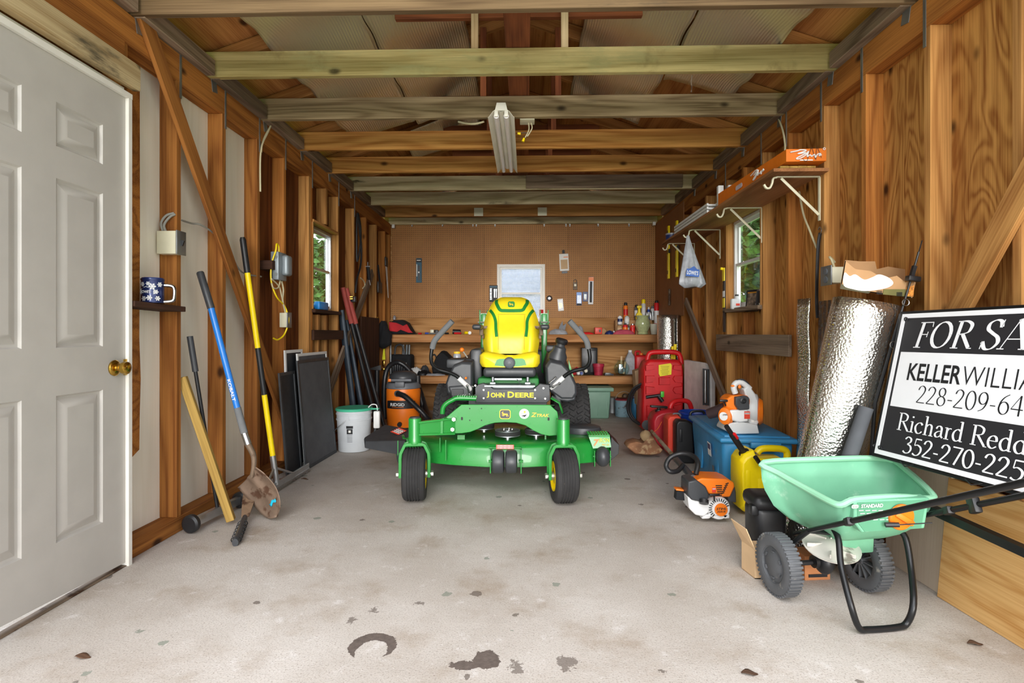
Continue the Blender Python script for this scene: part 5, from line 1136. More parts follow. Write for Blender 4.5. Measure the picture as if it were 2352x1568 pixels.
tslab('muffler_guard', [(1672, 1140), (1678, 1120), (1688, 1116), (1691, 1130), (1692, 1155), (1674, 1152)], -.0, .1, 'charcoal')
m = MB(); m.box(T_(1641, 1136, -.05), (.055, .016, .012), r=.004); m.tube([T_(1640, 1137, -.05), T_(1641, 1150, -.03)], .005, 6); m.build('starter_grip', M_['black'], o)
sticker(axes(T_(1640, 1125, -.0125), (1, 0, 0), (0, 0, 1)), .02, .026, o, 1)
m = MB(); m.box(T_(1566, 1136, .08), (.075, .05, .05), (0, R(6), 0), r=.006); tp = m.build('tool_pouch', M_['black_soft'], o); m = MB(); m.box(T_(1566, 1123, .08), (.076, .052, .009), (0, R(6), 0), r=.002); m.build('pouch_trim', M_['orange'], tp)
S0, S1 = T_(1592, 1098, .06), gnd(1496, 990, .06); S1 = at(1497, 990, 4.52)
m = MB(); m.tube([S0, S0.lerp(S1, .30)], .020, 12); m.build('throttle_sleeve', M_['charcoal'], o)
m = MB(); m.tube([S0.lerp(S1, .1), S1], .013, 12); m.build('shaft', pm('dusty aluminium', '#b3a48e', .6, .4, dirt='#8d7550', dcov=.5), o)
P = crom([T_(1598, 1090, .06), T_(1603, 1062, .10), T_(1590, 1046, .16), T_(1565, 1041, .2), T_(1540, 1050, .2), T_(1530, 1068, .2), T_(1538, 1082, .18), T_(1556, 1081, .2), T_(1568, 1068, .26)], 6); MB().tube(P, .014, 10).build('loop_handle', M_['black'], o)
# guard and head
c = gnd(1483, 1040, .0)
m = MB(); pr = [(1440, 1027), (1446, 1018), (1462, 1014), (1478, 1018), (1490, 1002), (1500, 1000), (1512, 1020), (1524, 1034), (1518, 1043), (1490, 1046), (1460, 1043)]
a = [at(u, v, 4.45) for u, v in pr]; a = [Vector((p.x, p.y, max(p.z, .005))) for p in a]; cc = sum(a, Vector()) / len(a)
m.loft([[cc + (p - cc) * .94 for p in a], [p + Vector((0, .02, 0)) for p in a], [p + Vector((0, .16, .0)) for p in a], [cc + (p - cc) * .9 + Vector((0, .18, 0)) for p in a]]); m.build('cutting_guard', pm('muddy guard', '#8d6244', .85, var=.3, dirt='#a88a66', dcov=.5, ds=18), o, bevel=.008)
m = MB(); m.lathe([(.004, -.02), (.045, -.02), (.052, 0), (.045, .03), (.025, .045), (.004, .05)], at(1483, 1002, 4.5), (.5, -.4, .5), 20); m.build('cutting_head', pm('muddy head', '#8d7555', .85, var=.3), o)
m = MB(); m.tube(crom([at(1496, 995, 4.48), at(1510, 985, 4.45), at(1520, 968, 4.42)], 5), .0015, 5); m.build('trimmer_line', M_['orange'], o)
# ---------------------------------------------------------------- red fuel caddy etc.
o = thing('fuel_caddy', 'tall red wheeled fuel caddy with yellow label by the back right corner', 'fuel caddy', (1.45, 5.66, 0))
YC = 5.55
def C_(u, v, y=0): p = at(u, v, YC + y); p.z = max(p.z, .006); return p
m = MB(); a = [(1475, 985), (1475, 940), (1478, 880), (1478, 848), (1484, 832), (1492, 826), (1560, 826), (1568, 834), (1571, 850), (1571, 985), (1540, 992), (1490, 992)]
pa = [C_(u, v) for u, v in a]; cc = sum(pa, Vector()) / len(pa); m.loft([[cc + (p - cc) * .93 for p in pa], [p + Vector((0, .03, 0)) for p in pa], [p + Vector((0, .25, 0)) for p in pa], [cc + (p - cc) * .93 + Vector((0, .28, 0)) for p in pa]])
bd = m.build('tank', M_['red'], o, bevel=.01, smooth=30)
MB().tube(crom([C_(1486, 838, .12), C_(1488, 820, .12), C_(1495, 810, .12), C_(1522, 808, .12), C_(1550, 809, .12), C_(1561, 816, .12), C_(1565, 836, .12)], 6), .026, 12).build('handle', M_['red'], o)
def pad(pts, t, mat, name, par): 
    m = MB(); p0 = [C_(u, v, -.004) for u, v in pts]; c_ = sum(p0, Vector()) / len(p0); m.loft([[p + Vector((0, .012, 0)) for p in p0], [c_ + (p - c_) * .86 + Vector((0, -t, 0)) for p in p0]]); return m.build(name, M_[mat], par)
for pts in ([(1482, 862), (1504, 862), (1506, 870), (1500, 878), (1482, 880)], [(1482, 886), (1504, 888), (1506, 896), (1500, 904), (1482, 906)], [(1568, 862), (1548, 862), (1544, 870), (1550, 878), (1568, 880)], [(1568, 886), (1548, 888), (1544, 896), (1550, 904), (1568, 906)], [(1482, 838), (1502, 838), (1504, 848), (1482, 852)], [(1566, 838), (1546, 838), (1544, 848), (1566, 852)], [(1512, 866), (1540, 866), (1540, 884), (1512, 884)], [(1484, 930), (1510, 934), (1510, 960), (1484, 960)], [(1566, 926), (1546, 930), (1546, 960), (1566, 960)]): pad(pts, .014, 'red', 'rib', bd)
P = [C_(u, v, -.022) for u, v in ((1513, 838), (1540, 834), (1543, 838), (1542, 860), (1516, 864), (1513, 858))]; lb = MB().loft([P, [p + Vector((0, .004, 0)) for p in P]]).build('label', M_['yellow_ink'], bd, smooth=0)
m = MB()
for i in range(6): c_ = C_(1527, 841 + i * 3.6, -.0225); m.box(c_, (.085 - .01 * (i % 3), .0006, .0035), (0, R(3), 0))
m.build('label_print', pm('olive ink', '#6b6210', .6), lb, smooth=0)
m = MB(); m.tube(crom([C_(1484, 912, -.03), C_(1505, 909, -.04), C_(1520, 907, -.05)], 4), [.016] * 8 + [.02], 10); m.tube([C_(1512, 908, -.04), C_(1522, 922, -.05)], .02, 10); nz = m.build('nozzle', M_['black'], o); MB().box(C_(1521, 905, -.06), (.034, .03, .06), r=.006).build('nozzle_guard', pm('lime plastic', '#4fc23a', .4), nz)
m = MB()
for x in (1486, 1562): m.cyl(C_(x, 976, -.03), C_(x, 976, -.0) , .05, n=24)
m.build('wheel', M_['black'], o)
P = crom([C_(1476, 880, .1), C_(1456, 892, .12), C_(1444, 915, .14), C_(1442, 942, .14), C_(1452, 962, .12), C_(1470, 975, .08)], 6); m = MB(); m.tube(P, .013, 8); m.tube([p + Vector((.03, .03, -.01)) for p in P], .013, 8); m.build('hose', M_['hose'], o)

o = thing('fuel_can', 'low red plastic gas can with black spout cap in front of the fuel caddy', 'can', (1.32, 4.86, 0))
m = MB(); px_body(m, [(1500, 1030), (1499, 965), (1505, 952), (1520, 944), (1545, 940), (1562, 945), (1565, 1036), (1530, 1040)], 4.75, .22); m.build('can_body', pm('crimson plastic', '#b3202c', .4, var=.08), o, smooth=35, bevel=.008)
c = at(1513, 948, 4.84); m = MB(); m.lathe([(.03, -.02), (.032, 0), (.03, .03), (.012, .034), (.012, .05), (.004, .05)], c, n=14); m.box(c + Vector((0, 0, .055)), (.15, .04, .02), (0, R(4), .1), r=.005); m.build('spout_cap', M_['black'], o)
MB().tube(crom([at(1538, 948, 4.86), at(1542, 928, 4.86), at(1556, 920, 4.88), at(1580, 922, 4.9), at(1588, 938, 4.92)], 5), .022, 10).build('can_handle', M_['red'], o)
o = thing('tool_case', 'orange red plastic tool case standing on edge next to the black case', 'case', (1.26, 4.62, 0)); m = MB(); px_body(m, [(1534, 1040), (1534, 962), (1540, 955), (1560, 954), (1566, 960), (1566, 1050), (1545, 1048)], 4.42, .16, .94); b_ = m.build('case_body', M_['red_case'], o, bevel=.006); m = MB(); slab(m, [(1545, 1030), (1545, 975), (1558, 972), (1558, 1034)], 4.41, .02); m.build('case_rib', M_['red_case'], b_, bevel=.003)
MB().tube(crom([at(1545, 956, 4.50), at(1548, 950, 4.5), at(1560, 950, 4.5), at(1563, 956, 4.5)], 4), .008, 8).build('case_handle', M_['grey_plastic'], o)
o = thing('tool_case', 'black plastic tool case standing on edge against the blue tote', 'case', (1.24, 4.3, 0)); m = MB(); px_body(m, [(1554, 1062), (1554, 972), (1560, 965), (1582, 966), (1592, 972), (1596, 1072), (1570, 1070)], 4.275, .12, .94); b_ = m.build('case_body', M_['black'], o, bevel=.006)
MB().tube(crom([at(1586, 958, 4.36), at(1588, 946, 4.36), at(1612, 944, 4.36), at(1618, 950, 4.36)], 4), .010, 8).build('case_handle', M_['black'], o); m = MB(); m.box(at(1564, 1000, 4.275), (.02, .012, .10), r=.003); m.build('case_rib', M_['black'], b_)
o = thing('plastic_bucket', 'bright blue bucket behind the tote with only its rim showing', 'bucket', (1.44, 4.62, 0)); m = MB(); m.lathe([(.12, .005), (.125, .01), (.145, .34), (.152, .345), (.152, .36), (.146, .362), (.14, .35), (.118, .02), (.004, .015)], (1.44, 4.62, 0), n=32, cap=False); m.build('bucket_body', M_['blue'], o)
MB().lathe([(.154, .30), (.158, .302), (.158, .318), (.154, .32)], (1.44, 4.62, 0), n=32, cap=False).build('bucket_ring', M_['blue'], o)
o = thing('folding_table', 'white folded table panel with dark slotted edge leaning near the corner', 'panel', (1.60, 5.1, 0)); m = MB(); P = [at(u, v, y) for u, v, y in ((1571, 826, 5.55), (1619, 834, 5.05), (1633, 840, 5.02), (1633, 940, 5.02), (1571, 960, 5.55))]; P = [Vector((p.x, p.y, p.z if i < 3 else .005)) for i, p in enumerate(P)]; m.loft([P, [p + Vector((.045, .01, 0)) for p in P]]); m.build('panel_body', pm('grimy white', '#d8d4d0', .5, dirt='#9c7f72', dcov=.66, ds=20), o, bevel=.006)
P = [at(u, v, 5.005) for u, v in ((1614, 846), (1629, 848), (1629, 930), (1614, 930))]; s_ = MB().loft([P, [p + Vector((0, .004, 0)) for p in P]]).build('slot', M_['charcoal'], o, smooth=0); MB().cyl(at(1620, 850, 4.995), at(1620, 925, 4.995), .012, n=10).build('slot_rail', M_['steel'], s_)
o = thing('loppers', 'pair of loppers with yellow grips in front of the back foil roll', 'loppers', (1.66, 5.85, 0))
for i, (a, b, c_) in enumerate((((1546, 865), (1549, 818), (1551, 790)), ((1541, 865), (1544, 820), (1545, 795)))):
    A_, B_, C2 = [at(u, v, 5.84 + .02 * i) for u, v in (a, b, c_)]; A_ = A_ - (B_ - A_) * ((A_.z - .02) / (B_.z - A_.z)); m = MB(); m.tube([A_, B_], .012, 8); t_ = m.build('handle', M_['black'], o); MB().tube([B_ - (C2 - B_) * .3, C2], .017, 10).build('grip', M_['yellow_p'], t_)
# ---------------------------------------------------------------- on the right wall
def jbox(c, n, label, face='steel'):
    pass
sh = thing('wall_shelf', 'long plywood shelf on white brackets along the right wall', 'shelf', (1.5, 4.3, 1.92))
def shz(Y): return 1.705
x0 = 1.385; y0, y1 = 3.08, 5.62
MB().box(((x0 + 1.69) / 2, (y0 + y1) / 2, 1.933), (1.69 - x0, y1 - y0, .018)).build('shelf_board', wood('shelf board', '#b07a4e', '#7e5232', ax=1, ring=5, yz=4, var=0, knots=.1), sh, smooth=0)
def bracket(y):
    m = MB(); xw = XR - .003; z = 1.917
    m.box((xw - .0, y, z - .125), (.006, .02, .25)); m.box(((xw + 1.44) / 2, y, z + .002), (xw - 1.44, .02, .006))
    a, b = Vector((1.47, y, z - .004)), Vector((xw - .003, y, z - .215)); m.tube([a, b], .0085, 8, sx=.5)
    m.tube(crom([(1.445, y, z), (1.425, y, z - .006), (1.418, y, z - .035), (1.405, y, z - .06), (1.385, y, z - .06), (1.372, y, z - .04)], 5), .0065, 8, sx=1.6); return m.build('shelf_bracket', M_['cream'], sh, bevel=.001)
for y in (3.175, 3.95, 4.78, 5.50): bracket(y)
ob = thing('long_carton', 'long orange carton with scribbled white lettering on the wall shelf', 'box', (1.5, 3.7, 1.74))
c0_, c1_ = onpl(1800, 380, (1.40, 0, 0), (1, 0, 0)), onpl(1652, 470, (1.40, 0, 0), (1, 0, 0))
q = [(1.445, 3.06), (1.66, 3.05), (1.64, 4.06), (1.42, 4.06)]; zz = (1.972, 2.042)
m = MB(); m.loft([[(x, y, zz[0] if y < 4 else 1.944) for x, y in q], [(x, y, zz[1] if y < 4 else 2.05) for x, y in q]]); cb_ = m.build('carton', M_['orange_card'], ob, smooth=0, bevel=.002)
scl = .8
nf = axes(Vector((1.55, 3.052, 2.007)), (1, -.05, 0), (0, 0, 1)); sc_l = [(-.09, .018), (-.05, .026), (-.03, .032), (-.0, .026), (-.05, .006), (0, .012), (-.055, -.022), (-.04, -.026), (-.005, -.004), (.012, .022), (.004, -.014), (.02, -.002), (.03, -.012), (.045, .0), (.05, -.02), (.062, .0), (.08, .004), (.07, -.01), (.085, -.004)]
m = MB(nf); m.tube(crom([(x * .95, y * .85, .003) for x, y in sc_l], 4), .0035, 6); m.tube([Vector((.095 + .006 * math.cos(a), .03 + .006 * math.sin(a), .003)) for a in [i * .63 for i in range(10)]], .002, 5, closed=True); m.build('brand_script', M_['white_pl'], cb_)
m = MB(nf); m.tube(crom([(-.02, -.02, .004), (.0, -.04, .004), (.02, .02, .004), (.03, .034, .004), (.05, -.03, .004), (.055, .04, .004), (.08, -.02, .004)], 4), .0012, 5); m.build('pen_scribble', M_['ink'], cb_)
ns = axes(Vector((1.432, 3.40, 2.005)), (0, -1, 0), (0, 0, 1)); m = MB(ns); m.tube(crom([(x * 1.1, y * .85, .003) for x, y in sc_l], 4), .0035, 6); m.build('brand_script', M_['white_pl'], cb_)
MB().prism(rrect(.11, .03, .014), .002, axes(Vector((1.4245, 3.68, 2.0)), (0, -1, 0), (0, 0, 1))).build('hand_hole', pm('lilac liner', '#c9bcc4', .6), cb_, smooth=0)
MB().box((1.55, 3.049, 1.977), (.07, .001, .006)).build('carton_label', M_['paper'], cb_, smooth=0)
for i in range(4): board('wood_lath', (1.455 + .05 * i, 3.10, 1.955), (1.455 + .05 * i, 3.42, 1.950), .012 if i % 2 else .014, .05, M_['stake'], None, label='pale wooden lath under the near end of the orange carton', cat='lath', group='laths under the orange carton')
ob = thing('white_rack', 'stack of white wire shelving lying on the far end of the wall shelf', 'wire rack', (1.5, 4.7, 1.945))
for k in range(3):
    m = MB(); z = 1.953 + k * .026
    for x in (1.39, 1.46, 1.53, 1.58): m.box((x, 4.66, z), (.012, .92, .018))
    for i in range(18): m.box((1.485, 4.22 + i * .05, z), (.2, .008, .012))
    m.build('rack_tier', M_['white_pl'], ob, smooth=0)
for i, (u, v) in enumerate(((1654, 427), (1677, 426))):
    c = at(u, v, 4.115); o = MB(); o.box((c.x, c.y, (c.z + 1.943) / 2), (.04, .04, c.z - 1.943), r=.004)
    single(o, 'white_post', M_['white_pl'], ('white plastic post end sticking up at the edge of the shelf', 'white plastic post end sticking up behind the orange carton')[i], 'post', (c.x, c.y, 1.943))
o = thing('paint_jar', 'dark blue lidded tub at the far end of the wall shelf', 'tub', (1.445, 5.45, 1.943)); MB().lathe([(.05, 0), (.055, .004), (.055, .05), (.004, .05)], (1.445, 5.45, 1.943), n=20).build('tub_body', M_['navy'], o); MB().lathe([(.057, .05), (.057, .066), (.004, .068)], (1.445, 5.45, 1.943), n=20).build('tub_lid', M_['clear_pl'], o)
# levels
for i, (u0, v0, u1, v1) in enumerate(((1531, 519, 1540, 640), (1549, 507, 1560, 636))):
    Yl = 6.25 - .42 * i; a, b = onx((u0 + u1) / 2, v0, XR - .03), onx((u0 + u1) / 2, v1, XR - .03)
    o = thing('spirit_level', ('yellow spirit level hanging nearest the back corner', 'yellow spirit level hanging nearer the wall shelf hook')[i], 'level', a, group='yellow spirit levels on the hardboard')
    m = MB(); m.box((a.x, a.y, (a.z + b.z) / 2), (.022, .055, a.z - b.z), r=.003); m.build('level_body', M_['yellow_p'], o)
    for f in (.12, .5, .88): MB().box((a.x - .0115, a.y - .0, b.z + (a.z - b.z) * f), (.002, .024, .04)).build('vial_window', M_['ink'], o)
    MB().prism(rrect(.02, .05, .009), .03, axes((a.x, a.y - .028, b.z + (a.z - b.z) * .52), (1, 0, 0), (0, 0, 1))).build('hand_hole', M_['ink'], o)
# plastic bag on a hook
o = thing('shopping_bag', 'white plastic shopping bag with blue logo hanging from a shelf bracket hook', 'bag', at(1590, 660, 4.78))
hk = at(1580, 541, 4.66)
rings = []
for i in range(15):
    t = i / 14; v = 541 + 119 * t; wd = 3 + 31 * t ** 1.15 if t < .86 else 34 * (1 - ((t - .86) / .14) ** 2 * .45); cx = 1580 + 10 * t; c = at(cx, v, 4.77); r = wd * 4.77 / F
    rings.append([c + Vector((r * math.cos(a) * (1 + .09 * math.sin(7 * a + 3 * t) * t + .05 * math.sin(11 * a)), r * .55 * math.sin(a) * (1 + .16 * math.sin(6 * a + 2 + 4 * t) + .06 * math.sin(13 * a)), .006 * math.sin(3 * a) * t)) for a in [2 * PI * k / 48 for k in range(48)]])
m = MB(); m.loft(rings); bg_ = m.build('bag_body', M_['bag'], o, smooth=60)
c = at(1591, 624, 4.675); mb_ = axes(c, (1, 0, -.12), (0, 0, 1)); MB(mb_).prism([(-.055, -.042), (.058, -.038), (.056, .026), (.035, .026), (.006, .05), (-.03, .024), (-.052, .022)], .002).build('bag_logo', pm('logo blue', '#2a5aa8', .4), bg_, smooth=0)
text("LOWE'S", M_['white_pl'], mb_ @ Matrix.Translation((0, -.008, .0016)), w=.095, h=.036, parent=bg_, off=.02)
# window sill things
o = thing('oil_bottle', 'small grey oil bottle with dark cap on the right window sill', 'bottle', onx(1688, 710, 1.70)); c = at(1689, 711, 4.40); m = MB(); m.box(c + Vector((0, 0, .045)), (.075, .04, .085), r=.012, seg=3); m.cyl(c + Vector((.01, 0, .08)), c + Vector((.012, 0, .108)), .020, .014, n=14); m.build('bottle_body', M_['lightgrey'], o); MB().cyl(c + Vector((.012, 0, .106)), c + Vector((.012, 0, .122)), .014, n=14).build('bottle_cap', M_['black'], o)
MB().box(c + Vector((.012, -.021, .04)), (.03, .001, .018)).build('bottle_label', M_['red_case'], o, smooth=0)
o = thing('photo_frame', 'small framed photo of people on the right window sill', 'picture frame', onx(1727, 710, 1.72)); c = onx(1727, 690, 1.735); mf = axes(c, (.35, -.94, 0), (.12, 0, 1))
MB(mf).box((0, 0, -.006), (.13, .17, .012), r=.003).build('frame', M_['black'], o); MB(mf).box((0, .0, .001), (.095, .135, .002)).build('photo', pm('photo print', '#7d6a5a', .4, var=.6, vs=35), o, smooth=0); MB(mf).box((0, .062, .0025), (.095, .010, .001)).build('photo_top', pm('photo amber', '#c98a2a', .4), o, smooth=0)
o = thing('picture_frame', 'second dark frame at the near end of the right window sill', 'picture frame', onx(1744, 708, 1.72)); c = onx(1743, 690, 1.75); mf = axes(c, (.2, -.98, 0), (.1, 0, 1)); MB(mf).box((0, 0, 0), (.06, .15, .012), r=.002).build('frame', M_['black'], o)
# yellow and black bar
a, b = onx(1663, 618, XR - .014), onx(1664, 762, XR - .014); o = thing('pry_bar', 'flat black pry bar with yellow ends hanging left of the right window', 'pry bar', a)
m = MB(); m.box((a.x, a.y, (a.z + b.z) / 2), (.006, .045, a.z - b.z)); m.build('blade', M_['black'], o); 
m = MB(); m.box((a.x - .004, a.y, a.z - .045), (.006, .047, .11)); m.tube([(a.x, a.y, a.z + .0), (a.x - .03, a.y, a.z + .006)], .012, 8); m.build('handle_end', M_['yellow_p'], o); MB().box((a.x - .004, a.y, a.z - .285), (.004, .046, .08)).build('warning_label', M_['yellow_p'], o, smooth=0); MB().box((a.x - .004, a.y, a.z - .21), (.004, .04, .05)).build('price_label', M_['paper'], o, smooth=0)
# outlet box and cable, strap, cables
c = onx(1910, 633, XR - .045); o = thing('outlet_box', 'grey and cream double outlet box on the right wall beside the torn box', 'outlet', c)
MB().box(c + Vector((.01, 0, 0)), (.07, .10, .085), r=.004).build('box_body', M_['cream'], o); pl_ = MB().box(c + Vector((-.028, 0, 0)), (.006, .105, .105), r=.002).build('cover_plate', M_['galv'], o)
for dz in (-.022, .022): MB().lathe([(.018, 0), (.018, .004), (.003, .005)], c + Vector((-.031, .0, dz)), (-1, 0, 0), 18).build('socket', M_['grey_plastic'], pl_)
MB().tube(crom([c + Vector((.01, -.01, .04)), c + Vector((-.01, -.02, .08)), c + Vector((-.01, .0, .10)), c + Vector((.02, .04, .10)), c + Vector((.05, .06, .08))], 5), .006, 8).build('cable', M_['cable'], o)
single(MB().tube(crom([onx(1786, 265, 1.70), onx(1798, 300, 1.67), onx(1803, 330, 1.66), onx(1803, 345, 1.66)], 5), .006, 8), 'electric_cable', M_['cable'], 'cream cable hanging down the right wall above the orange carton', 'cable', onx(1798, 300, 1.68))
single(MB().tube(crom([onx(1836, 440, 1.74), onx(1845, 490, 1.70), onx(1860, 530, 1.68), onx(1876, 570, 1.68)], 5), .006, 8), 'electric_cable', M_['cable'], 'cream cable running down the right wall under the shelf', 'cable', onx(1845, 490, 1.7))
o = thing('rubber_strap', 'black rubber strap hanging on a nail beside the outlet box', 'strap', onx(1882, 540, 1.67)); m = MB(); m.tube(crom([onx(1884, 535, 1.68), onx(1880, 560, 1.67), onx(1877, 620, 1.67), onx(1876, 690, 1.67), onx(1878, 730, 1.67)], 5), .010, 8, sx=.5); m.build('strap', M_['black'], o); MB().tube(crom([onx(1884, 537, 1.675), onx(1887, 528, 1.67), onx(1883, 521, 1.675), onx(1880, 527, 1.68)], 4), .003, 6).build('hook', M_['steel'], o)
fix_m = pm('fixture enamel', '#f8f4e6', .4, var=.03)
# ---------------------------------------------------------------- fluorescent light
o = thing('fluorescent_light', 'white two-tube fluorescent shop light hanging under the ceiling joists', 'ceiling light', (-.157, 4.0, 2.455))
y0, y1, xc = 3.44, 4.64, -.157
def strip(pr, mat, name, par=o): 
    m = MB(); m.loft([[(xc + x, y, z) for x, z in pr] for y in (y0, y1)], cap=False, closed=False); return m.build(name, mat, par, solid=.0015, smooth=0)
sh_ = strip([(-.084, 2.385), (-.075, 2.392), (-.052, 2.424), (-.04, 2.432), (-.018, 2.432), (-.010, 2.420), (.010, 2.420), (.018, 2.432), (.04, 2.432), (.052, 2.424), (.075, 2.392), (.084, 2.385)], fix_m, 'reflector')
m = MB(); m.loft([[(xc - .040, y0 + .002, 2.430), (xc + .040, y0 + .002, 2.430), (xc + .028, y0 + .004, 2.480), (xc - .028, y0 + .004, 2.480)], [(xc - .040, y1, 2.430), (xc + .040, y1, 2.430), (xc + .028, y1, 2.452), (xc - .028, y1, 2.452)]]); m.build('housing', fix_m, o, smooth=0)
tube_m = pm('frosted tube', '#fbf9fd', .18, var=.02, coat=.5)
for s in (-1, 1):
    t = MB().cyl((xc + s * .032, y0 + .02, 2.402), (xc + s * .032, y1 - .01, 2.402), .0165, n=18).build('lamp_tube', tube_m, o)
    m = MB(); m.box((xc + s * .032, y0 + .008, 2.412), (.024, .016, .04), r=.004); m.box((xc + s * .032, y1 - .004, 2.412), (.024, .012, .04), r=.004); m.build('lamp_holder', fix_m, t)
single(MB().tube(crom([at(1052, 279, 3.75), at(1070, 283, 3.75), at(1092, 284, 3.72), at(1112, 279, 3.7)], 5), .007, 8), 'light_cable', M_['cable'], 'cream cable running into the fluorescent light from the left', 'cable', at(1080, 283, 3.75))
o = thing('junction_box', 'cream junction box with loose wires right of the fluorescent light', 'electrical box', at(1211, 279, 3.66)); c = at(1211, 279, 3.70); MB().box(c + Vector((0, 0, .01)), (.10, .10, .03), r=.004).build('box_body', M_['cream'], o)
m = MB(); a = [at(1214, 282, 3.66), at(1215, 296, 3.66), at(1211, 307, 3.66), at(1206, 316, 3.66)]; m.tube(crom(a, 5), .004, 6); m.tube(crom([at(1220, 282, 3.66), at(1222, 294, 3.66), at(1216, 306, 3.66), at(1211, 313, 3.66)], 5), .004, 6); wi = m.build('wire', M_['cable'], o)
m = MB()
for a, b in (((1204, 317), (1201, 325)), ((1189, 306), (1196, 307))): m.cyl(at(*a, 3.66), at(*b, 3.66), .007, .010, n=10)
m.build('wire_nut', M_['yellow_p'], wi); MB().tube([at(1196, 305, 3.66), at(1210, 305, 3.66)], .002, 5).build('wire_black', M_['black'], wi)
c = at(1590, 185, 3.0); single(MB().tube([c + Vector((0, .0, .03)), c + Vector((0, .02, 0)), c + Vector((.004, .02, -.03)), c + Vector((.0, .02, -.055))], .004, 6), 'ceiling_hook', M_['rust'], 'rusty eye hook under the mouldy greenish joist', 'hook', c)
# ---------------------------------------------------------------- pail, switch, boxes on the left wall
o = thing('metal_pail', 'dark blue metal pail with white snowflakes and handle on the small ledge', 'pail', (-1.775, 2.53, 1.163)); c = Vector((-1.765, 2.53, 1.163)); r = .048
pb = MB().lathe([(.004, .0), (r * .97, .0), (r, .004), (r, .010), (r * .98, .012), (r * .98, .104), (r * 1.02, .107), (r * 1.02, .113), (r * .93, .113), (r * .93, .108)], c, n=36, cap=False).build('pail_body', pm('dark blue enamel', '#23305f', .25, .3, var=.1, coat=.4), o)
MB().lathe([(r * 1.0, .110), (r * .9, .118), (.004, .119)], c, n=36).build('pail_lid', M_['navy'], o)
hx = Vector((.93, .36, 0)); hd = crom([c + hx * r + Vector((0, 0, .085)), c + hx * (r + .038) + Vector((0, 0, .078)), c + hx * (r + .042) + Vector((0, 0, .035)), c + hx * (r + .034) + Vector((0, 0, .012)), c + hx * r + Vector((0, 0, .006))], 5); MB().tube(hd, .008, 10, sx=1.5).build('pail_handle', M_['steel'], o)
def flake(a, z, s):
    d = Vector((math.cos(a), math.sin(a), 0)); M = axes(c + d * (r * .985 + .0012) + Vector((0, 0, z)), d.cross(Vector((0, 0, -1))), (0, 0, 1)); m = MB(M)
    for k in range(3): m.box((0, 0, 0), (s, s * .14, .001), (0, 0, k * PI / 3))
    for k in range(6): q = k * PI / 3; m.box((s * .33 * math.cos(q), s * .33 * math.sin(q), 0), (s * .12, s * .28, .001), (0, 0, q))
    m.build('snowflake', M_['white_pl'], pb, smooth=0)
for a, z, s in ((-1.9, .085, .022), (-1.35, .088, .02), (-1.0, .075, .03), (-1.25, .022, .026), (-1.75, .018, .024), (-.7, .05, .022), (-.35, .085, .024), (-2.2, .05, .02), (-.55, .02, .024)): flake(a, z, s)
d = Vector((math.cos(-1.55), math.sin(-1.55), 0)); M = axes(c + d * (r + .001) + Vector((0, 0, .052)), d.cross(Vector((0, 0, -1))), (0, 0, 1))
m = MB(M); 
for a, b in (((-.03, -.012), (.03, -.012)), ((.03, -.012), (.03, .010)), ((.03, .010), (.0, .022)), ((0, .022), (-.03, .010)), ((-.03, .010), (-.03, -.012))): m.cyl((a[0], a[1], -.004 * abs(a[0]) / .03 * 3), (b[0], b[1], -.004 * abs(b[0]) / .03 * 3), .0014, n=6)
m.build('logo_outline', M_['white_pl'], pb); text("LOWE'S", M_['white_pl'], M @ Matrix.Translation((0, -.002, .001)), w=.046, h=.013, parent=pb, off=.02)
c = at(378, 559, 2.72); o = thing('switch_box', 'cream and grey light switch box on left wall stud beside the door', 'light switch', c); cc = Vector((-1.80, 2.71, c.z)); MB().box(cc, (.10, .06, .115), r=.003).build('box_body', M_['cream'], o)
p_ = MB().box((-1.745, 2.71, c.z), (.006, .075, .12), r=.001).build('cover_plate', M_['galv'], o); MB().box((-1.738, 2.71, c.z), (.014, .008, .028), (0, R(20), 0)).build('toggle', M_['black'], p_)
m = MB(); m.tube(crom([(-1.83, 2.70, c.z + .055), (-1.84, 2.70, c.z + .10), (-1.82, 2.71, c.z + .14), (-1.79, 2.725, c.z + .155)], 5), .006, 8); m.tube(crom([(-1.815, 2.70, c.z + .055), (-1.825, 2.70, c.z + .09), (-1.805, 2.71, c.z + .13), (-1.785, 2.725, c.z + .15)], 5), .006, 8); m.build('cable', M_['cable_grey'], o)
m = MB(); m.tube(crom([onx(418, 506, -1.80), onx(440, 513, -1.82), onx(465, 518, -1.80), onx(505, 548, -1.80), onx(530, 585, -1.79), onx(556, 625, -1.79), onx(600, 635, -1.79)], 5), .0055, 6); single(m, 'electric_cable', M_['cable_grey'], 'grey cable strung through the studs behind the left diagonal brace', 'cable', onx(465, 518, -1.8))
m = MB(); m.tube(crom([onx(625, 283, -1.77), onx(606, 320, -1.77), onx(598, 360, -1.77), onx(598, 440, -1.77)], 5), .006, 6); m.tube(crom([onx(624, 283, -1.765), onx(615, 305, -1.765), onx(603, 330, -1.765), onx(600, 350, -1.765)], 5), .005, 6); single(m, 'electric_cable', M_['cable'], 'pale cable hanging from the ceiling blocking on the left wall', 'cable', onx(606, 320, -1.77))
c = Vector((-1.735, 3.80, 1.49)); o = thing('electrical_box', 'grey metal electrical box with bulging cover on the left wall', 'electrical box', c)
MB().box((-1.79, 3.76, 1.49), (.10, .14, .06)).build('backing_board', M_['brown_dark'], o); MB().box(c + Vector((-.01, 0, 0)), (.055, .13, .195), r=.004).build('box_body', M_['grey_box'], o); MB().box(c + Vector((.035, .03, .01)), (.05, .085, .145), r=.018, seg=3).build('box_cover', M_['grey_box'], o)
m = MB(); 
for dz in (-.06, .06): m.lathe([(.012, 0), (.012, .002), (.002, .002)], c + Vector((.0, -.066, dz)), (0, -1, 0), 16)
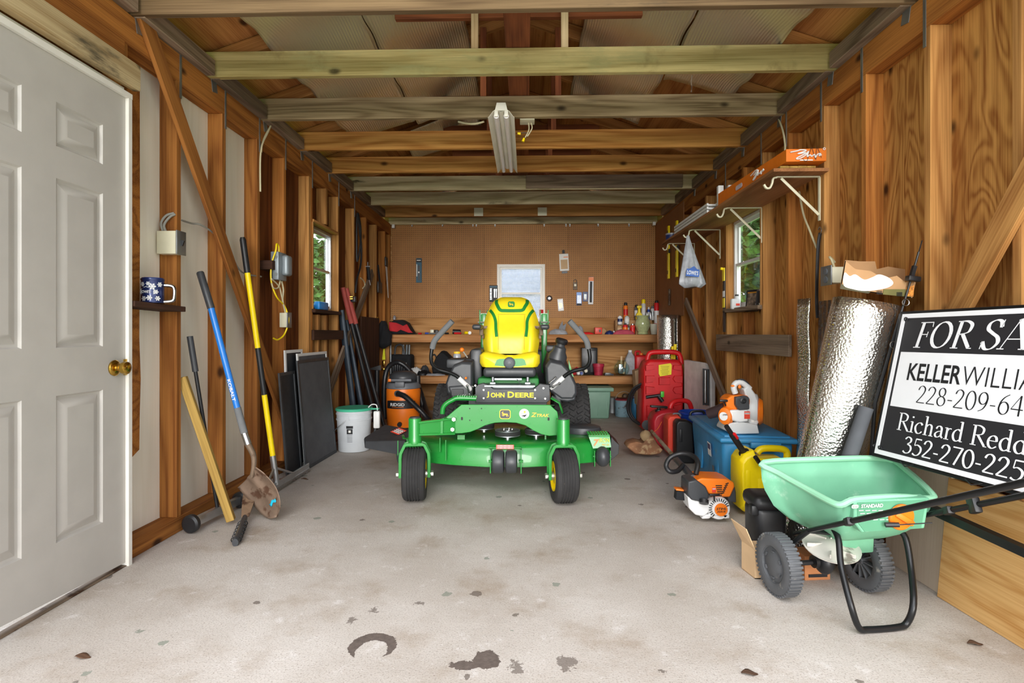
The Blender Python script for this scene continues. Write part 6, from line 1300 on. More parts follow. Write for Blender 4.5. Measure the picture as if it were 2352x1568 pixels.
m.build('knockout', M_['galv'], o)
c2 = Vector((-1.735, 3.90, 1.115)); o2 = thing('outlet_box', 'small cream outlet box below the grey electrical box', 'outlet', c2); MB().box(c2 + Vector((-.01, 0, 0)), (.055, .06, .105), r=.003).build('box_body', M_['cream'], o2); MB().box(c2 + Vector((.02, 0.0, 0)), (.006, .075, .11), r=.001).build('cover_plate', M_['galv'], o2)
m = MB(); m.tube(crom([c + Vector((0, -.02, .097)), c + Vector((.0, -.025, .14)), c + Vector((0, -.055, .15)), c + Vector((0, -.07, .10)), c + Vector((-.02, -.09, .0)), c + Vector((-.02, -.09, -.12)), c + Vector((.0, -.05, -.22)), (c2.x, c2.y - .03, c2.z + .10), (c2.x + .02, c2.y - .01, c2.z), (c2.x, c2.y - .03, c2.z - .10), (c2.x - .02, c2.y - .09, c2.z - .14), (c2.x - .03, c2.y - .14, c2.z - .13)], 6), .0055, 8); single(m, 'extension_cord', M_['yellow_p'], 'yellow cord looping between the grey box and the outlet box', 'cord', c)
m = MB(); m.tube(crom([c + Vector((0, .02, -.1)), c + Vector((.0, .05, -.16)), c + Vector((0, .04, -.24)), c2 + Vector((0, -.01, .05))], 5), .006, 8); m.tube(crom([c + Vector((0, .0, -.1)), c + Vector((.0, -.03, -.15)), c + Vector((0, -.10, -.16)), c + Vector((0, -.13, -.13))], 5), .005, 8); m.tube(crom([c + Vector((0, -.13, -.10)), c + Vector((.0, -.02, -.14)), c + Vector((0, .02, -.2)), c2 + Vector((0, -.02, .05))], 5), .005, 8); single(m, 'electric_cable', M_['cable'], 'bundle of pale cables hanging below the grey electrical box', 'cable', c)
single(MB().box((-1.80, 4.75, 1.26), (.05, .22, .07), r=.01), 'painters_tape', pm('bright blue film', '#1f8fe0', .4), 'bright blue tape roll lying on the left window sill', 'tape', (-1.8, 4.75, 1.235))
# ---------------------------------------------------------------- long tools on the left
o = thing('shovel', 'blue handled round point shovel with muddy blade leaning on the left wall', 'shovel', (-1.36, 2.93, 0))
tip, top = Vector((-1.355, 2.93, .006)), at(459, 624, 2.89); top.x = -1.765; top = at(459, 624, 2.885)
def on(u, v, f): return at(u, v, 2.93 + (2.885 - 2.93) * f)
g0, g1, g2, g3, g4 = on(459, 624, 1), on(485, 708, .85), on(545, 936, .45), on(561, 994, .36), on(570, 1020, .33)
MB().tube([g0, g0.lerp(g1, .03), g1], [.015, .019, .019], 14).build('top_grip', M_['charcoal'], o); sh1 = MB().tube([g1, g2], .0165, 14).build('shaft', M_['blue_tool'], o); MB().tube([g2, g3], .0185, 14).build('lower_grip', M_['foam'], o); MB().tube([g3, g4], .018, 14).build('ferrule', M_['steel'], o)
d = (g2 - g1).normalized(); n_ = Vector((.3, -.95, 0)); text('KOBALT', M_['white_pl'], axes(g1.lerp(g2, .82) + Vector((.003, -.0172, 0)), d, (d.cross(Vector((0, -1, 0))) * -1)), w=.12, h=.017, parent=sh1, off=.02)
sk = crom([g4, on(582, 1045, .28), on(583, 1070, .24), on(578, 1095, .2)], 5); MB().tube(sk, [.017 - .0004 * i for i in range(len(sk))], 12).build('socket', M_['rust'], o)
# blade: dished pointed plate
b0, b1 = on(566, 1096, .2), Vector((-1.345, 2.90, .03)); ax = (b1 - b0); L = ax.length; ax.normalize(); wd = Vector((.86, -.42, .18)); wd = (wd - ax * wd.dot(ax)).normalized(); nn = ax.cross(wd)
if nn.y > 0: nn = -nn
m = MB()
def bl(s, t):
    w_ = .125 * (1 if t < .45 else math.sqrt(max(0.0004, 1 - ((t - .45) / .55) ** 2.0))) * (.92 + .08 * min(1, t * 6)); q = (s - .5) * 2
    return b0 + ax * (L * t) + wd * (w_ * q) + nn * (-.028 * (1 - q * q) * (1 - t * .6) - .03 * math.sin(PI * t) * .6 + (.02 * math.exp(-(q / .25) ** 2) * (1 - t)))
m.grid(bl, 16, 16); bd = m.build('blade', pm('muddy steel', '#85705f', .6, .35, var=.25, dirt='#5b4030', dcov=.52, ds=16), o, solid=.003, smooth=60)
m = MB(); m.grid(lambda s, t: bl(.42 + .32 * s, .70 + .06 * t + .02 * math.sin(9 * s)) - nn * -.003 + Vector((0, -.004, .003)), 6, 2); m.build('paint_remnant', pm('cyan paint', '#22b8d8', .4), bd, solid=.001)
o = thing('landscape_rake', 'long yellow handled aluminium landscape rake standing along the left wall', 'rake', (-1.59, 3.45, 0))
t0, t1 = at(557, 545, 3.345), Vector((-1.60, 3.455, .05)); f = lambda k: t0.lerp(t1, k)
MB().tube([f(0), f(.01), f(.14)], [.014, .0185, .0185], 14).build('top_grip', M_['black'], o)
for a, b, mt, nm in ((.14, .44, 'yellow_p', 'shaft'), (.44, .63, 'black', 'middle_grip'), (.63, .89, 'yellow_p', 'shaft')): MB().tube([f(a), f(b)], .0165, 14).build(nm, M_[mt], o)
MB().tube([f(.88), f(1)], .018, 14).build('ferrule', M_['alu'], o)
m = MB(); m.box((-1.60, 3.50, .045), (.012, .93, .045)); m.build('rake_bar', M_['alu'], o, bevel=.002)
m = MB()
for i in range(62): m.faces([(-1.598, 3.04 + .015 * i, .03), (-1.598, 3.055 + .015 * i, .03), (-1.585, 3.047 + .015 * i, .004), (-1.592, 3.04 + .015 * i, .03), (-1.592, 3.055 + .015 * i, .03)], [(0, 1, 2), (3, 4, 2), (0, 3, 2), (1, 4, 2)])
m.build('rake_teeth', M_['alu'], o, smooth=0)
m = MB(); c = f(.93)
for dy in (-.16, .24): e = Vector((-1.60, 3.455 + dy, .06)); m.tube([c, e], .008, 8)
m.build('brace_rod', M_['alu'], o)
o = thing('magnetic_sweeper', 'thin black pole on a low wheeled magnet bar beside the door side studs', 'sweeper', (-1.71, 2.92, 0))
a, b = Vector((-1.705, 2.73, .05)), Vector((-1.665, 3.13, .05)); MB().box((a + b) / 2, (.03, (b - a).length * .92, .045), (0, 0, -.1), r=.003).build('magnet_bar', M_['alu'], o)
for p in (a, b): 
    q = MB(); q.lathe([(.008, -.018), (.036, -.018), (.046, -.010), (.046, .010), (.036, .018), (.008, .018)], p, (b - a), 24); q.build('wheel', M_['black'], o)
e = (a + b) / 2 + Vector((0, 0, .02)); tp = at(436, 772, 2.82); mb = e.lerp(tp, .8); MB().tube([e, mb], .0095, 10).build('pole', M_['black'], o); MB().tube([mb, tp], .015, 12).build('pole_grip', M_['charcoal'], o)
a, b = gnd(531, 1200, .012), at(419, 866, 2.80); board('wood_stake', a + Vector((0, 0, .012)), b, .040, .040, M_['stake'], None, up=(.3, -1, 0), label='square yellowish timber stake leaning on the left wall behind the machete', cat='stake')
o = thing('machete', 'rusty machete with black wrapped grip lying on the floor under the shovel', 'machete', gnd(545, 1225))
P = [gnd(540, 1246, .018), gnd(548, 1228, .024), gnd(562, 1190, .03), at(570, 1150, 2.98), at(576, 1118, 3.04)]; m = MB(); m.tube(crom(P[:3], 4), [.020, .024, .022, .021, .022, .021, .021, .020, .02], 10, sx=.7); m.build('grip', M_['charcoal'], o)
m = MB(); m.tube(crom(P[1:3], 4), .0245, 10, sx=.8) if False else None; Q = crom(P[2:], 5); m = MB(); rings = []
for i, p in enumerate(Q):
    w_ = .018 + .016 * min(1, i / 5); rings.append([p + Vector((-w_, .0, .008)), p + Vector((w_, .01, .010)), p + Vector((w_, .01, .003)), p + Vector((-w_, 0, .001))])
m.loft(rings); m.build('blade', pm('rusty blade', '#8a7058', .7, .3, var=.3, dirt='#4e3423', dcov=.5), o, bevel=.002)
m = MB()
for i in range(6): q = P[0].lerp(P[2], .12 + .13 * i); m.tube([q + Vector((.022 * math.cos(a), .008 * math.cos(a), .016 * math.sin(a))) for a in [2 * PI * k / 12 for k in range(12)]], .003, 6, closed=True)
m.build('grip_cord', M_['black'], o)
# window screens
def screen(label, a, b, h, lx, mat='screen', fr='frame_dk', t=.012, fw=.022, mid=None):
    a, b = Vector(a), Vector(b); x = (b - a).normalized(); z = Vector((lx, 0, h)).normalized(); y = z.cross(x); M = Matrix((x, y, z)).transposed().to_4x4(); M.translation = a
    w_ = (b - a).length; hh = Vector((lx, 0, h)).length
    o = thing('window_screen', label, 'window screen', a, rot=M.to_3x3().to_4x4(), group='screens leaning on the left wall'); m = MB(M)
    for (x0, x1, z0, z1) in ((0, w_, 0, fw), (0, w_, hh - fw, hh), (0, fw, fw, hh - fw), (w_ - fw, w_, fw, hh - fw)): m.box(((x0 + x1) / 2, 0, (z0 + z1) / 2), (x1 - x0, t, z1 - z0))
    m.build('screen_frame', M_[fr], o, smooth=0, bevel=.001); MB(M).box((w_ / 2, 0, hh / 2), (w_ - fw * 1.6, .002, hh - fw * 1.6)).build('screen_mesh', M_[mat], o, smooth=0)
screen('large dark window screen nearest the white bucket', (-1.635, 4.0, 0), (-1.625, 4.62, 0), .815, -.07)
screen('narrow dark glossy screen nearest the yellow handled rake', (-1.675, 3.77, 0), (-1.67, 4.02, 0), .74, -.06, mat='vinyl_dk')
screen('white framed screen showing above the large dark one', (-1.665, 4.06, 0), (-1.655, 4.64, 0), .865, -.065, fr='white_pl')
screen('white edged screen rising highest behind the other screens', (-1.73, 3.92, 0), (-1.725, 4.22, 0), .895, -.03, fr='white_pl', mat='vinyl_dk')
# bucket
o = thing('plastic_bucket', 'white plastic bucket with mint green lid between screens and shop vacuum', 'bucket', (-1.50, 4.72, 0)); c = Vector((-1.50, 4.72, 0))
bk = MB().lathe([(.004, .004), (.128, .004), (.132, .01), (.146, .27), (.152, .272), (.152, .283), (.147, .286), (.148, .318), (.153, .32), (.153, .33), (.148, .334), (.150, .362), (.146, .364)], c, n=40, cap=False).build('bucket_body', M_['bucket'], o)
MB().lathe([(.156, .352), (.158, .356), (.158, .368), (.150, .374), (.06, .372), (.004, .372)], c, n=40).build('bucket_lid', M_['mint'], o)
m = MB(); m.box(c + Vector((.18, -.0, .362)), (.08, .05, .010), r=.003); m.build('lid_clip', M_['mint'], o)
m = MB(); m.tube(crom([c + Vector((-.02, -.152, .285)), c + Vector((-.07, -.165, .24)), c + Vector((-.13, -.13, .19)), c + Vector((-.155, -.08, .16))], 5), .003, 6); m.build('bucket_bail', M_['steel'], o); 
def curved(name, ang, z, w_, h, mat, rr=.1435, par=bk, off=.001):
    m = MB(); m.grid(lambda s, t: c + Vector(((rr + off + .053 * (z + h * (t - .5) - .27) * .9) * math.cos(R(ang) + w_ / rr * (s - .5)), (rr + off + .053 * (z + h * (t - .5) - .27) * .9) * math.sin(R(ang) + w_ / rr * (s - .5)), z + h * (t - .5))), 6, 2); return m.build(name, M_[mat], par)
curved('bail_ear', -97, .288, .04, .04, 'bucket', off=.012); wl2 = curved('warning_label', -88, .16, .062, .15, 'paper'); curved('label_head', -88, .222, .058, .022, 'ink', off=.003); curved('label_picture', -88, .185, .05, .045, 'ink', off=.003)
m_ = [curved('label_print', -88, .15 - .013 * i, .046, .004, 'grey_plastic', off=.003) for i in range(5)]; curved('maker_print', -55, .205, .05, .008, 'ink'); curved('maker_mark', -38, .225, .035, .022, 'ink'); curved('label_mouse', -88, .186, .02, .02, 'paper', off=.004)
o = thing('spray_bottle', 'small white bottle hanging by its wire on the bucket rim', 'bottle', c + Vector((.20, -.03, .2))); m = MB(); m.box(c + Vector((.205, -.02, .27)), (.055, .045, .15), r=.012, seg=3); m.build('bottle_body', M_['white_pl'], o); MB().tube(crom([c + Vector((.13, -.02, .375)), c + Vector((.16, -.02, .40)), c + Vector((.20, -.02, .395)), c + Vector((.21, -.02, .35))], 5), .005, 8).build('bottle_hose', M_['white_pl'], o); MB().tube([c + Vector((.19, .0, .20)), c + Vector((.165, .0, .10)), c + Vector((.19, .0, .01))], .01, 8).build('dip_tube', M_['charcoal'], o)
# poles in the corner
def pole(label, name, cat, p, q, r, mat, grip=None, gl=.2, grp=None, flat=False):
    o = thing(name, label, cat, p, group=grp); m = MB(); m.tube([p, q], r, 10, sx=.45 if flat else 1); m.build('shaft', M_[mat], o, smooth=60)
    if grip: MB().tube([Vector(p).lerp(q, 1 - gl), q], r * 1.25, 12).build('grip', M_[grip], o)
M_['red_grip'] = pm('red rubber grip', '#9d4138', .7, var=.1); M_['blue_black'] = pm('blue black steel', '#2e3843', .45, .3, var=.15)
pole('black handle with red grip, left of the leaning pair', 'digger_handle', 'tool handle', Vector((-1.50, 5.52, .004)), at(787, 660, 5.30), .02, 'black', 'red_grip', .24, 'red gripped handles in the left corner')
pole('black handle with red grip, right of the leaning pair', 'digger_handle', 'tool handle', Vector((-1.42, 5.50, .004)), at(795, 662, 5.34), .02, 'black', 'red_grip', .24, 'red gripped handles in the left corner')
pole('flat blue black steel bar leaning left of the red gripped handles', 'steel_bar', 'bar', Vector((-1.66, 5.30, .004)), at(783, 712, 5.22), .03, 'blue_black', None, 0, 'flat steel bars in the left corner', True)
pole('flat blue black steel bar leaning behind the red gripped handles', 'steel_bar', 'bar', Vector((-1.60, 5.42, .004)), at(794, 735, 5.40), .026, 'blue_black', None, 0, 'flat steel bars in the left corner', True)
board('plank', (XL + .014, 6.13, .0), (XL + .014, 6.13, 1.2), .70, .018, M_['brown_dark'], None, up=(0, 1, 0), label='dark brown plank standing upright left of the workbench', cat='plank')
# ---------------------------------------------------------------- shop vacuum
o = thing('shop_vacuum', 'orange and black shop vacuum with hose behind the mower on the left', 'vacuum cleaner', (-1.30, 5.75, 0)); c = Vector((-1.30, 5.75, 0))
V = lambda u, v, y=5.72: at(u, v, y)
c = V(927, 900, 5.75); c.z = 0
db = MB().lathe([(.004, .04), (.16, .04), (.172, .06), (.178, .2), (.180, .42), (.176, .44)], c, n=40).build('drum', M_['orange'], o)
MB().lathe([(.177, .44), (.183, .445), (.180, .475), (.165, .50), (.10, .515), (.004, .515)], c, n=40).build('drum_collar', M_['grey_plastic'], o)
MB().lathe([(.13, .50), (.15, .53), (.152, .56), (.138, .59), (.10, .615), (.05, .62), (.004, .62)], c, n=12).build('motor_head', M_['charcoal'], o)
m = MB(); m.box(c + Vector((.01, -.16, .535)), (.22, .04, .028), r=.008); m.box(c + Vector((0, -.165, .49)), (.10, .06, .06), r=.01); m.build('head_handle', M_['grey_plastic'], o); m = MB(); m.box(c + Vector((-.105, -.17, .535)), (.03, .03, .03), r=.004); m.build('switch', M_['orange'], o)
m = MB(); m.grid(lambda s, t: c + Vector(((.1815 - .002 * t) * math.cos(R(-90) + 1.9 * (s - .5)), .1815 * math.sin(R(-90) + 1.9 * (s - .5)), .24 + .085 * t * (1 - .25 * max(0, abs(s - .5) * 2 - .6)))), 14, 3); bn = m.build('name_band', M_['ink'], db)
d_ = Vector((-.12, -.99, 0)); text('RIDGID', M_['white_pl'], axes(c + d_ * .1845 + Vector((.0, 0, .285)), (.99, -.12, 0), (0, 0, 1)), w=.15, h=.032, parent=bn, off=.015); m = MB(); m.grid(lambda s, t: c + Vector((.183 * math.cos(R(-97) + .7 * (s - .5)), .183 * math.sin(R(-97) + .7 * (s - .5)), .255 + .004 * t)), 8, 1); m.build('name_underline', M_['orange'], bn)
MB().cyl(c + Vector((-.02, -.165, .40)), c + Vector((-.02, -.20, .40)), .033, n=18).build('inlet_port', M_['black'], o)
MB().cyl(c + Vector((0, -.165, .085)), c + Vector((0, -.195, .08)), .024, n=16).build('drain_cap', M_['black'], o)
m = MB()
for a in (45, 135, 225, 315): m.ball(c + Vector((.17 * math.cos(R(a)), .17 * math.sin(R(a)), .03)), .028, 10, 6)
m.build('castor', M_['black'], o)
h = crom([c + Vector((-.02, -.195, .40)), V(930, 910, 5.50), V(950, 928, 5.47), V(968, 945, 5.45), V(985, 962, 5.5), V(975, 930, 5.8), V(962, 890, 5.92), V(940, 850, 5.98), V(915, 832, 5.98), V(893, 842, 5.9), V(884, 870, 5.86), V(882, 920, 5.86), V(884, 962, 5.86)], 8)
m = MB(); m.tube(h, [.026 + .0025 * (i % 2) for i in range(len(h))], 12); m.build('hose', M_['hose'], o)
m = MB(); m.tube([V(866, 965, 5.8), V(866, 850, 5.8)], .026, 12); m.loft([[V(866 + a, 851 + b, 5.8 + d) for a, b, d in ((-14, -2, -.03), (9, -1, -.03), (9, -1, .03), (-14, -2, .03))], [V(866 + a, 842 + b, 5.8 + d) for a, b, d in ((-15, 3, -.03), (9, -4, -.03), (9, -4, .03), (-15, 3, .03))]]); m.build('floor_wand', M_['black'], o)
m = MB(); m.tube([V(961, 968, 5.75), V(960, 862, 5.75)], .026, 12); m.tube([V(963, 900, 5.8), V(980, 968, 5.8)], .022, 10); m.build('wand', M_['black'], o)
# ---------------------------------------------------------------- hanging in the left back corner
def hang(name, label, cat, pts, r, mat, sx=1, **k):
    P = crom(pts, 5); single(MB().tube(P, r, 8, sx=sx), name, M_[mat], label, cat, P[0], **k)
o = thing('power_cord', 'thick black power cord with plug hanging on the left wall by the window', 'cord', onx(822, 500, -1.73)); MB().tube(crom([onx(820, 490, -1.74), onx(819, 540, -1.74), onx(820, 600, -1.74), onx(828, 560, -1.72), onx(828, 520, -1.72), onx(822, 490, -1.72), onx(826, 530, -1.70), onx(830, 570, -1.70), onx(828, 610, -1.70), onx(820, 640, -1.70), onx(816, 672, -1.71)], 6), .010, 8).build('cable', M_['black'], o)
m = MB(); p = onx(812, 687, -1.71); m.box(p, (.05, .05, .06), r=.008); q = m.build('plug', M_['black'], o); m = MB(); m.box(p + Vector((-.0, -.05, .0)), (.03, .05, .008)); m.box(p + Vector((-.0, -.05, .02)), (.03, .05, .008)); m.build('plug_prong', M_['brass'], q)
o = thing('hand_pump', 'small black and silver caulking gun hanging on the left wall', 'caulking gun', onx(846, 620, -1.72)); p, q = onx(845, 612, -1.72), onx(848, 642, -1.72); MB().tube([p, q], .018, 10).build('barrel', M_['black'], o); m = MB(); m.tube([p, p + Vector((0, 0, .05))], .005, 6); m.tube(crom([q, q + Vector((.01, -.0, -.04)), q + Vector((.015, 0, -.06))], 4), .006, 6); m.box(p, (.05, .02, .01)); m.build('rod', M_['steel'], o)
hang('coat_hook', 'pale hooked wire hanging beside the black power cord', 'hook', [onx(828, 638, -1.71), onx(836, 646, -1.71), onx(838, 655, -1.71), onx(833, 662, -1.71)], .006, 'cable')
o = thing('grill_scraper', 'black square bladed scraper hanging by its wire handle', 'scraper', onx(872, 650, -1.74)); p = onx(872, 660, -1.74); MB().box(p, (.02, .17, .135), r=.01).build('blade', M_['black'], o); m = MB(); m.tube([p + Vector((0, -.01, .06)), onx(867, 608, -1.74)], .006, 6); m.tube([p + Vector((0, .03, .06)), onx(869, 608, -1.74)], .006, 6); m.build('wire_handle', M_['black'], o)
o = thing('hand_saw', 'hand saw with black handle hanging beside the pegboard', 'saw', onx(886, 620, -1.73)); a, b = onx(887, 612, -1.745), onx(892, 684, -1.74); m = MB(); m.loft([[a + Vector((0, -.03, 0)), a + Vector((0, .05, 0)), a + Vector((.003, .05, 0)), a + Vector((.003, -.03, 0))], [b + Vector((0, -.02, 0)), b + Vector((0, .01, 0)), b + Vector((.003, .01, 0)), b + Vector((.003, -.02, 0))]]); m.build('blade', M_['lightgrey'], o, smooth=0); MB().box(a + Vector((0, -.0, .06)), (.022, .10, .12), r=.02, seg=2).build('saw_handle', M_['black'], o)

o = thing('leafy_sprig', 'green leafy sprig poking up from the floor behind the shovel blade', 'plant', gnd(560, 1120)); q = gnd(560, 1118); m = MB(); m.tube(crom([q + Vector((.05, .02, .0)), q + Vector((.0, .02, .07)), q + Vector((-.07, .02, .10))], 5), .002, 5); m.build('stem', M_['bark'], o); m = MB()
for i in range(16): a = i * 2.4; c = q + Vector((-.075 + .008 * i, .015 + .012 * math.sin(a), .10 - .005 * i + .012 * math.cos(a))); d1 = Vector((math.cos(a), .3, math.sin(a) * .6)) * .02; d2 = Vector((-.2, math.sin(a), .8)) * .007; m.faces([c - d1, c + d2, c + d1, c - d2], [(0, 1, 2, 3)])
m.build('foliage', pm('sprig leaf', '#6f7f38', .7, var=.3), o, smooth=0)
lf = [(190, 1508, 'large dark dead leaf on the floor at the bottom left'), (1722, 1546, 'curled dead leaf stem at the bottom right of the floor'), (1935, 1300, 'dead leaf on the floor under the spreader'), (700, 1100, 'dead leaf beside the aluminium rake bar'), (2240, 1478, 'dead leaf near the pine plywood at bottom right')]
for u, v, lb in lf:
    c = gnd(u, v, .003); m = MB(); m.grid(lambda s, t: c + Vector(((s - .5) * .05, (t - .5) * .028 * math.sin(PI * max(.05, min(.95, s))) , .004 * math.sin(5 * s) + .006 * abs(t - .5))), 6, 3); single(m, 'dead_leaf', M_['card'] if False else pm('dead leaf', '#5a3f2c', .9, var=.3), lb, 'leaf', c, 'dead leaves on the floor', solid=.0008)
from mathutils import noise
# ---------------------------------------------------------------- workbench shelves at the back
YS, ZU, ZL = 6.70, 1.005, .495
o = thing('workbench', 'two tier plywood workbench shelf along the whole back wall', 'workbench', (-.05, 6.9, 0))
for z, x1 in ((ZU, 1.68), (ZL, 1.68)):
    MB().box(((-1.77 + x1) / 2, (YS + YB + .02) / 2 + .01, z - .009), (x1 + 1.77, YB + .02 - YS - .025, .018)).build('shelf_board', M_['ply_back'], o, smooth=0)
    board('front_rail', (-1.77, YS, z - .052), (x1, YS, z - .052), .09, .036, M_['shelf_front'], o)
for x in (-1.735,): board('post', (x, YS + .04, 0), (x, YS + .04, ZU - .1), .07, .036, M_['stud_light'], o, up=(1, 0, 0))
board('post', (1.60, YS + .045, 0), (1.60, YS + .045, ZU - .1), .07, .036, M_['stud_light'], o, up=(1, 0, 0)); board('post', (.02, YS + .05, 0), (.02, YS + .05, ZU - .1), .07, .036, M_['stud_light'], o, up=(1, 0, 0))
MB().box((-1.68, YS + .03, .70), (.012, .02, .40)).build('metal_strip', M_['galv'], o, smooth=0)
S = lambda u, v, y=6.82: at(u, v, y)
def px(u, y=6.82): return at(u, 765, y).x
def can(u, z, r, h, mat, label, band=None, cap='white_pl', caph=.03, capr=.8, cat='can', name='spray_can', y=6.86, grp=None, band2=None):
    x = px(u, y); o = thing(name, label, cat, (x, y, z), group=grp)
    b = MB().lathe([(.003, .001), (r * .94, .001), (r, .005), (r, h - .012), (r * .8, h), (.003, h)], (x, y, z), n=20).build('can_body', M_[mat], o)
    if band: MB().lathe([(r + .0008, h * .35), (r + .0008, h * .75)], (x, y, z), n=20, cap=False).build('label', M_[band], b)
    if band2: MB().lathe([(r + .0012, h * .15), (r + .0012, h * .32)], (x, y, z), n=20, cap=False).build('label_stripe', M_[band2], b)
    if caph: MB().lathe([(r * capr, h - .004), (r * capr, h + caph * .8), (r * capr * .8, h + caph), (.003, h + caph)], (x, y, z), n=18).build('cap', M_[cap], o)
    return o
# little carton carrying the upper row of cans
xb0, xb1 = px(1418), px(1440); single(MB().box(((px(1419) + px(1505)) / 2, 7.045, ZU + .09), (px(1505) - px(1419), .12, .18), r=.003), 'carton', M_['card'], 'brown carton on the workbench carrying the back row of spray cans', 'box', ((px(1419) + px(1505)) / 2, 6.99, ZU))
up = ZU + .18
can(1436, ZU, .032, .12, 'red', 'red and orange aerosol can at the front left of the can cluster', 'orange', 'black', .02, .5, y=6.82, grp='aerosol cans on the workbench', band2='gold')
can(1453, ZU, .030, .115, 'red_case', 'dark red aerosol can between the orange one and the green vase', 'red', 'steel', .02, .6, y=6.83, grp='aerosol cans on the workbench')
can(1440, ZU, .030, .115, 'galv', 'plain grey can standing behind the red and orange aerosol can', 'white_pl', 'galv', .01, .6, y=6.92, grp='aerosol cans on the workbench'); can(1423, ZU, .034, .115, 'card', 'brown paper labelled can at the left foot of the can cluster', 'card_l', 'black', .008, .6, y=6.90, grp='aerosol cans on the workbench')
can(1440, ZU + .126, .030, .10, 'lightgrey', 'short white can stacked on the plain grey can', 'paper', 'galv', .01, .6, y=6.92, grp='aerosol cans on the workbench')
can(1424, ZU + .124, .030, .10, 'white_pl', 'short white and purple can at the upper left of the can cluster', 'lilac' if False else 'navy', 'white_pl', .01, .6, y=6.90, grp='aerosol cans on the workbench') 
can(1437, up + .0, .028, .19, 'orange', 'tall orange and red can with black cap at the top left of the cans', 'red', 'black', .04, .75, y=7.02, grp='aerosol cans on the workbench')
can(1462, up, .026, .17, 'grey_plastic', 'grey can with black cap behind the yellow bottle', 'white_pl', 'black', .03, .8, y=7.02, grp='aerosol cans on the workbench')
can(1478, up, .028, .22, 'lightgrey', 'white can with bright yellow spray cap', 'white_pl', 'yellow_p', .05, .9, y=7.03, grp='aerosol cans on the workbench')
can(1486, up, .017, .10, 'steel', 'slim silver bottle behind the vase, left of two', None, 'black', .03, .5, y=7.0, grp='aerosol cans on the workbench'); can(1494, up, .017, .10, 'steel', 'slim silver bottle behind the vase, right of two', None, 'black', .03, .5, y=7.0, grp='aerosol cans on the workbench')
can(1490, up, .024, .14, 'blue', 'blue topped aerosol can behind the slim silver bottles', 'white_pl', 'white_pl', .03, .5, y=7.03, grp='aerosol cans on the workbench')
can(1499, up, .024, .15, 'lightgrey', 'pale grey aerosol can between blue one and red one', 'galv', 'grey_plastic', .03, .8, y=7.0, grp='aerosol cans on the workbench')
can(1508, ZU, .030, .40, 'red', 'tall dark red and white can beside the foil roll corner', 'white_pl', 'black', .03, .7, y=6.95, grp='aerosol cans on the workbench', band2='gold')
o = thing('spray_bottle', 'bright yellow spray bottle with blue label among the cans', 'bottle', (px(1468), 6.9, ZU + .13)); x = px(1467, 6.9); bz = ZU + .13
single(MB().box((x, 6.93, ZU + .065), (.075, .08, .13)), 'carton', M_['card'], 'small brown carton under the yellow spray bottle', 'box', (x, 6.88, ZU))
b = MB().loft([[Vector((x + a * w_, 6.88 + c_ * .022, bz + z)) for a, c_ in ((-1, -1), (1, -1), (1, 1), (-1, 1))] for w_, z in ((.040, 0), (.042, .09), (.036, .12), (.016, .15), (.014, .20))]).build('bottle_body', M_['yellow_p'], o, bevel=.006); MB().box((x + .004, 6.855, bz + .05), (.062, .002, .06)).build('label', M_['blue'], b, smooth=0); text('HEET', M_['white_pl'], axes((x + .004, 6.853, bz + .06), (1, 0, 0), (0, 0, 1)), w=.05, parent=b, off=.02)
MB().box((x + .004, 6.88, bz + .215), (.06, .03, .035), r=.008).build('spray_head', M_['yellow_p'], o)
x = px(1476, 6.8); o = thing('ceramic_vase', 'pale green glazed vase at the right end of the workbench', 'vase', (x, 6.80, ZU)); MB().lathe([(.004, .002), (.062, .002), (.066, .012), (.060, .03), (.074, .06), (.092, .11), (.094, .14), (.080, .185), (.070, .205), (.078, .225), (.082, .235), (.074, .235), (.064, .21), (.06, .18), (.004, .17)], (x, 6.80, ZU), n=36).build('vase_body', M_['celadon'], o)
x = px(1500, 6.8); o = thing('ceramic_cup', 'plain white cup right of the green vase', 'cup', (x, 6.80, ZU)); MB().lathe([(.004, .002), (.034, .002), (.046, .06), (.05, .13), (.046, .13), (.042, .06), (.004, .02)], (x + .012, 6.80, ZU), n=24).build('cup_body', M_['celadon'] if False else pm('cream cup', '#dcd8c6', .3), o)
def lump(name, label, cat, u, z, d, mat, y=6.85, seed=1, group=None, rough=.25, rot=0):
    rr = random.Random(seed); x = px(u, y); m = MB(); n, k = 36, 16
    ph = [rr.uniform(0, 6.28) for _ in range(6)]
    rings = []
    for i in range(k + 1):
        r_ = 1 - i / k * .97
        g = []
        for b in [2 * PI * q / n for q in range(n)]:
            e = 1 + rough * (.35 * math.sin(2 * b + ph[0]) + .3 * math.sin(3 * b + ph[1])); p = Vector((x + d[0] / 2 * r_ * e * math.cos(b), y + d[1] / 2 * r_ * e * math.sin(b), 0))
            hh = (1 - r_ ** 2.6) ** .6 * ((.78) + rough * .45 * noise.noise(p * 16 + Vector((seed, 0, 0))) + rough * .5 * abs(noise.noise(p * 34 + Vector((0, seed, 0)))))
            p.z = z + .001 + d[2] * max(0, hh); g.append(p)
        rings.append(g)
    m.loft(rings); return single(m, name, M_[mat] if isinstance(mat, str) else mat, label, cat, (x, y, z), group, smooth=70)
lump('folded_rag', 'crumpled pink red rag in front of the cans', 'rag', 1433, ZU, (.24, .15, .075), pm('pink red cloth', '#b84a5c', .9, var=.2, bump=.3), 6.79, 3, rough=.3)
lump('plastic_wrap', 'crumpled white plastic bag lying on the workbench right of the mower seat', 'bag', 1283, ZU, (.25, .2, .085), 'bag', 6.82, 5, rough=.3)
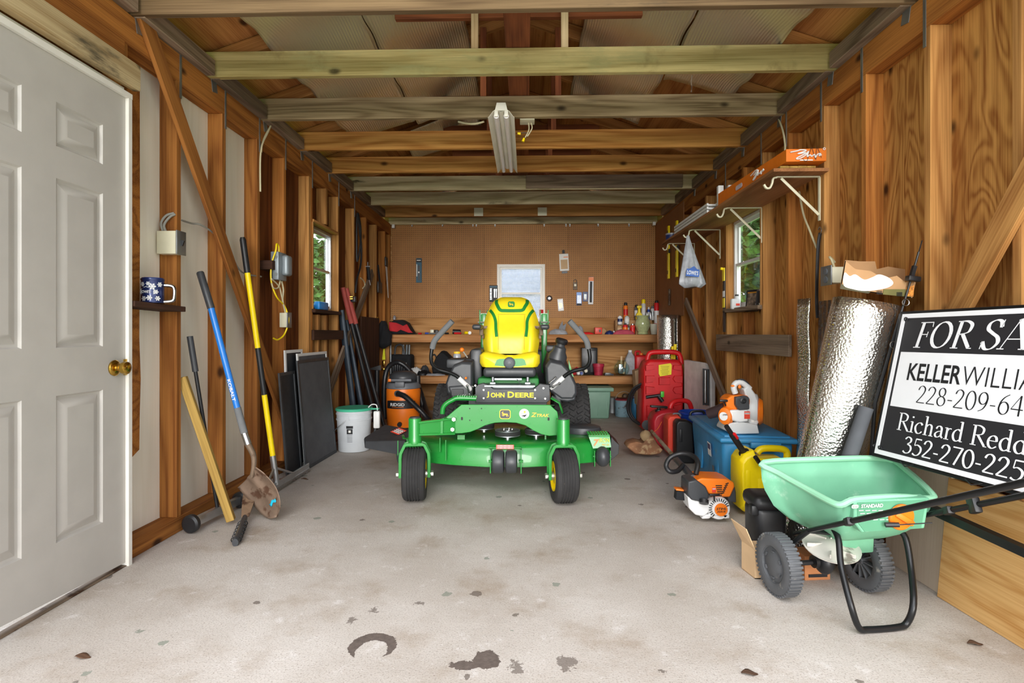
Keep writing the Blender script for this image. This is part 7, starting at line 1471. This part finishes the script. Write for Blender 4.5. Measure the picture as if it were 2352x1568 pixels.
o = thing('tool_bag', 'red and black tool bag lying at the left end of the workbench', 'bag', (px(920), 6.85, ZU)); m = MB(); q = [S(890, 768, 6.78), S(893, 745, 6.78), S(902, 735, 6.78), S(922, 734, 6.78), S(934, 741, 6.78), S(944, 758, 6.78), S(950, 768, 6.78)]; cc = sum(q, Vector()) / 7
m.loft([[cc + (p - cc) * .9 for p in q], [p + Vector((0, .04, 0)) for p in q], [p + Vector((0, .2, 0)) for p in q], [cc + (p - cc) * .85 + Vector((0, .25, 0)) for p in q]]); tb = m.build('bag_body', M_['black_soft'], o, smooth=60)
q = [S(893, 739, 6.765), S(910, 741, 6.765), S(926, 748, 6.765), S(934, 744, 6.765), S(942, 758, 6.765), S(948, 764, 6.765), S(938, 764, 6.765), S(920, 757, 6.765), S(912, 762, 6.765), S(894, 760, 6.765)]; MB().loft([q, [p + Vector((0, .03, 0)) for p in q]]).build('red_panel', M_['red_cloth'], tb, bevel=.004)
c = at(880, 768, 6.58); m = MB(); rings = []
for i in range(15):
    t = i / 14; r_ = .015 + .085 * math.sin(PI * min(1, t * .62 + .02)) ** .8 if t < .92 else .05 * (1 - t) / .08 + .01; z = 1.17 - .34 * t
    rings.append([Vector((c.x + r_ * math.cos(b) * (1 + .25 * noise.noise(Vector((math.cos(b) * 2, math.sin(b) * 2, t * 5)))), c.y + r_ * .75 * math.sin(b) * (1 + .2 * math.sin(5 * b + 4 * t)), z)) for b in [2 * PI * q / 30 for q in range(30)]])
m.loft(rings); single(m, 'cloth_bag', M_['black_soft'], 'black crinkled bag hanging at the left end of the workbench edge', 'bag', c, smooth=60)
o = thing('wire_hook_pack', 'yellow wire rack with blue card hanging left of the black bag', 'wire rack', S(860, 740, 6.62)); m = MB()
for a, b in (((854, 728), (854, 757)), ((867, 728), (867, 757)), ((854, 728), (868, 728)), ((854, 742), (868, 742)), ((853, 757), (868, 757)), ((856, 728), (856, 757)), ((865, 728), (865, 757))): m.cyl(S(*a, 6.62), S(*b, 6.62), .004, n=6)
m.build('wire_frame', M_['gold'], o); MB().box(S(860, 752, 6.61), (.062, .006, .045)).build('card', M_['blue_tool'], o, smooth=0)
o = thing('ratchet_strap', 'bright yellow strap with brass buckle hanging on the left bench post', 'strap', S(882, 800, 6.63)); m = MB(); m.loft([[S(u, v, 6.64) + Vector((0, dy, 0)) for u, dy in ((u0, 0), (u1, 0), (u1, .006), (u0, .006))] for v, u0, u1 in ((782, 881, 883), (806, 880, 884), (822, 878, 885), (826, 878, 885))]); m.build('webbing', pm('neon yellow', '#e2e020', .7), o); m = MB(); m.box(S(881, 835, 6.64), (.03, .02, .07), r=.004); m.box(S(880, 848, 6.63), (.04, .025, .03), r=.004); m.build('buckle', M_['brass'], o)
# small tools along the upper shelf
def tool(name, label, cat, u0, u1, mat, r=.012, y=6.80, z=None, head=None):
    z = ZU + r + .001 if z is None else z; a, b = Vector((px(u0, y), y, z)), Vector((px(u1, y), y + .03, z)); o = thing(name, label, cat, a); MB().tube([a, a.lerp(b, .45)], r, 10).build('handle', M_[mat], o); MB().tube([a.lerp(b, .45), b], r * .45, 8).build('shank', M_['steel'], o)
    if head: m = MB(); m.box(b, (.03, .06, .024), r=.005); m.build('head', M_[head], o)
tool('screwdriver', 'red handled screwdriver right of the red tool bag', 'screwdriver', 968, 952, 'red', .010); tool('screwdriver', 'blue tipped screwdriver on the left half of the workbench', 'screwdriver', 976, 996, 'blue', .013); tool('hammer', 'small hammer with dark handle near the white charger', 'hammer', 1030, 1012, 'black', .012, head='charcoal')
o = thing('battery_charger', 'small white and black charger on the workbench left of the mower lever', 'charger', (px(997), 6.85, ZU)); MB().box((px(991), 6.88, ZU + .03), (.045, .05, .06), r=.004).build('body', M_['cream'], o); MB().box((px(1001), 6.87, ZU + .03), (.05, .05, .055), r=.008).build('battery', M_['black'], o); MB().tube([(px(985), 6.8, ZU + .012), (px(1010), 6.8, ZU + .012)], .011, 8).build('lead', M_['galv'], o)
o = thing('cordless_drill', 'black and red power drill lying on the workbench left of the seat', 'drill', (px(1048), 6.82, ZU)); m = MB(); m.tube([(px(1040), 6.82, ZU + .035), (px(1058), 6.82, ZU + .03)], .03, 12); m.build('body', M_['black'], o); m = MB(); m.tube([(px(1044), 6.80, ZU + .015), (px(1060), 6.78, ZU + .014)], .013, 8); m.build('handle', M_['red'], o)
o = thing('tape_reel', 'small yellow tape with white reel on the workbench by the seat', 'tape', (px(1071), 6.8, ZU)); m = MB(); m.tube([(px(1068), 6.79, ZU + .02), (px(1074), 6.81, ZU + .02)], .018, 12); m.build('tape', M_['yellow_p'], o); m = MB(); m.lathe([(.008, 0), (.02, 0), (.02, .02), (.008, .02)], (px(1080), 6.78, ZU + .02), (0, -1, 0), 16); m.build('reel', M_['white_pl'], o)
o = thing('red_toolbox', 'small red plastic box with black latch on the right half of the workbench', 'box', (px(1374), 6.84, ZU)); MB().box((px(1374, 6.82), 6.84, ZU + .045), (.09, .10, .085), r=.008).build('body', M_['red_case'], o); MB().box((px(1378, 6.78), 6.785, ZU + .045), (.02, .012, .03)).build('latch', M_['black'], o)
lump('plastic_wrap', 'small clear plastic wrapper standing beside the right mower lever', 'wrapper', 1333, ZU, (.08, .07, .13), 'clear_pl', 6.88, 12); lump('glove', 'red rubber glove lying left of the red box', 'glove', 1350, ZU, (.16, .1, .035), 'red', 6.84, 14); lump('cloth_scrap', 'dark blue cloth scrap right of the red box', 'cloth', 1400, ZU, (.12, .1, .06), 'navy', 6.84, 15); lump('string_ball', 'brown roll of twine behind the red box', 'twine', 1384, ZU, (.11, .09, .10), 'card', 6.95, 16)
o = thing('paint_scraper', 'grey plastic sheet piece propped up behind the white plastic bag', 'plastic piece', (px(1296), 6.95, ZU)); q = [S(1284, 752, 6.98), S(1292, 736, 6.98), S(1293, 748, 6.98), S(1301, 742, 6.98), S(1296, 762, 6.98), S(1286, 760, 6.98)]; q[4].z = q[5].z = ZU + .002; MB().loft([q, [p + Vector((0, .01, 0)) for p in q]]).build('sheet', M_['grey_plastic'], o)
lump('glue_bottle', 'tiny white bottle lying at the edge left of the cans', 'bottle', 1410, ZU, (.03, .03, .06), 'white_pl', 6.9, 17, rough=.05); o = thing('light_bulb', 'clear glass bulb on the left end of the bench backboard', 'bulb', S(905, 729, 7.0)); MB().lathe([(.003, 0), (.02, .0), (.02, .03), (.012, .05), (.003, .055)], (px(906, 7.0), 7.0, ZU + .19), n=12).build('glass', M_['clear_pl'], o); board('bulb_rest', (px(896, 7.05), 7.08, ZU + .18), (px(925, 7.05), 7.08, ZU + .18), .02, .08, M_['ply_back'], None, label='narrow wooden cleat carrying the clear bulb', cat='cleat')
# lower shelf
o = thing('tool_bag', 'black open tool bag full of tools on the lower shelf at the left', 'bag', (px(918), 6.88, ZL)); m = MB(); m.box((px(918, 6.82), 6.9, ZL + .13), (.30, .24, .25), r=.03, seg=3); tb = m.build('bag_body', M_['black_soft'], o)
for i in range(7): MB().box((px(903 + i * 5, 6.78), 6.775, ZL + .10), (.017, .012, .12), r=.004).build('tool_loop', M_['charcoal'], tb)
m = MB(); m.tube(crom([(px(905), 6.86, ZL + .25), (px(908), 6.86, ZL + .36), (px(922), 6.86, ZL + .37), (px(928), 6.86, ZL + .25)], 5), .012, 8); m.build('bag_handle', M_['charcoal'], o)
for i, u in enumerate((922, 930, 936)): MB().tube([(px(u), 6.9, ZL + .2), (px(u + 2), 6.88, ZL + .38)], .014, 8).build('tool', M_['galv'], o)
o = thing('backpack', 'black pointed backpack lying on the lower shelf behind the left lever', 'bag', (px(1020), 6.85, ZL)); q = [S(992, 858, 6.76), S(990, 845, 6.76), S(1000, 820, 6.76), S(1013, 806, 6.76), S(1020, 808, 6.76), S(1040, 828, 6.76), S(1040, 858, 6.76)]; cc = sum(q, Vector()) / 7; m = MB(); m.loft([[cc + (p - cc) * .85 for p in q], [p + Vector((0, .05, 0)) for p in q], [p + Vector((0, .24, 0)) for p in q], [cc + (p - cc) * .85 + Vector((0, .28, 0)) for p in q]]); m.build('bag_body', M_['black_soft'], o, smooth=60); MB().tube(crom([S(994, 826, 6.78), S(992, 818, 6.78), S(998, 814, 6.78), S(1002, 820, 6.78)], 5), .01, 8).build('strap', M_['black'], o)
lump('work_glove', 'grey and white work glove on the lower shelf beside the tool bag', 'glove', 955, ZL, (.18, .14, .11), 'lightgrey', 6.80, 21, rough=.4); lump('clutter_pouch', 'small dark red and grey pouch left of the backpack', 'pouch', 975, ZL, (.12, .1, .14), 'charcoal', 6.9, 22); lump('cable_bundle', 'tangled black cables on the lower shelf in front of the backpack', 'cable', 972, ZL, (.2, .12, .07), 'black', 6.78, 23, rough=.5); lump('plastic_wrap', 'pale plastic sheet lying on the lower shelf under the backpack', 'wrapper', 1000, ZL, (.3, .12, .03), 'bag', 6.76, 24); lump('green_cap', 'small green cap on the lower shelf behind the vacuum head', 'cap', 950, ZL, (.05, .05, .035), 'green', 6.76, 25)
o = thing('plant_pot', 'paint stained red plastic pot on the lower right shelf', 'pot', (px(1374), 6.80, ZL)); MB().lathe([(.004, .003), (.052, .003), (.066, .11), (.072, .112), (.072, .145), (.066, .145), (.06, .11), (.05, .012), (.004, .012)], (px(1374), 6.80, ZL), n=28).build('pot_body', pm('stained red plastic', '#a6243c', .5, var=.3, vs=14), o)
o = thing('metal_case', 'black metal case standing on the lower right shelf behind the lever', 'case', (px(1354), 6.95, ZL)); MB().box((px(1353, 6.95), 6.96, ZL + .17), (.20, .14, .34), r=.006).build('case_body', M_['blackmetal'], o); MB().box((px(1362, 6.9), 6.885, ZL + .17), (.07, .01, .27), r=.003).build('case_panel', M_['charcoal'], o)
x = px(1428, 6.82); o = thing('glass_jar', 'round glass jar with paint brushes on the lower right shelf', 'jar', (x, 6.82, ZL)); MB().lathe([(.004, .004), (.06, .004), (.09, .05), (.098, .09), (.088, .13), (.055, .165), (.05, .18), (.058, .19)], (x, 6.82, ZL), n=32, cap=False).build('jar_body', M_['jar'], o, solid=.002)
b1 = MB(); b1.box((x - .015, 6.79, ZL + .09), (.05, .014, .10), r=.003); b1.build('brush_head', M_['steel'], o); m = MB(); m.tube([(x - .012, 6.79, ZL + .14), (x - .005, 6.80, ZL + .24)], .012, 8, sx=.5); m.build('brush_handle', M_['card_l'], o); m = MB(); m.tube([(x + .02, 6.80, ZL + .02), (x + .05, 6.84, ZL + .17)], .012, 8, sx=.5); m.build('stir_stick', M_['card_l'], o); m = MB(); m.box((x, 6.83, ZL + .06), (.09, .06, .08), r=.02); m.build('jar_contents', pm('brush clutter', '#6f7f80', .6, var=.5, vs=30), o)
x = px(1449, 6.9); o = thing('plastic_jug', 'translucent white plastic jug behind the glass jar', 'jug', (x, 6.95, ZL)); m = MB(); m.loft([[Vector((x + a * w_, 6.95 + b * w_ * .8, ZL + z)) for a, b in ((-1, -1), (1, -1), (1, 1), (-1, 1))] for w_, z in ((.066, .003), (.068, .17), (.06, .21), (.028, .27), (.022, .29))]); m.build('jug_body', M_['bag'], o, bevel=.012); MB().lathe([(.024, .285), (.024, .31), (.003, .312)], (x, 6.95, ZL), n=16).build('jug_cap', M_['white_pl'], o)
x = px(1470, 6.9); o = thing('fuel_can', 'red gas can with orange cap at the right end of the lower shelf', 'can', (x, 6.92, ZL)); m = MB(); m.box((x + .01, 6.93, ZL + .125), (.16, .16, .25), r=.03, seg=3); m.build('can_body', M_['red'], o); MB().lathe([(.022, .245), (.022, .275), (.003, .277)], (x + .02, 6.92, ZL), n=14).build('can_cap', M_['orange'], o); MB().tube(crom([(x - .05, 6.92, ZL + .24), (x - .05, 6.92, ZL + .29), (x - .0, 6.92, ZL + .29), (x + .0, 6.92, ZL + .245)], 5), .014, 8).build('can_handle', M_['red'], o)
for i, (u, mt) in enumerate(((1328, 'white_pl'), (1335, 'blue'), (1345, 'cream'))): 
    o = thing('caulk_tube', ('white capped caulk tube lying leftmost behind the mower tank', 'blue capped caulk tube lying in the middle of the pile', 'cream capped caulk tube lying nearest the red pot')[i], 'caulk tube', (px(u), 6.78, ZL), group='caulk tubes on the lower shelf'); z = ZL + .027 + .03 * (i == 2); MB().cyl((px(u), 6.79, z), (px(u) + .02, 6.98, z), .024, n=14).build('tube_body', M_['lightgrey'], o); MB().cyl((px(u), 6.765, z), (px(u), 6.79, z), .016, .022, n=12).build('tube_cap', M_[mt], o)
lump('rag_bundle', 'dark red and brown bundle on the lower shelf behind the mower tank', 'rag', 1325, ZL, (.16, .12, .10), 'red_cloth', 6.93, 33, rough=.4); o = thing('putty_tray', 'flat dark tray between the red pot and the glass jar', 'tray', (px(1398), 6.80, ZL)); MB().box((px(1398, 6.8), 6.80, ZL + .012), (.11, .10, .022), r=.004).build('tray', M_['charcoal'], o); MB().box((px(1396, 6.8), 6.80, ZL + .028), (.07, .08, .010), r=.003).build('lid', M_['galv'], o)
# floor under the shelf
x0, x1 = at(1330, 0, 6.55).x, at(1396, 0, 6.55).x; xm = (x0 + x1) / 2
o = thing('storage_tote', 'grey green plastic storage tote on the floor under the lower shelf', 'tote', (xm, 6.6, 0)); m = MB(); m.box((xm, 6.72, .165), (.36, .42, .33), r=.02, seg=3, taper=(1.12, 1.08)); m.build('tote_body', M_['tote_green'], o); m = MB(); m.box((xm, 6.72, .352), (.46, .52, .045), r=.01); m.build('tote_lid', M_['tote_green'], o)
for i in range(3): MB().box((xm - .05 + .1 * i, 6.505, .16), (.012, .012, .24), r=.003).build('tote_rib', M_['tote_green'], o)
m = None
c = gnd(1432, 956); o = thing('paint_can', 'rusty blue painted metal bucket with red lid and wire bail under the shelf', 'bucket', c); MB().lathe([(.004, .003), (.095, .003), (.10, .01), (.105, .19), (.108, .20), (.10, .205), (.004, .205)], c, n=28).build('can_body', pm('flaking blue paint', '#8fb0bd', .6, .2, dirt='#54483f', dcov=.56, ds=16), o); MB().lathe([(.104, .2), (.106, .215), (.09, .222), (.004, .222)], c, n=24).build('can_lid', pm('dusty red', '#8d3038', .6, dirt='#6e665f', dcov=.55), o); MB().tube(crom([c + Vector((-.105, 0, .17)), c + Vector((-.08, -.03, .27)), c + Vector((0, -.04, .31)), c + Vector((.08, -.03, .27)), c + Vector((.105, 0, .17))], 5), .003, 6).build('wire_bail', M_['cable_grey'], o)
c = gnd(1420, 953) + Vector((-.04, .22, 0)); o = thing('paint_can', 'plain grey metal can behind the rusty blue bucket', 'can', c); MB().lathe([(.004, .003), (.08, .003), (.082, .19), (.085, .2), (.004, .2)], c, n=24).build('can_body', M_['galv'], o); lump('rag_heap', 'brown rag on top of the rusty blue bucket', 'rag', 1436, .223, (.08, .08, .05), 'rust', c.y - .2, 41)
x = at(1465, 0, 6.6).x; o = thing('storage_tote', 'small blue plastic bin on the floor behind the black fuel hose', 'tote', (x, 6.62, 0)); m = MB(); m.box((x + .02, 6.62, .125), (.18, .24, .25), r=.015, taper=(1.12, 1.1)); m.build('bin_body', M_['blue_tote'], o); MB().box((x + .02, 6.62, .262), (.22, .28, .03), r=.006).build('bin_lid', M_['navy'], o)
m = MB(); q = [at(u, v, 6.3) for u, v in ((1458, 852), (1476, 846), (1478, 926), (1464, 930))]; single(m.loft([q, [p + Vector((0, .16, .0)) for p in q]]), 'cardboard_box', M_['card_l'], 'tall pale cardboard flap behind the red fuel caddy', 'box', q[3], smooth=0)
board('box_prop', (at(1468, 0, 6.38).x, 6.40, 0), (at(1468, 0, 6.38).x, 6.40, .21), .05, .05, M_['stud'], None, up=(1, 0, 0), label='short wooden block under the pale cardboard flap', cat='block')
# ---------------------------------------------------------------- on the pegboard
YP = YB + .018
def pk(name, label, cat, u0, v0, u1, v1, mat, tilt=0, t=.012, group=None):
    a, b = at(u0, v0, YP), at(u1, v1, YP); c = (a + b) / 2; o = thing(name, label, cat, (c.x, YP - t / 2, c.z), rot=(0, R(tilt), 0), group=group); T = W[o.name]
    MB(T).box((0, 0, 0), (abs(b.x - a.x), t, abs(a.z - b.z)), r=.002, seg=1).build('card', M_[mat], o, smooth=0); return o, T, abs(b.x - a.x), abs(a.z - b.z)
def sub(o, T, x, z, w_, h, mat, name, d=.009, t=.003): return MB(T).box((x, -d, z), (w_, t, h)).build(name, M_[mat], o, smooth=0)
teal = M_['teal'] = pm('teal card', '#1f5266', .5, var=.1)
o, T, w_, h = pk('tool_package', 'tall teal and black tool package on the left of the pegboard', 'package', 956, 593, 969, 649, 'teal'); sub(o, T, 0, h * .4, w_ * .9, h * .14, 'ink', 'header'); sub(o, T, 0, h * .41, w_ * .7, h * .03, 'paper', 'header_print', .0105); sub(o, T, 0, -h * .1, w_ * .35, h * .6, 'charcoal', 'blade'); sub(o, T, 0, -h * .08, w_ * .25, h * .06, 'paper', 'blade_mark', .011); sub(o, T, -w_ * .36, 0, w_ * .12, h * .5, 'paper', 'side_print', .0095, .001)
o, T, w_, h = pk('socket_set', 'black socket set card hanging left of the back window', 'package', 1124, 655, 1143, 693, 'ink'); sub(o, T, 0, h * .4, w_ * .9, h * .08, 'teal', 'header')
for i in range(8): sub(o, T, -w_ * .3, h * (.28 - .09 * i), w_ * .22, h * .045, 'steel', 'socket_bit', .012, .012)
for x in (.12, .34): sub(o, T, w_ * x, 0, w_ * .08, h * .5, 'steel', 'driver', .012, .01); sub(o, T, w_ * x, h * .2, w_ * .16, h * .16, 'galv', 'driver_head', .012, .012)
o, T, w_, h = pk('tool_package', 'white and orange blister pack above the window on the right', 'package', 1285, 583, 1306, 622, 'paper', -3); sub(o, T, 0, -h * .12, w_ * .75, h * .55, 'card_l', 'sandpaper'); sub(o, T, w_ * .2, h * .3, w_ * .5, h * .05, 'orange', 'header_print', .0095, .001); sub(o, T, 0, h * .62, w_ * .25, h * .2, 'ink', 'hang_clip', 0, .02); sub(o, T, 0, -h * .58, w_ * .6, h * .13, 'charcoal', 'lower_tab', 0, .01)
o, T, w_, h = pk('drill_bit_pack', 'small clear bag of brass drill bits on the pegboard', 'package', 1281, 686, 1294, 714, 'paper', -5); sub(o, T, 0, 0, w_ * .85, h * .8, 'clear_pl', 'pouch')
for i in range(3): sub(o, T, w_ * (-.22 + .2 * i), -h * .05, w_ * .1, h * (.45 - .06 * i), 'brass', 'bit', .012, .008)
o, T, w_, h = pk('cable_tie_pack', 'long narrow orange topped pack of black cable ties', 'package', 1351, 636, 1363, 699, 'clear_pl', 1); sub(o, T, 0, h * .42, w_ * .95, h * .14, 'orange', 'header'); sub(o, T, 0, -h * .05, w_ * .4, h * .75, 'ink', 'cable_ties', .011, .01); sub(o, T, 0, -h * .46, w_ * .9, h * .05, 'paper', 'bottom_seal')
o, T, w_, h = pk('blade_pack', 'light blue pack of blades left of the dark blue pack', 'package', 1324, 671, 1336, 701, 'blue_tool'); [sub(o, T, w_ * (-.25 + .25 * i), -h * .05, w_ * .1, h * .6, 'steel', 'blade', .010, .004) for i in range(3)]; sub(o, T, 0, -h * .42, w_ * .9, h * .14, 'ink', 'bottom_print')
o, T, w_, h = pk('bit_pack', 'small dark navy pack right of the light blue pack', 'package', 1338, 670, 1350, 692, 'navy'); sub(o, T, 0, 0, w_ * .5, h * .5, 'galv', 'bit'); sub(o, T, 0, -h * .25, w_ * .4, h * .15, 'paper', 'print', .0115)
o, T, w_, h = pk('carabiner', 'brown snap hook hanging above the light blue pack', 'hook', 1316, 648, 1326, 665, 'rust'); sub(o, T, 0, h * .1, w_ * .5, h * .3, 'cream', 'tag'); MB(T).tube([Vector((.02 * math.cos(a), 0, h * .6 + .025 * math.sin(a))) for a in [2 * PI * k / 12 for k in range(12)]], .005, 6, closed=True).build('ring', M_['rust'], o)
c = at(1262, 685, YP - .01); single(MB().lathe([(.004, 0), (.034, 0), (.038, .008), (.03, .016), (.012, .02), (.004, .02)], c, (0, -1, 0), 24), 'metal_disc', M_['steel'], 'round shiny metal cap on the pegboard right of the window', 'cap', c)
o, T, w_, h = pk('window_sticker', 'small round reddish sticker behind the seat at the back window', 'sticker', 1237, 708, 1250, 727, 'paper'); sub(o, T, 0, 0, w_ * .7, h * .7, 'red_cloth', 'sticker_print', .0075)
c = onx(1537, 682, XR - .02); single(MB().box(c, (.02, .04, .19), r=.004), 'wrench', M_['rust'], 'small dark wrench hanging on the dark hardboard at right', 'wrench', c)
# pegboard hooks under the plate
for i, u in enumerate((946, 1016, 1086, 1094, 1137, 1250, 1300, 1309, 1374, 1445)):
    c = at(u, 514, YB - .02); o = thing('wire_clip', 'small white wire clip in the row along the pegboard top edge', 'clip', c, group='white clips along the pegboard top'); MB().box(c + Vector((0, .02, .0)), (.018, .03, .026)).build('plate', M_['white_pl'], o); MB().box(c + Vector((0, .01, -.022)), (.012, .016, .022)).build('tab', M_['galv'], o)
for i, (u, v) in enumerate(((904, 520), (1502, 514))): c = at(u, v, YB - .05); single(MB().box(c, (.035, .05, .045)), 'wall_bracket', M_['white_pl'], ('white metal corner bracket at the top left of the pegboard', 'white metal corner bracket at the top right of the pegboard')[i], 'bracket', c)
# ---------------------------------------------------------------- outside the windows
def tree(loc, h, r, label, seed, n=420):
    rr = random.Random(seed); o = thing('leafy_tree', label, 'tree', loc, group='trees outside the windows')
    x, y, z = loc
    MB().tube(crom([(x, y, z), (x + .06, y, z + h * .3), (x - .05, y + .05, z + h * .6)]), [.14 - .005 * i for i in range(13)], 8).build('trunk', M_['bark'], o)
    m = MB()
    for i in range(n):
        a, b = rr.uniform(0, 2 * PI), rr.uniform(-.9, 1); q = rr.uniform(.55, 1) * r
        c = Vector((x + q * math.cos(a) * math.sqrt(1 - b * b), y + q * math.sin(a) * math.sqrt(1 - b * b), z + h * .62 + q * b * h * .42 / r))
        for k in range(7):
            e = c + Vector((rr.gauss(0, .13), rr.gauss(0, .13), rr.gauss(0, .13))); d1 = Vector((rr.gauss(0, 1), rr.gauss(0, 1), rr.gauss(0, .6))).normalized() * .11
            d2 = d1.cross(Vector((rr.gauss(0, 1), rr.gauss(0, 1), rr.gauss(0, 1)))).normalized() * .055
            m.faces([e - d1, e + d2, e + d1, e - d2], [(0, 1, 2, 3)])
    m.build('foliage', M_['leaf'], o, smooth=0)
tree((-5.4, 12.4, -.18), 3.6, 1.9, 'leafy green tree seen through the left window', 3, 900)
tree((5.2, 9.6, -.18), 4.6, 2.3, 'leafy green tree seen through the right window', 5, 1500)
tree((9.0, 15.5, -.18), 5.0, 2.3, 'taller leafy tree behind the one outside the right window', 8, 900)
# neighbour's ribbed wall seen through the back window
m = MB()
m.grid(lambda a, b: (-2 + 4 * a, YB + 1.6 + .02 * (1 if int(b * 120) % 4 < 2 else 0), -.2 + 3.0 * b), 1, 120)
single(m, 'neighbour_shed', pm('ribbed white siding', '#c4cede', .6, var=.04), 'ribbed white metal shed wall seen through the dusty back window', 'shed', (0, YB + 1.6, -.2), solid=.03, smooth=0)
